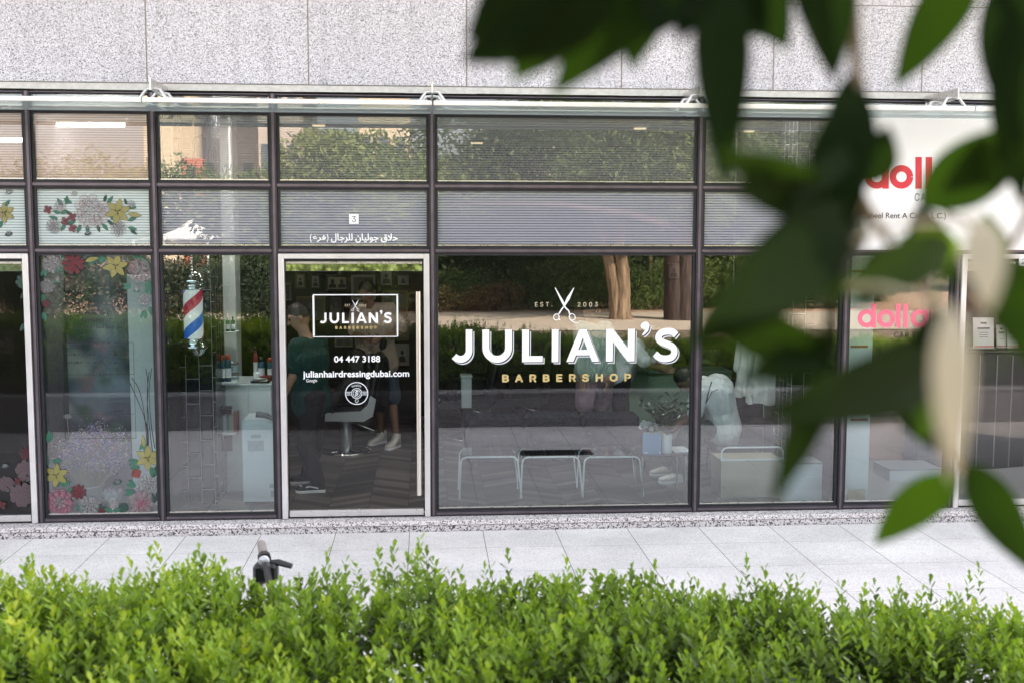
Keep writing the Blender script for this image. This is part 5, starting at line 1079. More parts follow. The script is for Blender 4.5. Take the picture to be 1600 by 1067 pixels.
pics = [(461, 477.5, 427, 451, 1, 1, 'small gilt framed portrait at the top left of the barber door'), (484.5, 501.5, 428.5, 452.5, 0, 0, 'black framed upright portrait, second in the top row'), (508.5, 545, 429.5, 455.5, 0, 1, 'wide black frame holding two portraits side by side'), (548.5, 587, 430, 469, 2, 2, 'large pale framed print behind the cream shirted person'),
        (592.5, 615, 420, 448.5, 0, 0, 'tall dark framed portrait at the top right of the door'), (621.5, 638.5, 431, 446, 2, 0, 'smallest pale framed print at the upper right of the door'), (596, 638, 454, 487, 1, 2, 'wide gilt framed print under the smallest one'), (441, 455.5, 443, 470, 2, 2, 'pale framed print cut by the left door stile, upper one'),
        (463, 508, 464, 501, 1, 2, 'large gilt framed print above the green shirted person'), (442, 455.5, 484, 510, 1, 2, 'gilt framed print cut by the left door stile, lower one'), (616.5, 639.5, 497, 532, 1, 2, 'gilt framed print beside the door handle, upper of two'), (523, 551, 527, 542, 2, 2, 'small pale framed print below the white box of the door sign'),
        (617.5, 639.5, 537, 571, 2, 0, 'pale framed portrait beside the door handle, lower of two'), (514, 537, 461, 497, 0, 2, 'black framed dark print behind the door sign scissors'), (1042.5, 1063.5, 412.5, 437.5, 0, 0, 'framed grey portrait hanging over the mirrored dark tree trunk'),
        (404, 419, 455, 478, 0, 0, 'black framed print above the cabinet in the barber pole bay')]
for px0, px1, py0, py1, fi, pi_, lb in pics:
    y = 5.16; a, b = P(px0, py0, y), P(px1, py1, y); t = thing('picture_frame', lb, 'picture', (a.x, y, b.z), 'framed pictures on the rear wall'); f = .022 if px1-px0 < 30 else .03; mb = MB()
    for bx in ((a.x, a.x+f, b.z, a.z), (b.x-f, b.x, b.z, a.z), (a.x+f, b.x-f, b.z, b.z+f), (a.x+f, b.x-f, a.z-f, a.z)): mb.box(bx[0], bx[1], y-.02, y+.03, bx[2], bx[3], 0, .003)
    mb.build('frame', FRM[fi], t); mb = MB(); mb.box(a.x+f, b.x-f, y-.004, y+.02, b.z+f, a.z-f); pr = mb.build('print', PAPER[pi_], t)
    mb = MB(); w, h = b.x-a.x-2*f, a.z-b.z-2*f; cx, cz_ = (a.x+b.x)/2, (a.z+b.z)/2
    if 'two portraits' in lb: portrait(mb, cx-w*.25, cz_, w*.5, h, y-.005, 0); portrait(mb, cx+w*.25, cz_, w*.5, h, y-.005, 0)
    else: portrait(mb, cx, cz_, w*.8, h, y-.005, 0)
    mb.build('portrait', INK if pi_ != 2 else INK2, pr)
# ceiling lamps, lit, plus added unseen fill lamps
LAMP = M('lamp diffuser', (.9, .85, .7), .5, emit=(1, .76, .42, .45)); FILL_LAMP = M('added fill lamp', (.9, .9, .85), .5, emit=(1, .93, .84, 46.0)); DIM_FILL_LAMP = M('added dim fill lamp', (.9, .9, .85), .5, emit=(1, .88, .74, 5.0))
for k, (px, py, y, w, lb) in enumerate([(498, 208, 2.2, .12, 'lit warm ceiling lamp seen above the barber door'), (1000, 209, 2.2, .12, 'lit warm ceiling lamp above the right half of the wide window'), (1170, 221, 2.4, .10, 'lit warm ceiling lamp above the tall right window'), (745, 235, 4.2, .14, 'lit warm ceiling lamp deep in the shop above the sofa')]):
    a = P(px, py, y); t = thing('ceiling_light', lb, 'ceiling light', (a.x, y, 3.54), 'ceiling lamps'); mb = MB(); mb.box(a.x-w/2-.02, a.x+w/2+.02, y-.04, y+.04, 3.5, 3.539, 0, .004); mb.build('housing', CEIL, t); mb = MB(); mb.box(a.x-w/2, a.x+w/2, y-.03, y+.03, 3.485, 3.4995, 0, .003); mb.build('diffuser', LAMP, t)

for k, (x, y, lb) in enumerate([(-1.7, .76, 'added unseen fill lamp behind the canopy line, over the barber pole bay'), (-.6, .76, 'added unseen fill lamp just inside the barber door'), (.7, .76, 'added unseen fill lamp over the left end of the wide window'), (1.7, .76, 'added unseen fill lamp over the right end of the wide window'), (2.9, .76, 'added unseen fill lamp over the tall right window'), (-2.6, .76, 'added unseen fill lamp over the flower shop display'), (4.0, .76, 'added unseen fill lamp over the narrow car rental window'), (5.3, .76, 'added unseen fill lamp inside the car rental door')]):  # unseen lamps added behind the canopy line to brighten the rooms
    t = thing('ceiling_light', lb, 'ceiling light', (x, y, 3.54), 'added fill lamps along the glass'); mb = MB(); mb.box(x-.17, x+.17, y-.09, y+.09, 3.50, 3.539, 0, .004); mb.build('housing', CEIL, t); mb = MB(); mb.box(x-.15, x+.15, y-.07, y+.07, 3.487, 3.4995, 0, .003); mb.build('diffuser', DIM_FILL_LAMP if ('wide' in lb or 'door' in lb) else FILL_LAMP, t)

for k, (px, py, w, lb) in enumerate([(125, 196, .72, 'long lit tube lamp glowing through the peach pane of the flower shop'), (22, 220, .5, 'lit tube lamp at the left edge of the flower shop')]):
    a = P(px, py, .55); t = thing('tube_lamp', lb, 'tube lamp', (a.x, .55, a.z)); mb = MB(); mb.box(a.x-w/2-.02, a.x+w/2+.02, .52, .60, a.z+.021, a.z+.06, 0, .004); mb.build('housing', WHITE, t)
    mb = MB(); mb.tube([(a.x-w/2, .56, a.z), (a.x+w/2, .56, a.z)], .016, 10); mb.build('tube', M('lit tube', (.9, .9, .9), .5, emit=(1, .88, .74, 9.0)), t); mb = MB()
    for q in (-1, 1): mb.tube([(a.x+q*w*.4, .57, a.z+.06), (a.x+q*w*.4, .57, 3.53)], .005, 6)
    mb.build('hanger', STEEL, t)
# ------------------------------------------------------------ lettering
_fd = bpy.utils.system_resource('DATAFILES', path='fonts') or ''
def font(fn):
    try: return bpy.data.fonts.load(os.path.join(_fd, fn))
    except Exception: return None
INTER = font('Inter.woff2'); ARAB = font('NotoSansArabic-VariableFont_wdth,wght.woff2')
def text2d(s, fnt=None, bold=0.0, space=1.0, res=5):
    c = bpy.data.curves.new('t', 'FONT'); c.body = s; c.resolution_u = res; c.offset = bold; c.space_character = space
    if fnt != 'plain' and (fnt or INTER): c.font = fnt or INTER
    o = bpy.data.objects.new('t', c); col.objects.link(o); bpy.context.view_layer.update()
    me = bpy.data.meshes.new_from_object(o.evaluated_get(bpy.context.evaluated_depsgraph_get()))
    v = np.array([tuple(p.co[:2]) for p in me.vertices]); f = [list(p.vertices) for p in me.polygons]; flip = bool(len(me.polygons)) and me.polygons[0].normal.z < 0
    bpy.data.objects.remove(o); bpy.data.curves.remove(c); bpy.data.meshes.remove(me)
    return v, ([list(reversed(q)) for q in f] if flip else f)
def put(mb, vf, a, b, y, mi=0, shift=(0, 0)):
    """lay flat letters so that they fill the box a (left, bottom) to b (right, top)"""
    v, f = vf; lo, hi = v.min(0), v.max(0)
    mb.add([(a[0]+(p[0]-lo[0])/(hi[0]-lo[0])*(b[0]-a[0])+shift[0], y, a[1]+(p[1]-lo[1])/(hi[1]-lo[1])*(b[1]-a[1])+shift[1]) for p in v], f, mi)
def pr(px0, px1, py0, py1, y): a, b = P(px0, py1, y), P(px1, py0, y); return (a.x, a.z), (b.x, b.z)
def words(name, s, px0, px1, py0, py1, y, mat, parent, bold=.0, space=1.0, fnt=None):
    mb = MB(); a, b = pr(px0, px1, py0, py1, y); vf = text2d(s, fnt, 0, space); e = max(0, bold)*(b[1]-a[1])*1.0
    for k in range(9 if e > 0 else 1):                        # heavier strokes: the same letters laid over each other a little apart
        sh = (0, 0) if k == 0 else (e*math.cos(k*math.pi/4), e*math.sin(k*math.pi/4))
        put(mb, vf, (a[0]+e, a[1]+e), (b[0]-e, b[1]-e), y-.00016*k, 0, sh)
    return mb.build(name, mat, parent)
# own geometric capitals
def stroke(path, w):
    P_ = [Vector(p) for p in path]; n = len(P_); L_, R_ = [], []
    for i in range(n):
        d0 = (P_[i]-P_[max(i-1, 0)]); d1 = (P_[min(i+1, n-1)]-P_[i]); d0 = d0.normalized() if d0.length else d1.normalized(); d1 = d1.normalized() if d1.length else d0
        nn = Vector((-d0.y-d1.y, d0.x+d1.x)).normalized(); k = 1/max(.3, nn.dot(Vector((-d0.y, d0.x)))); L_.append(P_[i]+nn*w/2*k); R_.append(P_[i]-nn*w/2*k)
    return [tuple(p) for p in L_+R_], [(i, n+i, n+i+1, i+1) for i in range(n-1)]
def arc(cx, cy, r, a0, a1, n=14, ry=None): return [(cx+r*math.cos(R(a0+(a1-a0)*i/n)), cy+(ry or r)*math.sin(R(a0+(a1-a0)*i/n))) for i in range(n+1)]
def spline(pts, n=6):
    out = []; q = [Vector(p) for p in pts]; q = [q[0]*2-q[1]]+q+[q[-1]*2-q[-2]]
    for i in range(1, len(q)-2):
        for k in range(n):
            t = k/n; out.append(tuple(.5*((2*q[i])+(q[i+1]-q[i-1])*t+(2*q[i-1]-5*q[i]+4*q[i+1]-q[i+2])*t*t+(3*q[i]-q[i-1]-3*q[i+1]+q[i+2])*t**3)))
    out.append(tuple(q[-2])); return out
def poly(*pts): return [tuple(p) for p in pts], [tuple(range(len(pts)))]
def join(*parts):
    v, f = [], []
    for a, b in parts: n = len(v); v += a; f += [tuple(n+i for i in q) for q in b]
    return np.array(v), f
WST = .21
GL = {'J': join(stroke([(.505, 1), (.505, .375)]+arc(.235, .375, .27, 0, -140)[1:], WST)),
      'U': join(stroke([(.105, 1), (.105, .45)]+arc(.45, .45, .345, 180, 360, 18)[1:]+[(.795, 1)], WST)),
      'L': join(poly((0, 0), (.63, 0), (.63, .19), (.21, .19), (.21, 1), (0, 1))), 'I': join(poly((0, 0), (.21, 0), (.21, 1), (0, 1))),
      'A': join(poly((0, 0), (.22, 0), (.30, .2), (.37, .37), (.51, .74), (.51, 1), (.40, 1)), poly((1.02, 0), (.62, 1), (.51, 1), (.51, .74), (.65, .37), (.72, .2), (.80, 0)), poly((.30, .2), (.72, .2), (.65, .37), (.37, .37))),
      'N': join(poly((0, 0), (.21, 0), (.21, .60), (.67, 0), (.88, 0), (.88, 1), (.67, 1), (.67, .40), (.21, 1), (0, 1))),
      "'": join(poly(*([(.02, .02), (.12, .17), (.09, .19)]+arc(.115, .30, .125, 215, -20, 16)+[(.20, .14), (.12, .05), (.06, 0)]))),
      'S': join(stroke(spline([(.715, .795), (.60, .885), (.42, .905), (.24, .86), (.155, .735), (.22, .615), (.42, .535), (.60, .45), (.665, .295), (.585, .145), (.39, .095), (.20, .13), (.055, .245)]), .20))}
JBOX = [('J', 706, 738, 515, 566.5), ('U', 753.7, 800, 515, 566.5), ('L', 815.7, 848, 515, 565.5), ('I', 862, 872.8, 515, 565.5), ('A', 884.8, 936.5, 514.5, 565), ('N', 946.7, 992, 514, 564.5), ("'", 1001, 1015, 503, 524.5), ('S', 1020, 1060, 512.5, 565.5)]
def julians(mb, place, y, mi=0, shift=(0, 0)):
    for ch, a0, a1, b0, b1 in JBOX: a, b = place(a0, a1, b0, b1); put(mb, GL[ch], a, b, y, mi, shift)
YG = .0275                                                   # just before the window glass
ws = thing('window_lettering', 'large white barber shop name with gold tagline and scissors on the wide window', 'window lettering', P(880, 560, YG))
pl = lambda a0, a1, b0, b1: pr(a0, a1, b0, b1, YG)
mb = MB(); julians(mb, pl, YG-.0012); mb.build('name_lettering', VINYL, ws)
mb = MB(); julians(mb, pl, YG-.0006, 0, (.0085, -.0085)); mb.build('letter_gap', DARKV, ws)
mb = MB(); julians(mb, pl, YG, 0, (.0160, -.0160)); mb.build('letter_shadow_line', M('pale shadow vinyl', (.70, .70, .74), .5), ws)
words('tagline_lettering', 'BARBERSHOP', 784.5, 986, 583, 597, YG, GOLD, ws, .065, 1.75)
PGOLD = M('pale gold vinyl', (.62, .55, .38), .5)
words('year_lettering', 'EST.', 836, 863, 472.5, 479.5, YG, PGOLD, ws, .0, 1.5); words('year_lettering', '2003', 902.5, 934, 472.5, 479.5, YG, PGOLD, ws, .006, 1.5)
def scissors(place, y, parent, mat, s=1.0):
    """open pair of scissors; place maps photo pixels to x, z"""
    mb = MB(); q = lambda *pp: [place(*p) for p in pp]
    def shape(pts, yy): mb.add([(p[0], yy, p[1]) for p in pts], [tuple(range(len(pts)))])
    def line(pts, w, yy):
        v, f = stroke([place(*p) for p in pts], w); mb.add([(p[0], yy, p[1]) for p in v], f)
    shape(q((866.8, 450), (868, 450), (880, 470), (884, 479.5), (887.5, 485.5), (885, 484.5), (880.5, 479), (875, 468))[::1], y)
    shape(q((897.3, 450.2), (896, 450.2), (886, 465), (881.5, 474.5), (883.6, 477.6), (890, 468))[::1], y-.0004)
    w = .011*s
    line([(884.5, 482), (888.5, 486), (891, 493)], w, y-.0008); line([(880.5, 480), (877, 484.5), (873, 491)], w, y-.0008)
    def ring(cx, cy, rx, ry, tilt, yy): line([(cx+rx*math.cos(a)*math.cos(tilt)-ry*math.sin(a)*math.sin(tilt), cy+rx*math.cos(a)*math.sin(tilt)+ry*math.sin(a)*math.cos(tilt)) for a in np.linspace(0, 2*math.pi, 25)], .0066*s, yy)
    ring(869.3, 495.7, 4.3, 4.7, .4, y-.0012); ring(894, 495.6, 4.5, 5.2, -.5, y-.0012)
    line([(889.7, 494), (890.5, 499), (893.5, 502), (898, 504), (904.5, 504.8)], .0065*s, y-.0016); line([(872.5, 498), (874.8, 500.3)], .009*s, y-.0016)
    return mb.build('scissors_emblem', mat, parent)
scissors(lambda px, py: (P(px, py, YG).x, P(px, py, YG).z), YG, ws, VINYL)
# sign on the barber door
YD = .0095
ds = thing('door_lettering', 'white boxed shop name with phone number and web address on the barber door', 'door lettering', P(556, 520, YD))
fr_ = [(489, 622, 460, 461.9), (489, 622, 525.2, 527), (489, 491, 462.0, 525.1), (620, 622, 462.0, 525.1)]
mb = MB()
for a0, a1, b0, b1 in fr_: a, b = pr(a0, a1, b0, b1, YD); mb.add([(a[0], YD, a[1]), (b[0], YD, a[1]), (b[0], YD, b[1]), (a[0], YD, b[1])], [(0, 1, 2, 3)])
mb.build('box_outline', VINYL, ds)
kx = (612-500)/(1060-706.)
def pl2(a0, a1, b0, b1): f_ = lambda px: 500+(px-706)*kx; g_ = lambda py: 505.3-(565.5-py)*kx*1.02; return pr(f_(a0), f_(a1), g_(b0), g_(b1), YD)
mb = MB(); julians(mb, pl2, YD); mb.build('name_lettering', VINYL, ds)
words('tagline_lettering', 'BARBERSHOP', 524, 588.5, 509.5, 514.5, YD, GOLD, ds, .065, 1.75)
words('year_lettering', 'EST.', 539, 548.5, 475.5, 479, YD, PGOLD, ds, .012, 1.2); words('year_lettering', '2003', 560.5, 572, 475.5, 479, YD, PGOLD, ds, .012, 1.2)
def sp2(px, py): q = P(555.5+(px-883)*.34, 478+(py-477)*.34, YD); return (q.x, q.z)
scissors(sp2, YD, ds, VINYL, .38)
words('phone_lettering', '04 447 3188', 522, 594, 555.5, 566, YD, VINYL, ds, .035, 1.0, 'plain'); words('web_lettering', 'julianhairdressingdubai.com', 473.5, 639.5, 578, 592.5, YD, VINYL, ds, .028, 1.0, 'plain')
words('small_lettering', 'Google', 478.5, 495.5, 591.5, 598, YD, VINYL, ds, .0, 1.0, 'plain')
# round emblem on the door
em = thing('door_emblem', 'round white line emblem with a striped pole on the barber door', 'emblem', P(560, 615, YD)); EMV = M('pale emblem vinyl', (.70, .73, .78), .5)
ec = P(557.3, 614.2, YD); u = 1/190.0
def eline(mb, pts, w, y=YD): v, f = stroke([(ec.x+p[0]*u, ec.z+p[1]*u) for p in pts], w*u); mb.add([(p[0], y, p[1]) for p in v], f)
mb = MB(); eline(mb, arc(0, 0, 17.2, 0, 360, 40), 1.4); eline(mb, arc(0, 0, 8.0, 0, 360, 30), 1.0); eline(mb, arc(0, 0, 5.6, 0, 360, 24), .8)
for s in (-1, 1):
    eline(mb, [(s*8.6, 2.2), (s*16.4, 2.2)], .8); eline(mb, [(s*8.6, -2.2), (s*16.4, -2.2)], .8)
mb.build('rings', EMV, em); mb = MB()
for k in (-2.4, 0, 2.4): eline(mb, [(-2.6, k-1.2), (2.6, k+1.2)], 1.3)
eline(mb, arc(0, 4.1, .7, 0, 360, 10), .8)
eline(mb, [(-1.8, -9.6), (1.8, -9.6), (2.6, -11.6), (0, -15.2), (-2.6, -11.6), (-1.8, -9.6)], .7); mb.build('pole_mark', EMV, em)
mb = MB(); v, f = text2d('Pomp&Co', None, .01); 
lo, hi = v.min(0), v.max(0); vv = []
for p in v: k = (p[0]-lo[0])/(hi[0]-lo[0]); a_ = R(125-70*k); r_ = 10.4+4.0*(p[1]-lo[1])/(hi[1]-lo[1]); vv.append((ec.x+r_*math.cos(a_)*u, YD, ec.z+r_*math.sin(a_)*u))
mb.add(vv, f); put(mb, text2d('BARB', None, .02), (ec.x-15.4*u, ec.z-1.1*u), (ec.x-9.8*u, ec.z+1.1*u), YD); put(mb, text2d('SHOP', None, .02), (ec.x+9.8*u, ec.z-1.1*u), (ec.x+15.4*u, ec.z+1.1*u), YD); mb.build('emblem_lettering', EMV, em)
# number plate and Arabic line over the door
def plate(label, px0, px1, py0, py1, y, ch):
    a, b = pr(px0, px1, py0, py1, y); t = thing('number_plate', label, 'number plate', (a[0], y, a[1])); mb = MB(); mb.box(a[0], b[0], y, y+.004, a[1], b[1], 0, .001); mb.build('plate', VINYL, t)
    mb = MB(); w, h = b[0]-a[0], b[1]-a[1]; put(mb, text2d(ch, None, .0), (a[0]+w*.30, a[1]+h*.20), (a[0]+w*.70, a[1]+h*.80), y-.0008); mb.build('numeral', DARKV, t)
plate('white square number plate reading 3 above the barber door', 545.5, 560.5, 335.3, 350.5, .022, '3')
plate('white square number plate reading 2 above the car rental door', 1592, 1606, 402, 416, -.040, '2')
FORMS = {'ا': 'FE8D FE8E', 'ل': 'FEDD FEDE FEDF FEE0', 'ح': 'FEA1 FEA2 FEA3 FEA4', 'ق': 'FED5 FED6 FED7 FED8', 'ج': 'FE9D FE9E FE9F FEA0', 'و': 'FEED FEEE', 'ي': 'FEF1 FEF2 FEF3 FEF4', 'ن': 'FEE5 FEE6 FEE7 FEE8', 'ر': 'FEAD FEAE', 'ف': 'FED1 FED2 FED3 FED4', 'ع': 'FEC9 FECA FECB FECC', 'د': 'FEA9 FEAA', 'ب': 'FE8F FE90 FE91 FE92', 'ت': 'FE95 FE96 FE97 FE98', 'ة': 'FE93 FE94', 'ز': 'FEAF FEB0', 'ه': 'FEE9 FEEA FEEB FEEC', 'ى': 'FEEF FEF0', 'م': 'FEE1 FEE2 FEE3 FEE4', 'ذ': 'FEAB FEAC'}
def arabic(s):
    s = s.replace('لا', '\u0001'); out = ''
    dual = lambda c: c in FORMS and len(FORMS[c].split()) == 4
    join_prev = lambda c: c == '\u0001' or c in FORMS
    for i, c in enumerate(s):
        pv = i > 0 and dual(s[i-1]); nx = i+1 < len(s) and join_prev(s[i+1])
        if c == '\u0001': out += '\uFEFC' if pv else '\uFEFB'; continue
        if c not in FORMS: out += {'(': ')', ')': '('}.get(c, c); continue
        F_ = FORMS[c].split(); k = (1 if pv else 0)
        if len(F_) == 4 and nx: k = 3 if pv else 2
        out += chr(int(F_[k], 16))
    return out[::-1]
al = thing('arabic_lettering', 'white line of Arabic lettering above the barber door', 'lettering', P(552, 371, YG)); words('lettering', arabic('حلاق جوليان للرجال'), 517, 621.5, 365.5, 380, YG, VINYL, al, .03, 1.0, ARAB); words('branch_lettering', arabic('فرع'), 488.5, 509, 367.5, 379.5, YG, VINYL, al, .03, 1.0, ARAB)
for a0, ch in ((484.3, '('), (510.3, ')')): words('bracket', ch, a0, a0+2.8, 366, 379, YG, VINYL, al, .0)

# ------------------------------------------------------------ car rental shop
RED = M('sign red', (.62, .03, .05), .45); PINK = M('pink vinyl', (.80, .16, .24), .45)
sb = thing('signboard', 'large white car rental signboard with red lettering over the right door', 'sign', P(1460, 290, -.04))
a, b = pr(1331.5, 1700, 187, 391, -.045); SIGNW = M('white sign sheet', (.84, .83, .85), .4, 0, .03, 2)
mb = MB(); mb.box(a[0], b[0], -.045, .02, a[1], b[1], 0, .004); mb.build('board', SIGNW, sb)
def ring(cx, cy, r, w, n=30): return stroke(arc(cx, cy, r-w/2, 0, 360, n), w)
def dollar(mb, box, y, mi=0):
    """box: px of d-left, o-left, l1, l2, a-left, r-left, r-right; asc, xheight, base rows; stroke px"""
    (dl, ol, l1, l2, al_, rl, rr_), (ya, yx, yb_), wd = box; rad = (yb_-yx)/2; cyp = (yx+yb_)/2
    def add(vf, dy): mb.add([(P(p[0], p[1], y).x, y+dy, P(p[0], p[1], y).z) for p in vf[0]], [tuple(reversed(q)) for q in vf[1]], mi)
    for x0 in (dl, ol, al_): add(stroke(arc(x0+rad, cyp, rad-wd/2, 0, 360, 30), wd), 0)
    for xx, y0 in ((dl+2*rad-wd/2+.3, ya), (al_+2*rad-wd/2+.3, yx)): add(stroke([(xx, y0), (xx, yb_)], wd), -.0008)
    for xx in (l1, l2): add(stroke([(xx+wd/2, ya), (xx+wd/2, yb_)], wd), 0)
    add(stroke([(rl+wd/2, yx), (rl+wd/2, yb_)], wd), -.0008); add(stroke(arc(rl+wd/2+rad*.62, yx+rad*.62+wd/2, rad*.62, 180, 275, 10), wd), 0)
mb = MB(); dollar(mb, ((1351.5, 1390, 1430.2, 1446.2, 1461, 1502, 1520), (246, 258.5, 295.5), 10.2), -.0465); mb.build('name_lettering', RED, sb)
words('line_lettering', 'CAR RENTAL', 1429, 1514, 303, 314.5, -.0465, DARKV, sb, -.006, 1.15); words('owner_lettering', 'Zabeel Rent A Car (L.L.C.)', 1346.5, 1478, 333, 344.5, -.0465, DARKV, sb, .012, 1.0, 'plain')
words('arabic_lettering', arabic('ى'), 1595, 1606, 294, 301, -.0465, DARKV, sb, .0, 1, ARAB); words('small_lettering', 'A', 1595.5, 1600, 301.5, 306, -.0465, RED, sb, .01)
dw = thing('window_lettering', 'pink car rental lettering on the narrow right window', 'window lettering', P(1405, 500, YG))
mb = MB(); dollar(mb, ((1340, 1370.5, 1399.8, 1411.5, 1423, 1455, 1475), (475, 483.8, 512), 7.2), YG); mb.build('name_lettering', PINK, dw); words('line_lettering', 'CAR RENTAL', 1397.5, 1470, 518.5, 527.5, YG, DARKV, dw, .0, 1.15)
# inside the car rental shop
def solid(name, label, cat, px0, px1, py0, py1, y0, y1, mat, part='body', bev=.004, foot=False):
    a, b = P(px0, py0, y0), P(px1, py1, y0); t = thing(name, label, cat, (a.x, y0, b.z)); mb = MB(); mb.box(a.x, b.x, y0, y1, FLOOR if foot else b.z, a.z, 0, bev); mb.build(part, mat, t); return t, a, b
t, a, b = solid('display_board', 'white upright panel with red stripes behind the left part of the car rental window', 'panel', 1329, 1356, 396, 775, .30, .36, WHITE, 'board', .004, True)
for py in (424.5, 541.5, 655): q0, q1 = P(1329, py-1.8, .298), P(1356, py+1.8, .298); mb = MB(); mb.box(q0.x+.001, q1.x-.001, .296, .2995, q1.z, q0.z); mb.build('red_stripe', M('dull red stripe', (.36, .06, .05), .5), t)
q0, q1 = P(1324, 765, .28), P(1352, 772, .28); mb = MB(); mb.box(q0.x, q1.x, .28, .2995, FLOOR, q0.z, 0, .002); mb.build('foot', M('pine skirting', (.50, .38, .22), .5), t)
t, a, b = solid('desk', 'brown wood fronted desk inside the car rental shop', 'desk', 1350, 1464, 650, 745, 2.0, 2.5, M('brown desk wood', (.34, .20, .14), .45, 0, .15, 5), 'front', .004, True); mb = MB(); mb.box(a.x-.02, b.x+.02, 1.97, 2.53, a.z+.001, a.z+.035, 0, .004); mb.build('desk_top', M('dark desk top', (.07, .05, .04), .35), t)
t, a, b = solid('step_block', 'low pale step block in front of the brown desk', 'block', 1390, 1470, 735, 756, 1.0, 1.4, M('pale step', (.66, .68, .70), .5), 'block', .004, True); mb = MB(); mb.box(a.x-.004, b.x+.004, .994, 1.405, a.z+.0005, a.z+.015, 0, .003); mb.build('lid', M('grey step lid', (.40, .41, .44), .4), t)
t, a, b = solid('dark_column', 'dark navy column behind the car rental lettering', 'column', 1444, 1474, 396, 760, 1.6, 1.9, M('navy column', (.03, .035, .06), .5), 'shaft', .004, True); mb = MB(); mb.box(a.x-.01, b.x+.01, 1.59, 1.91, FLOOR, FLOOR+.1, 0, .003); mb.build('base', MATS['navy column'], t)
t, a, b = solid('counter', 'black panelled counter behind the car rental door', 'counter', 1518, 1690, 552, 735, 1.5, 2.1, M('black counter panel', (.03, .03, .034), .35), 'front', .004, True)
mb = MB(); mb.box(a.x-.03, b.x+.03, 1.46, 2.14, a.z+.001, a.z+.04, 0, .006); mb.build('counter_top', M('dark stone top', (.02, .02, .022), .15), t)
for px in (1530, 1557, 1581, 1606): q = P(px, 600, 1.498); mb = MB(); mb.box(q.x-.004, q.x+.004, 1.494, 1.4995, FLOOR+.02, a.z-.02); mb.build('strip', M('grey strip', (.30, .31, .32), .4), t)
zc_ = a.z+.041
def leaflet(label, px0, px1, py0, y, tilt=.10, n=3):
    q0, q1 = P(px0, py0, y), P(px1, py0, y); h = q0.z-zc_; t = thing('leaflet_stand', label, 'leaflet stand', (q0.x, y, zc_), 'leaflets on the counter'); mb = MB(); w = q1.x-q0.x
    mb.add([(q0.x, y, zc_+.012), (q1.x, y, zc_+.012), (q1.x, y+tilt*h, zc_+h), (q0.x, y+tilt*h, zc_+h), (q0.x, y+.01, zc_+.012), (q1.x, y+.01, zc_+.012), (q1.x, y+.01+tilt*h, zc_+h), (q0.x, y+.01+tilt*h, zc_+h)], [(0, 1, 2, 3), (7, 6, 5, 4), (0, 3, 7, 4), (1, 5, 6, 2), (3, 2, 6, 7), (0, 4, 5, 1)]); mb.build('card', M('leaflet paper', (.66, .66, .66), .5), t)
    mb = MB(); mb.box(q0.x-.01, q1.x+.01, y-.02, y+.08, zc_, zc_+.0115, 0, .002); mb.build('base', M('leaflet base', (.18, .18, .19), .3), t)
    mb = MB(); L = lambda k, a_, b_, th: mb.add([(q0.x+w*a_, y+tilt*h*k-.001, zc_+.012+h*k), (q0.x+w*b_, y+tilt*h*k-.001, zc_+.012+h*k), (q0.x+w*b_, y+tilt*h*(k+th)-.001, zc_+.012+h*(k+th)), (q0.x+w*a_, y+tilt*h*(k+th)-.001, zc_+.012+h*(k+th))], [(0, 1, 2, 3)])
    L(.60, .2, .8, .05); L(.76, .35, .65, .06)
    for k in range(n): L(.34+.07*k, .28, .72, .015)
    mb.build('print', M('leaflet ink', (.06, .05, .06), .6), t); mb = MB(); L(.03, .02, .98, .035); mb.build('red_band', RED, t)
leaflet('tall white leaflet stand, largest on the dark counter', 1523, 1555, 497, 1.50); leaflet('narrow leaflet card between the two larger leaflets', 1559, 1574, 508, 1.56, .1, 1); leaflet('white leaflet stand at the right end of the row', 1576, 1594, 507, 1.52, .15, 2)
x = P(1562, 530, 1.85).x; frond_plant('counter_plant', 'bushy green plant behind the leaflets on the counter', x, 1.86, zc_, 12, PLANTL, 9, .05, .16, .28, 'plant', BLKP, (.06, .09))
mb = MB(); q = [G(px, py, FLOOR) for px, py in ((1490, 745), (1540, 728), (1600, 718), (1680, 712), (1680, 800), (1490, 775))]
t = thing('platform', 'low pale curved platform on the floor behind the car rental door', 'platform', (q[0].x, q[0].y, FLOOR)); mb = MB(); x0 = MX[7]+.1; pts = [(x0, .25), (6.7, .25), (6.7, 1.40), (5.9, 1.38), (5.3, 1.22), (4.9, 1.0), (x0, .78)]
mb.add([(p[0], p[1], FLOOR+.0) for p in pts]+[(p[0], p[1], FLOOR+.045) for p in pts], [tuple(range(6, -1, -1)), tuple(range(7, 14))]+[(i, (i+1) % 7, 7+(i+1) % 7, 7+i) for i in range(7)]); mb.build('top', M('pale platform', (.50, .51, .54), .3), t)

# ------------------------------------------------------------ flower shop window
FV = {'out': DARKV, 'white': M('decal white', (.46, .43, .43), .6), 'rose': M('decal rose', (.42, .31, .32), .6), 'pink': M('decal pink', (.45, .17, .23), .6), 'red': M('decal red', (.14, .012, .02), .6), 'yellow': M('decal yellow', (.30, .265, .075), .6), 'green': M('decal green', (.035, .15, .095), .6), 'deep': M('decal deep green', (.02, .06, .045), .6), 'coral': M('decal coral', (.32, .07, .055), .6)}
def sheer(m, a):                                             # printed film lets part of what is behind through
    nd, ln = m.node_tree.nodes, m.node_tree.links; bs = nd['Principled BSDF']; out = nd['Material Output']; t = nd.new('ShaderNodeBsdfTransparent'); mx = nd.new('ShaderNodeMixShader'); mx.inputs[0].default_value = a; ln.new(t.outputs[0], mx.inputs[1]); ln.new(bs.outputs[0], mx.inputs[2]); ln.new(mx.outputs[0], out.inputs[0])
for k_, a_ in (('white', .20), ('rose', .24), ('pink', .34), ('red', .8), ('yellow', .75), ('green', .85), ('coral', .8)): sheer(FV[k_], a_)
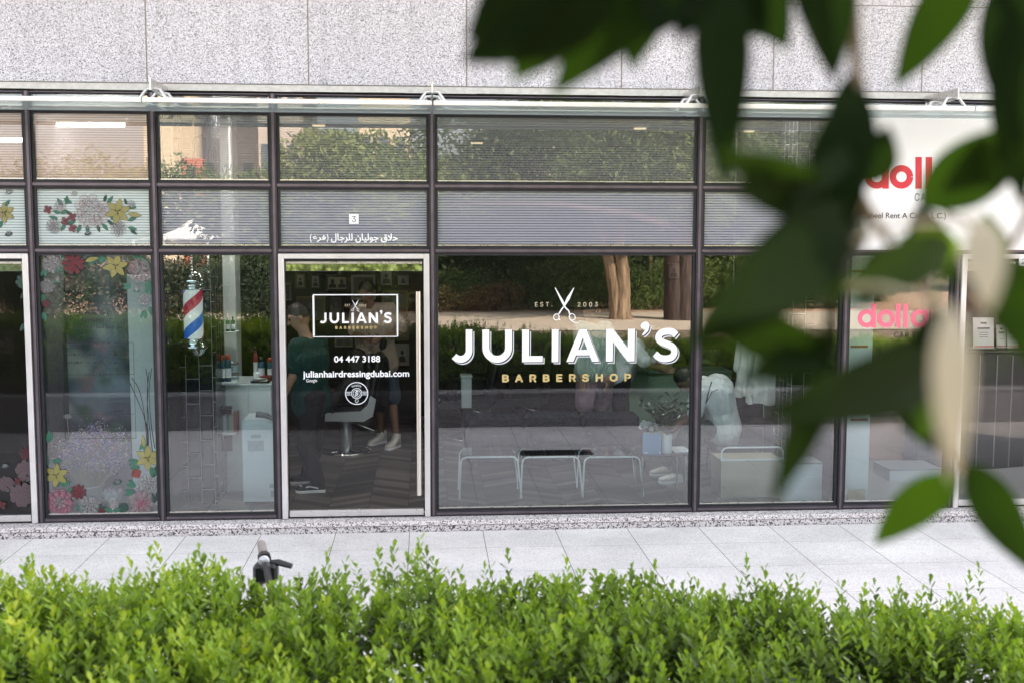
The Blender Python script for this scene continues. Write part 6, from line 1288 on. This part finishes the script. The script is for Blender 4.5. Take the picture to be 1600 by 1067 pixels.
FV['dim'] = M('decal dim rose', (.09, .06, .065), .7); FV['dimred'] = M('decal dim red', (.07, .010, .012), .7)
FK = list(FV); FM = [FV[k] for k in FK]
class Decal:
    def __init__(s, y=.0262): s.mb = MB(); s.y = y; s.n = 0
    def shape(s, pts, fill, line=.0021):
        c = sum((Vector(p) for p in pts), Vector((0, 0)))/len(pts); s.n += 1; y = s.y-.00006*s.n
        out = [tuple(Vector(p)+(Vector(p)-c).normalized()*line) for p in pts]
        ar = sum(pts[i][0]*pts[(i+1) % len(pts)][1]-pts[(i+1) % len(pts)][0]*pts[i][1] for i in range(len(pts))); n = len(pts)
        if ar < 0: pts = list(reversed(pts)); out = list(reversed(out))
        s.mb.add([(p[0], y, p[1]) for p in pts], [tuple(range(n))], FK.index(fill))
        s.mb.add([(p[0], y, p[1]) for p in pts+out], [(i, n+i, n+(i+1) % n, (i+1) % n) for i in range(n)], 0)
    def petal(s, c, ang, L, W, fill, blunt=.6, off=0.0, line=.0021):
        d = Vector((math.cos(ang), math.sin(ang))); n = Vector((-d.y, d.x)); c = Vector(c)+d*off; up, dn = [], []
        for i in range(9):
            t = i/8; w = 0 if not 0 < t < 1 else W*math.sin(math.pi*t**blunt)**.8 if blunt > .5 else W*math.sqrt(max(0, 1-(2*t-1)**2))*(.55+.6*t)
            if i not in (0, 8): up.append(tuple(c+d*L*t+n*w)); dn.append(tuple(c+d*L*t-n*w))
        s.shape([tuple(c)]+dn+[tuple(c+d*L)]+list(reversed(up)), fill, line)
    def leaf(s, c, ang, L, fill='green'): s.petal(c, ang, L, L*.19, fill, .8)
    def sprig(s, c, ang, L=.06, n=3, fill='green'):
        for k in range(n): s.leaf(c, ang+(k-(n-1)/2)*.55, L*(1-.12*abs(k-(n-1)/2)), fill)
    def lily(s, c, r, rot=.3, fill='yellow'):
        for k in (0, 2, 4, 1, 3, 5): s.petal(c, rot+k*math.pi/3, r, r*.25, fill, .85)
        for k in range(3): s.petal(c, rot+.3+k*2.1, r*.35, r*.03, 'out', .8)
    def peony(s, c, r, fill='white', core='white'):
        g = random.Random(int(c[0]*1000+c[1]*777))
        for ringn, (k, n, L) in enumerate(((.50, 10, .48), (.36, 9, .46), (.22, 7, .42), (.10, 6, .36), (.0, 4, .28))):
            for i in range(n): s.petal(c, 2*math.pi*i/n+ringn*.5+g.uniform(-.2, .2), r*L*g.uniform(.85, 1.1), r*(.24-.025*ringn), fill if ringn < 3 else core, .45, r*k, .0016)
    def bud(s, c, r, fill='white'):
        s.petal((c[0], c[1]-r), math.pi/2, 2*r, r*.85, fill, .9)
        for k in (-.5, .5, 0): s.petal((c[0], c[1]-r), math.pi/2+k*.5, 1.5*r, r*.38, fill, .9)
        for k in (-1, 1): s.leaf((c[0], c[1]-r), math.pi/2+k*1.3, r*1.2, 'green')
    def carnation(s, c, r, fill='red'):
        for k, n in ((.55, 9), (.3, 6), (0, 4)):
            for i in range(n): s.petal(c, i*2*math.pi/n+k*3, r*.55, r*.2, fill, .35, r*k*.8)
    def blossom(s, c, r, fill='red'):
        for i in range(4): s.petal(c, .5+i*math.pi/2, r, r*.42, fill, .5)
    def bee(s, c, r, fill='deep'):
        s.petal((c[0]-r, c[1]), .3, 2*r, r*.5, fill, 1); s.petal(c, 2.0, r*1.1, r*.4, 'white', .6); s.petal(c, 1.2, r*1.1, r*.4, 'white', .6)
    def curve(s, pts, w=.003):
        s.n += 1; v, f = stroke(spline(pts, 4), w); s.mb.add([(p[0], s.y-.00006*s.n, p[1]) for p in v], f, 0)
def X2(px, py, y=.0262): q = P(px, py, y); return (q.x, q.z)
def px_(n): return n/190.0
def decal(label, draw, y=.0262):
    d = Decal(y); draw(d); c = d.mb.v[0]; t = thing('flower_decal', label, 'window decal', (c[0], y, c[2]), 'flower decals on the glass'); d.mb.build('flower_pattern', FM, t); return t
def dr(d):
    for c, a, L in (((98, 322), 2.2, .07), ((104, 320), 1.5, .07), ((112, 318), 2.6, .07), ((90, 342), 2.9, .07), ((102, 350), 4.2, .07), ((126, 352), 4.3, .07), ((136, 352), 4.8, .07), ((152, 352), 5.0, .06), ((160, 350), 5.4, .07), ((168, 345), 5.6, .06), ((168, 318), .9, .07), ((163, 316), 1.3, .06), ((118, 345), 3.6, .07), ((172, 340), 5.9, .07), ((110, 336), 2.4, .06), ((200, 345), .3, .07), ((200, 356), -.2, .07), ((204, 360), -.6, .06), ((198, 320), 1.9, .05)): d.leaf(X2(*c), a, L, 'green' if L > .06 else 'deep')
    d.bud(X2(94, 323), px_(10)); d.peony(X2(84, 354), px_(12)); d.peony(X2(185, 357), px_(13)); d.bud(X2(206, 320), px_(6), 'white')
    d.lily(X2(184, 331), px_(20)); d.petal(X2(200, 335), -.1, .11, .018, 'yellow', .8); d.peony(X2(143, 331), px_(27), 'rose', 'white')
    for c in ((75, 328), (113, 339), (102, 346), (114, 357)): d.blossom(X2(*c), px_(6.5))
    d.bee(X2(117, 305), px_(5), 'white'); d.bee(X2(138, 367), px_(5))
decal('pink peony and yellow lily garland printed on the middle pane of the flower shop', dr)
def dr(d): d.lily(X2(7, 333), px_(16), .5); d.leaf(X2(2, 345), 4.6, .06); d.leaf(X2(8, 322), .9, .06); d.bee(X2(14, 303), px_(6), 'white'); d.bee(X2(14, 368), px_(6)); d.peony(X2(-22, 335), px_(24), 'rose')
decal('yellow lily with bees printed on the pane cut by the left edge', dr)
def dr(d):
    for c, a in (((70, 420), 4.5), ((75, 440), 4.2), ((95, 402), .3), ((88, 415), 5.2), ((66, 460), 4.9), ((69, 488), 4.6), ((100, 396+8), .6), ((155, 404), .2), ((150, 408), 3.3), ((163, 402), 3.8), ((208, 404), .9), ((216, 400), 5.3), ((228, 404), 4.8), ((232, 412), 4.3), ((236, 440), 4.2), ((230, 448), 4.9), ((205, 448), 3.1), ((234, 480), 5.2), ((226, 485), 4.5)): d.sprig(X2(*c), a, .075, 2, 'green')
    d.peony(X2(80, 412), px_(15)); d.peony(X2(74, 447), px_(12)); d.bud(X2(90, 436), px_(5)); d.carnation(X2(115, 412), px_(17), 'red'); d.carnation(X2(72, 474), px_(6), 'red')
    d.petal(X2(135, 408), .25, .10, .018, 'yellow', .8); d.lily(X2(181, 416), px_(19), .2); d.peony(X2(219, 423), px_(20), 'rose', 'white'); d.bud(X2(214, 451), px_(5)); d.peony(X2(226, 468), px_(10))
decal('garland with red carnation printed across the top of the tall flower window', dr)
def dr(d):
    for a0, pts in ((0, ((206, 590), (218, 610), (226, 650), (230, 700))), (1, ((203, 598), (215, 625), (228, 660), (232, 705))), (2, ((228, 576), (231, 600), (230, 650), (231, 710))), (3, ((237, 575), (233, 610), (236, 660), (242, 700))), (4, ((233, 580), (230, 620), (234, 670), (240, 720))), (5, ((225, 652), (231, 670), (232, 700), (233, 730)))): d.curve([X2(*p) for p in pts], .006)
    for c, a in (((216, 720), 3.3), ((218, 728), 3.6), ((238, 745), 1.2), ((242, 738), .9), ((236, 730), 5.1), ((212, 760), 2.6), ((210, 768), 3.2), ((226, 690), 4.4), ((240, 785), 1.4), ((244, 780), 1.0)): d.sprig(X2(*c), a, .085, 2, 'deep' if a < 2 else 'green')
    d.petal(X2(225, 698), 1.65, .10, .016, 'yellow', .8); d.lily(X2(231, 715), px_(20), .5); d.blossom(X2(213, 739), px_(8), 'coral'); d.carnation(X2(213, 739), px_(7), 'coral'); d.peony(X2(231, 755), px_(16), 'white'); d.peony(X2(222, 786), px_(21), 'rose', 'pink')
decal('dark branches, yellow lily and roses printed at the right of the flower shop window', dr)
def dr(d):
    for c, a in (((76, 690), 1.4), ((72, 712), 4.6), ((82, 716), 5.7), ((72, 765), 2.1), ((98, 760), .9), ((104, 770), .4), ((72, 780), 2.8), ((120, 795), .3), ((90, 745), 5.0)): d.sprig(X2(*c), a, .085, 2, 'green')
    d.petal(X2(73, 690), 1.3, .10, .018, 'green', .8); d.peony(X2(84, 706), px_(13)); d.lily(X2(88, 742), px_(19), .4); d.peony(X2(93, 784), px_(23), 'pink', 'rose'); d.carnation(X2(123, 768), px_(12), 'red')
decal('yellow lily over a pink peony at the lower left of the flower window', dr)
def dr(d):
    for c, a in (((150, 795), .2), ((168, 795), 1.0), ((185, 797), .5), ((200, 796), 2.6)): d.sprig(X2(*c), a, .08, 3, 'deep')
    d.peony(X2(139, 789), px_(17), 'white'); d.blossom(X2(160, 799), px_(7)); d.blossom(X2(171, 804), px_(6)); d.bud(X2(176, 786), px_(12), 'white'); d.bee(X2(184, 755), px_(7))
decal('white peony and small red blossoms printed at the foot of the flower window', dr)
def dr(d):
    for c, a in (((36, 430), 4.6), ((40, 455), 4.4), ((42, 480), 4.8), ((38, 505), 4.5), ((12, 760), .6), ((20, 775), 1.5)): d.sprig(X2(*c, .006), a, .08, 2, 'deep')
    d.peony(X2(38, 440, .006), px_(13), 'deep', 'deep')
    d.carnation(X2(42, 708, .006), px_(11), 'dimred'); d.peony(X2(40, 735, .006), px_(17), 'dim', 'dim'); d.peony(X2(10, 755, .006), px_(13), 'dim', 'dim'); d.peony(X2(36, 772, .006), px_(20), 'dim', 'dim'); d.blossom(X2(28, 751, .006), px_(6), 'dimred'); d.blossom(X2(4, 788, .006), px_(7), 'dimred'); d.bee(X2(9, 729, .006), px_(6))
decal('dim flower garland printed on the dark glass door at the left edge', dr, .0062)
# lettering of the flower shop
fs = thing('window_lettering', 'black opening hours and shop name lettering on the flower shop window', 'window lettering', P(150, 540, YG)); YF = .0275
INKF = M('ink lettering', (.015, .015, .02), .6)
words('name_lettering', 'DOUBLE JENYA', 132, 169.5, 488, 493, YF, INKF, fs, .006); words('name_lettering', 'FLOWER SHOP LLC', 128, 174, 497.5, 502.5, YF, INKF, fs, .006); words('arabic_lettering', arabic('دبل جينيا لتجارة الزهور ذ.م.م'), 113, 190, 507, 516, YF, INKF, fs, .006, 1, ARAB)
words('hours_lettering', 'OPENING HOURS', 133, 174, 533.5, 537.5, YF, INKF, fs); words('hours_lettering', 'MONDAY - FRIDAY', 104, 149, 551.5, 556, YF, INKF, fs, .006); words('hours_lettering', '9 AM - 7 PM', 172, 200, 551.5, 556, YF, INKF, fs, .006); words('hours_lettering', 'SATURDAY - SUNDAY', 104, 157, 564, 568.5, YF, INKF, fs, .006); words('hours_lettering', '10 AM - 7 PM', 169.5, 200.5, 564, 568.5, YF, INKF, fs, .006)
words('reviews_lettering', 'GOOGLE REVIEWS', 132, 176.5, 582.5, 587, YF, INKF, fs, .006)
mb = MB()
for pts in (((96, 536), (131, 535.5)), ((176, 535.3), (208, 535)), ((208, 535), (212.5, 684)), ((96, 536), (102, 685)), ((102, 685), (212.5, 684)), ((99, 647), (211, 646)), ((99, 585), (130, 585)), ((178, 584.5), (209.5, 584))):
    v, f = stroke([X2(*p, YF) for p in pts], .003); mb.add([(p[0], YF, p[1]) for p in v], f)
mb.build('ruled_lines', INKF, fs)
# what stands in the flower shop window
def blur_mat():
    m, nd, ln, bs = node_mat('soft flower blotches'); co = coords(nd, ln); cur = None
    for k, (sc2, lo, hi, c) in enumerate(((2.6, .30, .70, (.34, .37, .42)), (4.2, .50, .68, (.09, .16, .10)), (5.0, .54, .72, (.50, .30, .33)), (3.4, .56, .74, (.60, .58, .55)))):
        mp = nd.new('ShaderNodeMapping'); mp.inputs['Location'].default_value = (k*3.1, k*1.7, k*5.3); ln.new(co, mp.inputs['Vector']); n = nd.new('ShaderNodeTexNoise'); n.inputs['Scale'].default_value = sc2; n.inputs['Detail'].default_value = 1.0; ln.new(mp.outputs[0], n.inputs['Vector'])
        r = nd.new('ShaderNodeMapRange'); r.interpolation_type = 'SMOOTHSTEP'; r.inputs['From Min'].default_value = lo; r.inputs['From Max'].default_value = hi; ln.new(n.outputs['Fac'], r.inputs['Value'])
        mx = nd.new('ShaderNodeMix'); mx.data_type = 'RGBA'; mx.inputs['A'].default_value = (.025, .03, .06, 1); mx.inputs['B'].default_value = (*c, 1); ln.new(r.outputs['Result'], mx.inputs['Factor'])
        if cur is not None: ln.new(cur, mx.inputs['A'])
        cur = mx.outputs['Result']
    ln.new(cur, bs.inputs['Base Color']); bs.inputs['Roughness'].default_value = .7; return m
x0, x1 = pxs(78, 204, .62); z0 = P(140, 795, .62).z; ledge = FLOOR+.03
t = thing('display_backdrop', 'board of soft flower-coloured blotches standing for a frosted panel behind the dried bouquet', 'backdrop', (x0, .62, ledge)); mb = MB(); mb.box(x0, x1, .62, .65, ledge, 2.3, 0, .004); mb.build('board', blur_mat(), t)  # blotches paint in the blurred view through a frosted panel
mb = MB(); mb.box(x0+.01, x1-.01, .612, .6195, ledge+.001, P(140, 690, .62).z, 0, .002); mb.build('lower_panel', M('lavender grey panel', (.36, .36, .44), .6), t)
x2, x3 = pxs(203, 246, .40); t = thing('side_board', 'pale board at the right of the flower shop display', 'board', (x2, .40, ledge)); mb = MB(); mb.box(x2, x3, .40, .43, ledge, P(220, 430, .4).z, 0, .004); mb.build('panel', WHITE, t); mb = MB(); mb.box(x2, x3, .395, .4345, ledge-.0, ledge+.02); mb.build('foot', WHITE, t)
x2, x3 = pxs(62, 80, .40); t = thing('side_board', 'narrow pale board at the left of the flower shop display', 'board', (x2, .40, ledge)); mb = MB(); mb.box(x2, x3, .40, .43, ledge, P(70, 480, .4).z, 0, .004); mb.build('panel', WHITE, t); mb = MB(); mb.box(x2, x3, .395, .4345, ledge-.0, ledge+.02); mb.build('foot', WHITE, t)
a = P(140, 757, .26); b = P(140, 800, .26); x = a.x; r0 = px_(21); zb0 = FLOOR+.001
t = thing('flower_bucket', 'white bucket of dried lavender and pale statice flowers', 'flower bucket', (x, .26, zb0)); h = a.z-zb0
mb = MB(); mb.lathe((x, .26, zb0), [(0, 0), (r0*.72, 0), (r0*.74, .004), (r0*.98, h-.008), (r0*1.05, h-.006), (r0*1.05, h), (r0*.93, h), (r0*.85, h*.6), (0, h*.6)], 32); mb.build('bucket', M('white enamel', (.78, .78, .77), .3), t)
g = np.random.default_rng(8); mb = MB(); fp, fd, ft = [], [], []
for i in range(130):
    a_ = g.uniform(0, 6.28); o = g.uniform(0, 1)**.6*.30; hh = g.uniform(.22, .56)*(1-.25*o/.3); e = Vector((x+math.cos(a_)*o*1.05+.03, .28+math.sin(a_)*o*.45, a.z+hh)); s_ = Vector((x+math.cos(a_)*r0*.6, .26+math.sin(a_)*r0*.6, a.z-.05)); mb.tube([s_, s_.lerp(e, .5)+Vector((0, 0, .02)), e], [.0028, .0022, .0012], 4)
    kind = g.choice([0.1, .45, .8, .95], p=[.3, .35, .25, .1])
    for k in range(26):
        q = e+Vector(g.normal(0, 1, 3)*np.array([.020, .018, .034]))+(s_-e).normalized()*g.uniform(0, .09); fp.append(q); fd.append(g.normal(size=3)); ft.append(np.clip(kind+g.normal(0, .05), 0, 1))
mb.build('stems', M('dry stems', (.34, .30, .20), .8), t)
L_ = g.uniform(.014, .026, len(fp)); V, F, c = place_leaves(np.array(fp), np.array(fd), L_, L_*.75, g.uniform(0, 6, len(fp)), True)
np_mesh('blossom', V, F, leaf_mat('dried blossom', [(0, (.22, .19, .50)), (.3, (.42, .32, .64)), (.55, (.72, .58, .74)), (.8, (.80, .72, .70)), (1, (.70, .28, .40))], .3, .8, .1), t, np.repeat(ft, c))
mb = MB(); q0 = Vector((x-.15, .25, a.z)); q1 = P(105, 650, .22); mb.tube([q0, q0.lerp(q1, .5)+Vector((.01, 0, 0)), q1], [.004, .003, .003], 5)
for k in range(14): a_ = k*2.4; mb.ball(q1+Vector((.018*math.cos(a_)*(k/14)**.5*1.6, 0, .018*math.sin(a_)*(k/14)**.5)), .009, None, 8, 6)
mb.build('seed_head', M('dry seed head', (.50, .42, .42), .8), t)
def cone_bouquet(label, px, pyt, y, colr, name, h=.20):
    e = P(px, pyt, y); t = thing('wrapped_bouquet', label, 'bouquet', (e.x, y, FLOOR), 'paper wrapped bouquets'); mb = MB(); n = 20; vs_ = []
    for r_, z in ((.03, FLOOR+.001), (.05, FLOOR+h*.4), (.085, FLOOR+h*.85)):
        for k in range(n): vs_.append((e.x+r_*math.cos(2*math.pi*k/n), y+r_*.8*math.sin(2*math.pi*k/n), z+(.035*abs(math.sin(k*1.7)) if r_ > .08 else 0)))
    mb.add(vs_, [(i*n+k, i*n+(k+1) % n, i*n+n+(k+1) % n, i*n+n+k) for i in range(2) for k in range(n)], 0, False); mb.build('paper_wrap', M(name, colr, .7), t)
    g = np.random.default_rng(int(px)); pp = np.stack([e.x+g.normal(0, .03, 160), y+g.normal(0, .025, 160), FLOOR+h*.9+g.normal(0, .02, 160)], 1); l_ = g.uniform(.014, .026, 160); V, F, c = place_leaves(pp, g.normal(size=(160, 3))+[0, 0, .8], l_, l_*.7, g.uniform(0, 6, 160), True); np_mesh('flowers', V, F, MATS['dried blossom'], t, np.full(len(V), .62))
cone_bouquet('white paper wrapped bouquet beside the white bucket', 176, 768, .24, (.72, .72, .73), 'white wrap paper'); cone_bouquet('pink paper wrapped bouquet at the right corner of the flower shop window', 214, 770, .24, (.62, .36, .40), 'pink wrap paper')
# ------------------------------------------------------------ parked kick scooter whose handlebar shows over the hedge
y0 = -4.62; gp = P(409, 852, y0+.16); hb = P(414, 876, y0+.02); sc_ = thing('kick_scooter', 'black kick scooter parked behind the hedge with a grey handle grip showing', 'scooter', (hb.x+.05, y0, 0))
RUB = M('grey grip rubber', (.22, .19, .18), .7, 0, .1, 60, .4, 150); SBLK = M('scooter black', (.012, .012, .014), .4)
ax = (gp-hb).normalized(); far_ = P(456, 884, y0-.02)
mb = MB(); mb.cap(hb+ax*.03, gp+ax*.015, .0195, .0185, 16); mb.lathe((0, 0, 0), [(0, 0), (0, 0)], 3); mb.build('grip', RUB, sc_)
mb = MB(); mb.tube([hb+ax*.015, hb+ax*.045], .027, 20); mb.build('collar', SBLK, sc_)
mb = MB(); mb.cap(hb-ax*.05, hb+ax*.02, .021, .021, 14); Mx = Matrix.Translation(hb+Vector((0, -.01, -.035))); mb.box(-.045, .055, -.035, .035, -.05, .03, 0, .012, Mx); mb.build('control_block', SBLK, sc_)
mb = MB(); mb.lathe(hb+Vector((.002, -.036, .012)), [(.022, 0), (.024, .004), (.018, .012), (0, .014)], 18, 0, 'y'); mb.build('lamp_lens', M('clear lens', (.5, .5, .55), .1, .3), sc_)
mb = MB(); mb.tube([hb+Vector((.02, 0, -.01)), hb.lerp(far_, .5)+Vector((0, 0, .006)), far_], [.016, .015, .012], 10, 0, True, .7); mb.build('brake_lever', SBLK, sc_)
st = hb+Vector((-.02, 0, -.05)); mb = MB(); mb.tube([st, (st.x-.03, y0, .55), (st.x-.06, y0, .16)], [.022, .024, .026], 14); mb.build('stem', M('scooter silver', (.55, .54, .53), .35, .8), sc_)
other = hb-ax*.5; mb = MB(); mb.tube([hb-ax*.05, other], .014, 10); mb.build('handlebar', SBLK, sc_); mb = MB(); mb.cap(other, other-ax*.10, .018, .0185, 12); mb.build('grip', RUB, sc_)
mb = MB(); mb.box(st.x-.02, st.x+.62, y0-.08, y0+.08, .09, .13, 0, .015); mb.build('deck', SBLK, sc_)
for xx in (st.x-.08, st.x+.68):
    mb = MB(); mb.tube([(xx+.095*math.cos(a), y0, .12+.095*math.sin(a)) for a in np.linspace(0, 2*math.pi, 25)], .024, 10, 0, False); w_ = mb.build('wheel', M('tyre rubber', (.02, .02, .02), .8), sc_)
    mb = MB(); mb.lathe((xx, y0+.02, .12), [(0, 0), (.075, 0), (.075, .04), (0, .04)], 20, 0, 'y'); mb.build('rim', M('wheel alloy', (.4, .4, .42), .35, .9), w_)

# ------------------------------------------------------------ the tree whose branch hangs into the view, close to the photographer
NEAR = .76
def DB(px, py, dist): return DD(px, py, dist*NEAR)
BRL = M('twig bark', (.10, .065, .03), .8, 0, .3, 40); PALE = M('pale dry leaf', (.33, .29, .21), .8, 0, .3, 30)
tr = thing('branch_tree', 'tree whose dark blurred leafy branch hangs close in front of the right side', 'tree', (pb.x, pb.y, TER))
mb = MB(); hub = DB(1370, -330, .95)
BX, BY = pb.x, pb.y
def wob(pts, r): return [Vector(p)+Vector((rnd.uniform(-1, 1), rnd.uniform(-1, 1), 0))*r for p in pts]
mb.tube(wob([(BX+.02, BY, TER-.05), (BX-.02, BY+.02, 1.3), (BX-.04, BY+.02, 1.9), (BX-.06, BY+.03, 2.6), (BX-.1, BY+.05, 3.4), (BX-.3, BY, 4.8)], .02), [.27, .22, .20, .18, .14, .04], 14)
mb.tube(wob([(BX+.17, BY+.12, TER-.05), (BX+.14, BY+.1, 1.6), (BX+.11, BY+.1, 2.6), (BX+.3, BY+.1, 3.6), (BX+.5, BY+.1, 4.8)], .02), [.20, .15, .13, .10, .03], 12)
mb.tube([(BX-.08, BY+.04, 2.55), (BX-1.2, BY+1.2, 2.80), (BX-2.6, BY+2.5, 2.92), tuple(hub+Vector((.25, -.25, .20))), tuple(hub+Vector((.05, -.06, .09))), tuple(hub)], [.10, .07, .05, .022, .010, .007], 10)
mb.build('trunk', BARK2, tr)
TW = [[hub, DB(1330, -60, .93), DB(1338, 110, .90), DB(1352, 200, .88), DB(1345, 310, .88)], [DB(1345, 310, .88), DB(1390, 380, .90), DB(1455, 470, .92)], [hub, DB(1250, -160, .90), DB(1110, -90, .86), DB(985, -55, .82)], [hub, DB(1450, -130, .95), DB(1545, -60, .95), DB(1600, 20, .95), DB(1640, 200, .98)], [DB(1640, 200, .98), DB(1610, 330, 1.0), DB(1560, 420, 1.0)], [DB(1345, 310, .88), DB(1320, 380, .86), DB(1300, 450, .86)], [DB(1455, 470, .92), DB(1470, 560, .95), DB(1495, 690, 1.02), DB(1505, 735, 1.1)]]
TWS = []
for k, tw in enumerate(TW):
    d = []
    for i in range(len(tw)-1):
        for q in range(6): d.append(tw[i].lerp(tw[i+1], q/6))
    d.append(tw[-1]); TWS += d; mb = MB(); n = len(d); mb.tube(d, [.0052-.003*i/n if k in (0, 2, 3) else .0034-.0016*i/n for i in range(n)], 8); mb.build('twig', BRL, tr)
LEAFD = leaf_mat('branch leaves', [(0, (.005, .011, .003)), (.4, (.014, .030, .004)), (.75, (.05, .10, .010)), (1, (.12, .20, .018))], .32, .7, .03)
def big_leaf(b, t, wpx, tint, db, dt, roll=0.0, mat=None, nm='leaf', curl=.12):
    B, T = DB(*b, db), DB(*t, dt); ax = (T-B); L = ax.length; d = ax.normalized(); W = wpx/FOC*NEAR*(db+dt)/2/2/max(.5, math.cos(roll))
    vn = (CAM-(B+T)/2).normalized(); s = d.cross(vn).normalized(); n = s.cross(d); s, n = s*math.cos(roll)+n*math.sin(roll), n*math.cos(roll)-s*math.sin(roll)
    rows = 14; vs_, fs = [], []
    for i in range(rows+1):
        k = i/rows; w = W*(math.sin(math.pi*k**.80)**.85 if 0 < k < 1 else .02)
        c = B+d*L*k+n*(-curl*L*(k-.5)**2+curl*L*.25)*(1 if n.z > 0 else -1)+s*W*.12*math.sin(3*k)
        for q in (-1, -.5, 0, .5, 1): vs_.append(c+s*w*q+n*(.16*w*abs(q)+.05*w*math.sin(9*k+q)))
    for i in range(rows):
        for q in range(4): a = i*5+q; fs.append((a, a+1, a+6, a+5))
    me = MB(); me.add(vs_, fs, 0, True); tw = min(TWS, key=lambda p: (p-B).length); 
    if (tw-B).length > .002: me.tube([tw, tw.lerp(B, .5)+Vector((0, 0, .004)), B+d*L*.02], [.0016, .0013, .0011], 6)
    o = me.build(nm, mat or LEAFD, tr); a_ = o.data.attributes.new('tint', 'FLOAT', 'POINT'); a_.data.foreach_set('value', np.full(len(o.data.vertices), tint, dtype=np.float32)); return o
LV = [((1345, 250), (1300, 400), 46, .05, .88, .84, .2), ((1350, 330), (1268, 470), 60, .04, .88, .8, .3), ((1345, 220), (1230, 330), 44, .1, .88, .8, .2), ((1570, 60), (1600, 330), 66, .04, .96, .94, .2), ((1110, -80), (1060, 70), 70, .03, .86, .84, .2), ((1270, -110), (1255, 40), 60, .04, .9, .9, .2), ((1470, 480), (1420, 610), 48, .06, .92, .9, .2), ((1300, 600), (1236, 690), 40, .12, .87, .82, .2), ((985, -50), (722, 100), 150, .05, .80, .78, .3), ((1085, -75), (862, 152), 105, .30, .84, .84, -.3), ((930, -110), (728, 62), 120, .0, .82, .80, .1), ((1040, -60), (985, 112), 75, .15, .84, .88, .4), ((1085, -85), (1020, 60), 130, .0, .86, .82, .1), ((960, -60), (800, 128), 120, .45, .80, .80, .3), ((860, -100), (760, 90), 120, .05, .80, .78, 0),
      ((1125, -60), (1132, 300), 92, .08, .86, .80, .3), ((1160, -90), (1232, 78), 95, .12, .88, .9, .2), ((1110, -100), (1195, 60), 110, .05, .87, .9, .2), ((1290, -90), (1303, 128), 92, .10, .90, .88, .2), ((1535, -70), (1398, 138), 84, .40, .95, .95, .35), ((1590, -60), (1588, 230), 110, .06, .95, .92, .2), ((1610, 0), (1560, 130), 60, .2, .95, .95, .4),
      ((1348, 140), (1262, 420), 100, .05, .88, .84, .3), ((1340, 110), (1300, 300), 60, .12, .9, .86, .1), ((1352, 290), (1388, 196), 66, .08, .90, .88, .1), ((1436, 318), (1640, 190), 104, .36, 1.0, .92, .3), ((1600, 215), (1470, 300), 70, .3, .97, .95, .2), ((1432, 320), (1496, 446), 52, .10, .96, 1.0, .2),
      ((1335, 330), (1072, 545), 128, .14, .86, .74, .35), ((1325, 380), (1090, 505), 120, .38, .86, .72, .1), ((1300, 320), (1118, 238), 70, .35, .86, .72, .3), ((1310, 335), (1140, 290), 70, .15, .86, .75, .2), ((1490, 385), (1282, 462), 76, .5, .92, .80, .3), ((1400, 400), (1340, 480), 70, .3, .9, .86, .2), ((1500, 395), (1400, 375), 60, .85, .95, .95, .2),
      ((1480, 575), (1190, 648), 108, .16, .94, .76, .3), ((1468, 548), (1290, 660), 96, .1, .93, .85, .3), ((1295, 575), (1205, 790), 58, .42, .86, .78, .3), ((1285, 560), (1095, 500), 84, .30, .86, .74, .2), ((1310, 540), (1160, 590), 70, .25, .88, .8, .2), ((1375, 600), (1508, 722), 44, .04, .94, 1.02, .3), ((1460, 560), (1440, 690), 56, .70, .95, .9, .3),
      ((1497, 738), (1366, 850), 66, .50, 1.12, 1.16, .25), ((1512, 722), (1622, 900), 72, .38, 1.1, 1.05, .3), ((1570, 400), (1625, 580), 90, .45, 1.0, .95, .3), ((1555, 420), (1540, 330), 50, .5, 1.0, .96, .2), ((1360, 620), (1260, 600), 60, .35, .9, .8, .2)]
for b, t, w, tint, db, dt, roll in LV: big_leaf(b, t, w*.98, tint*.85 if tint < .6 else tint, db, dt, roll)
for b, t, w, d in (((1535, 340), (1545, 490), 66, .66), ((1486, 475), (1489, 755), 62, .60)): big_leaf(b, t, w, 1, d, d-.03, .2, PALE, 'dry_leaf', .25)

r2 = random.Random(4); cs, rs = [], []
for i in range(12): a = r2.uniform(0, 6.28); q = r2.uniform(.2, 1.6); cs.append((BX+q*math.cos(a), BY-.5+q*math.sin(a)*.8, 3.0+r2.uniform(-.3, 2.0))); s_ = r2.uniform(.7, 1.1); rs.append((s_, s_, s_*.75))
crown('crown', tr, cs, rs, 15000, .15, 22)
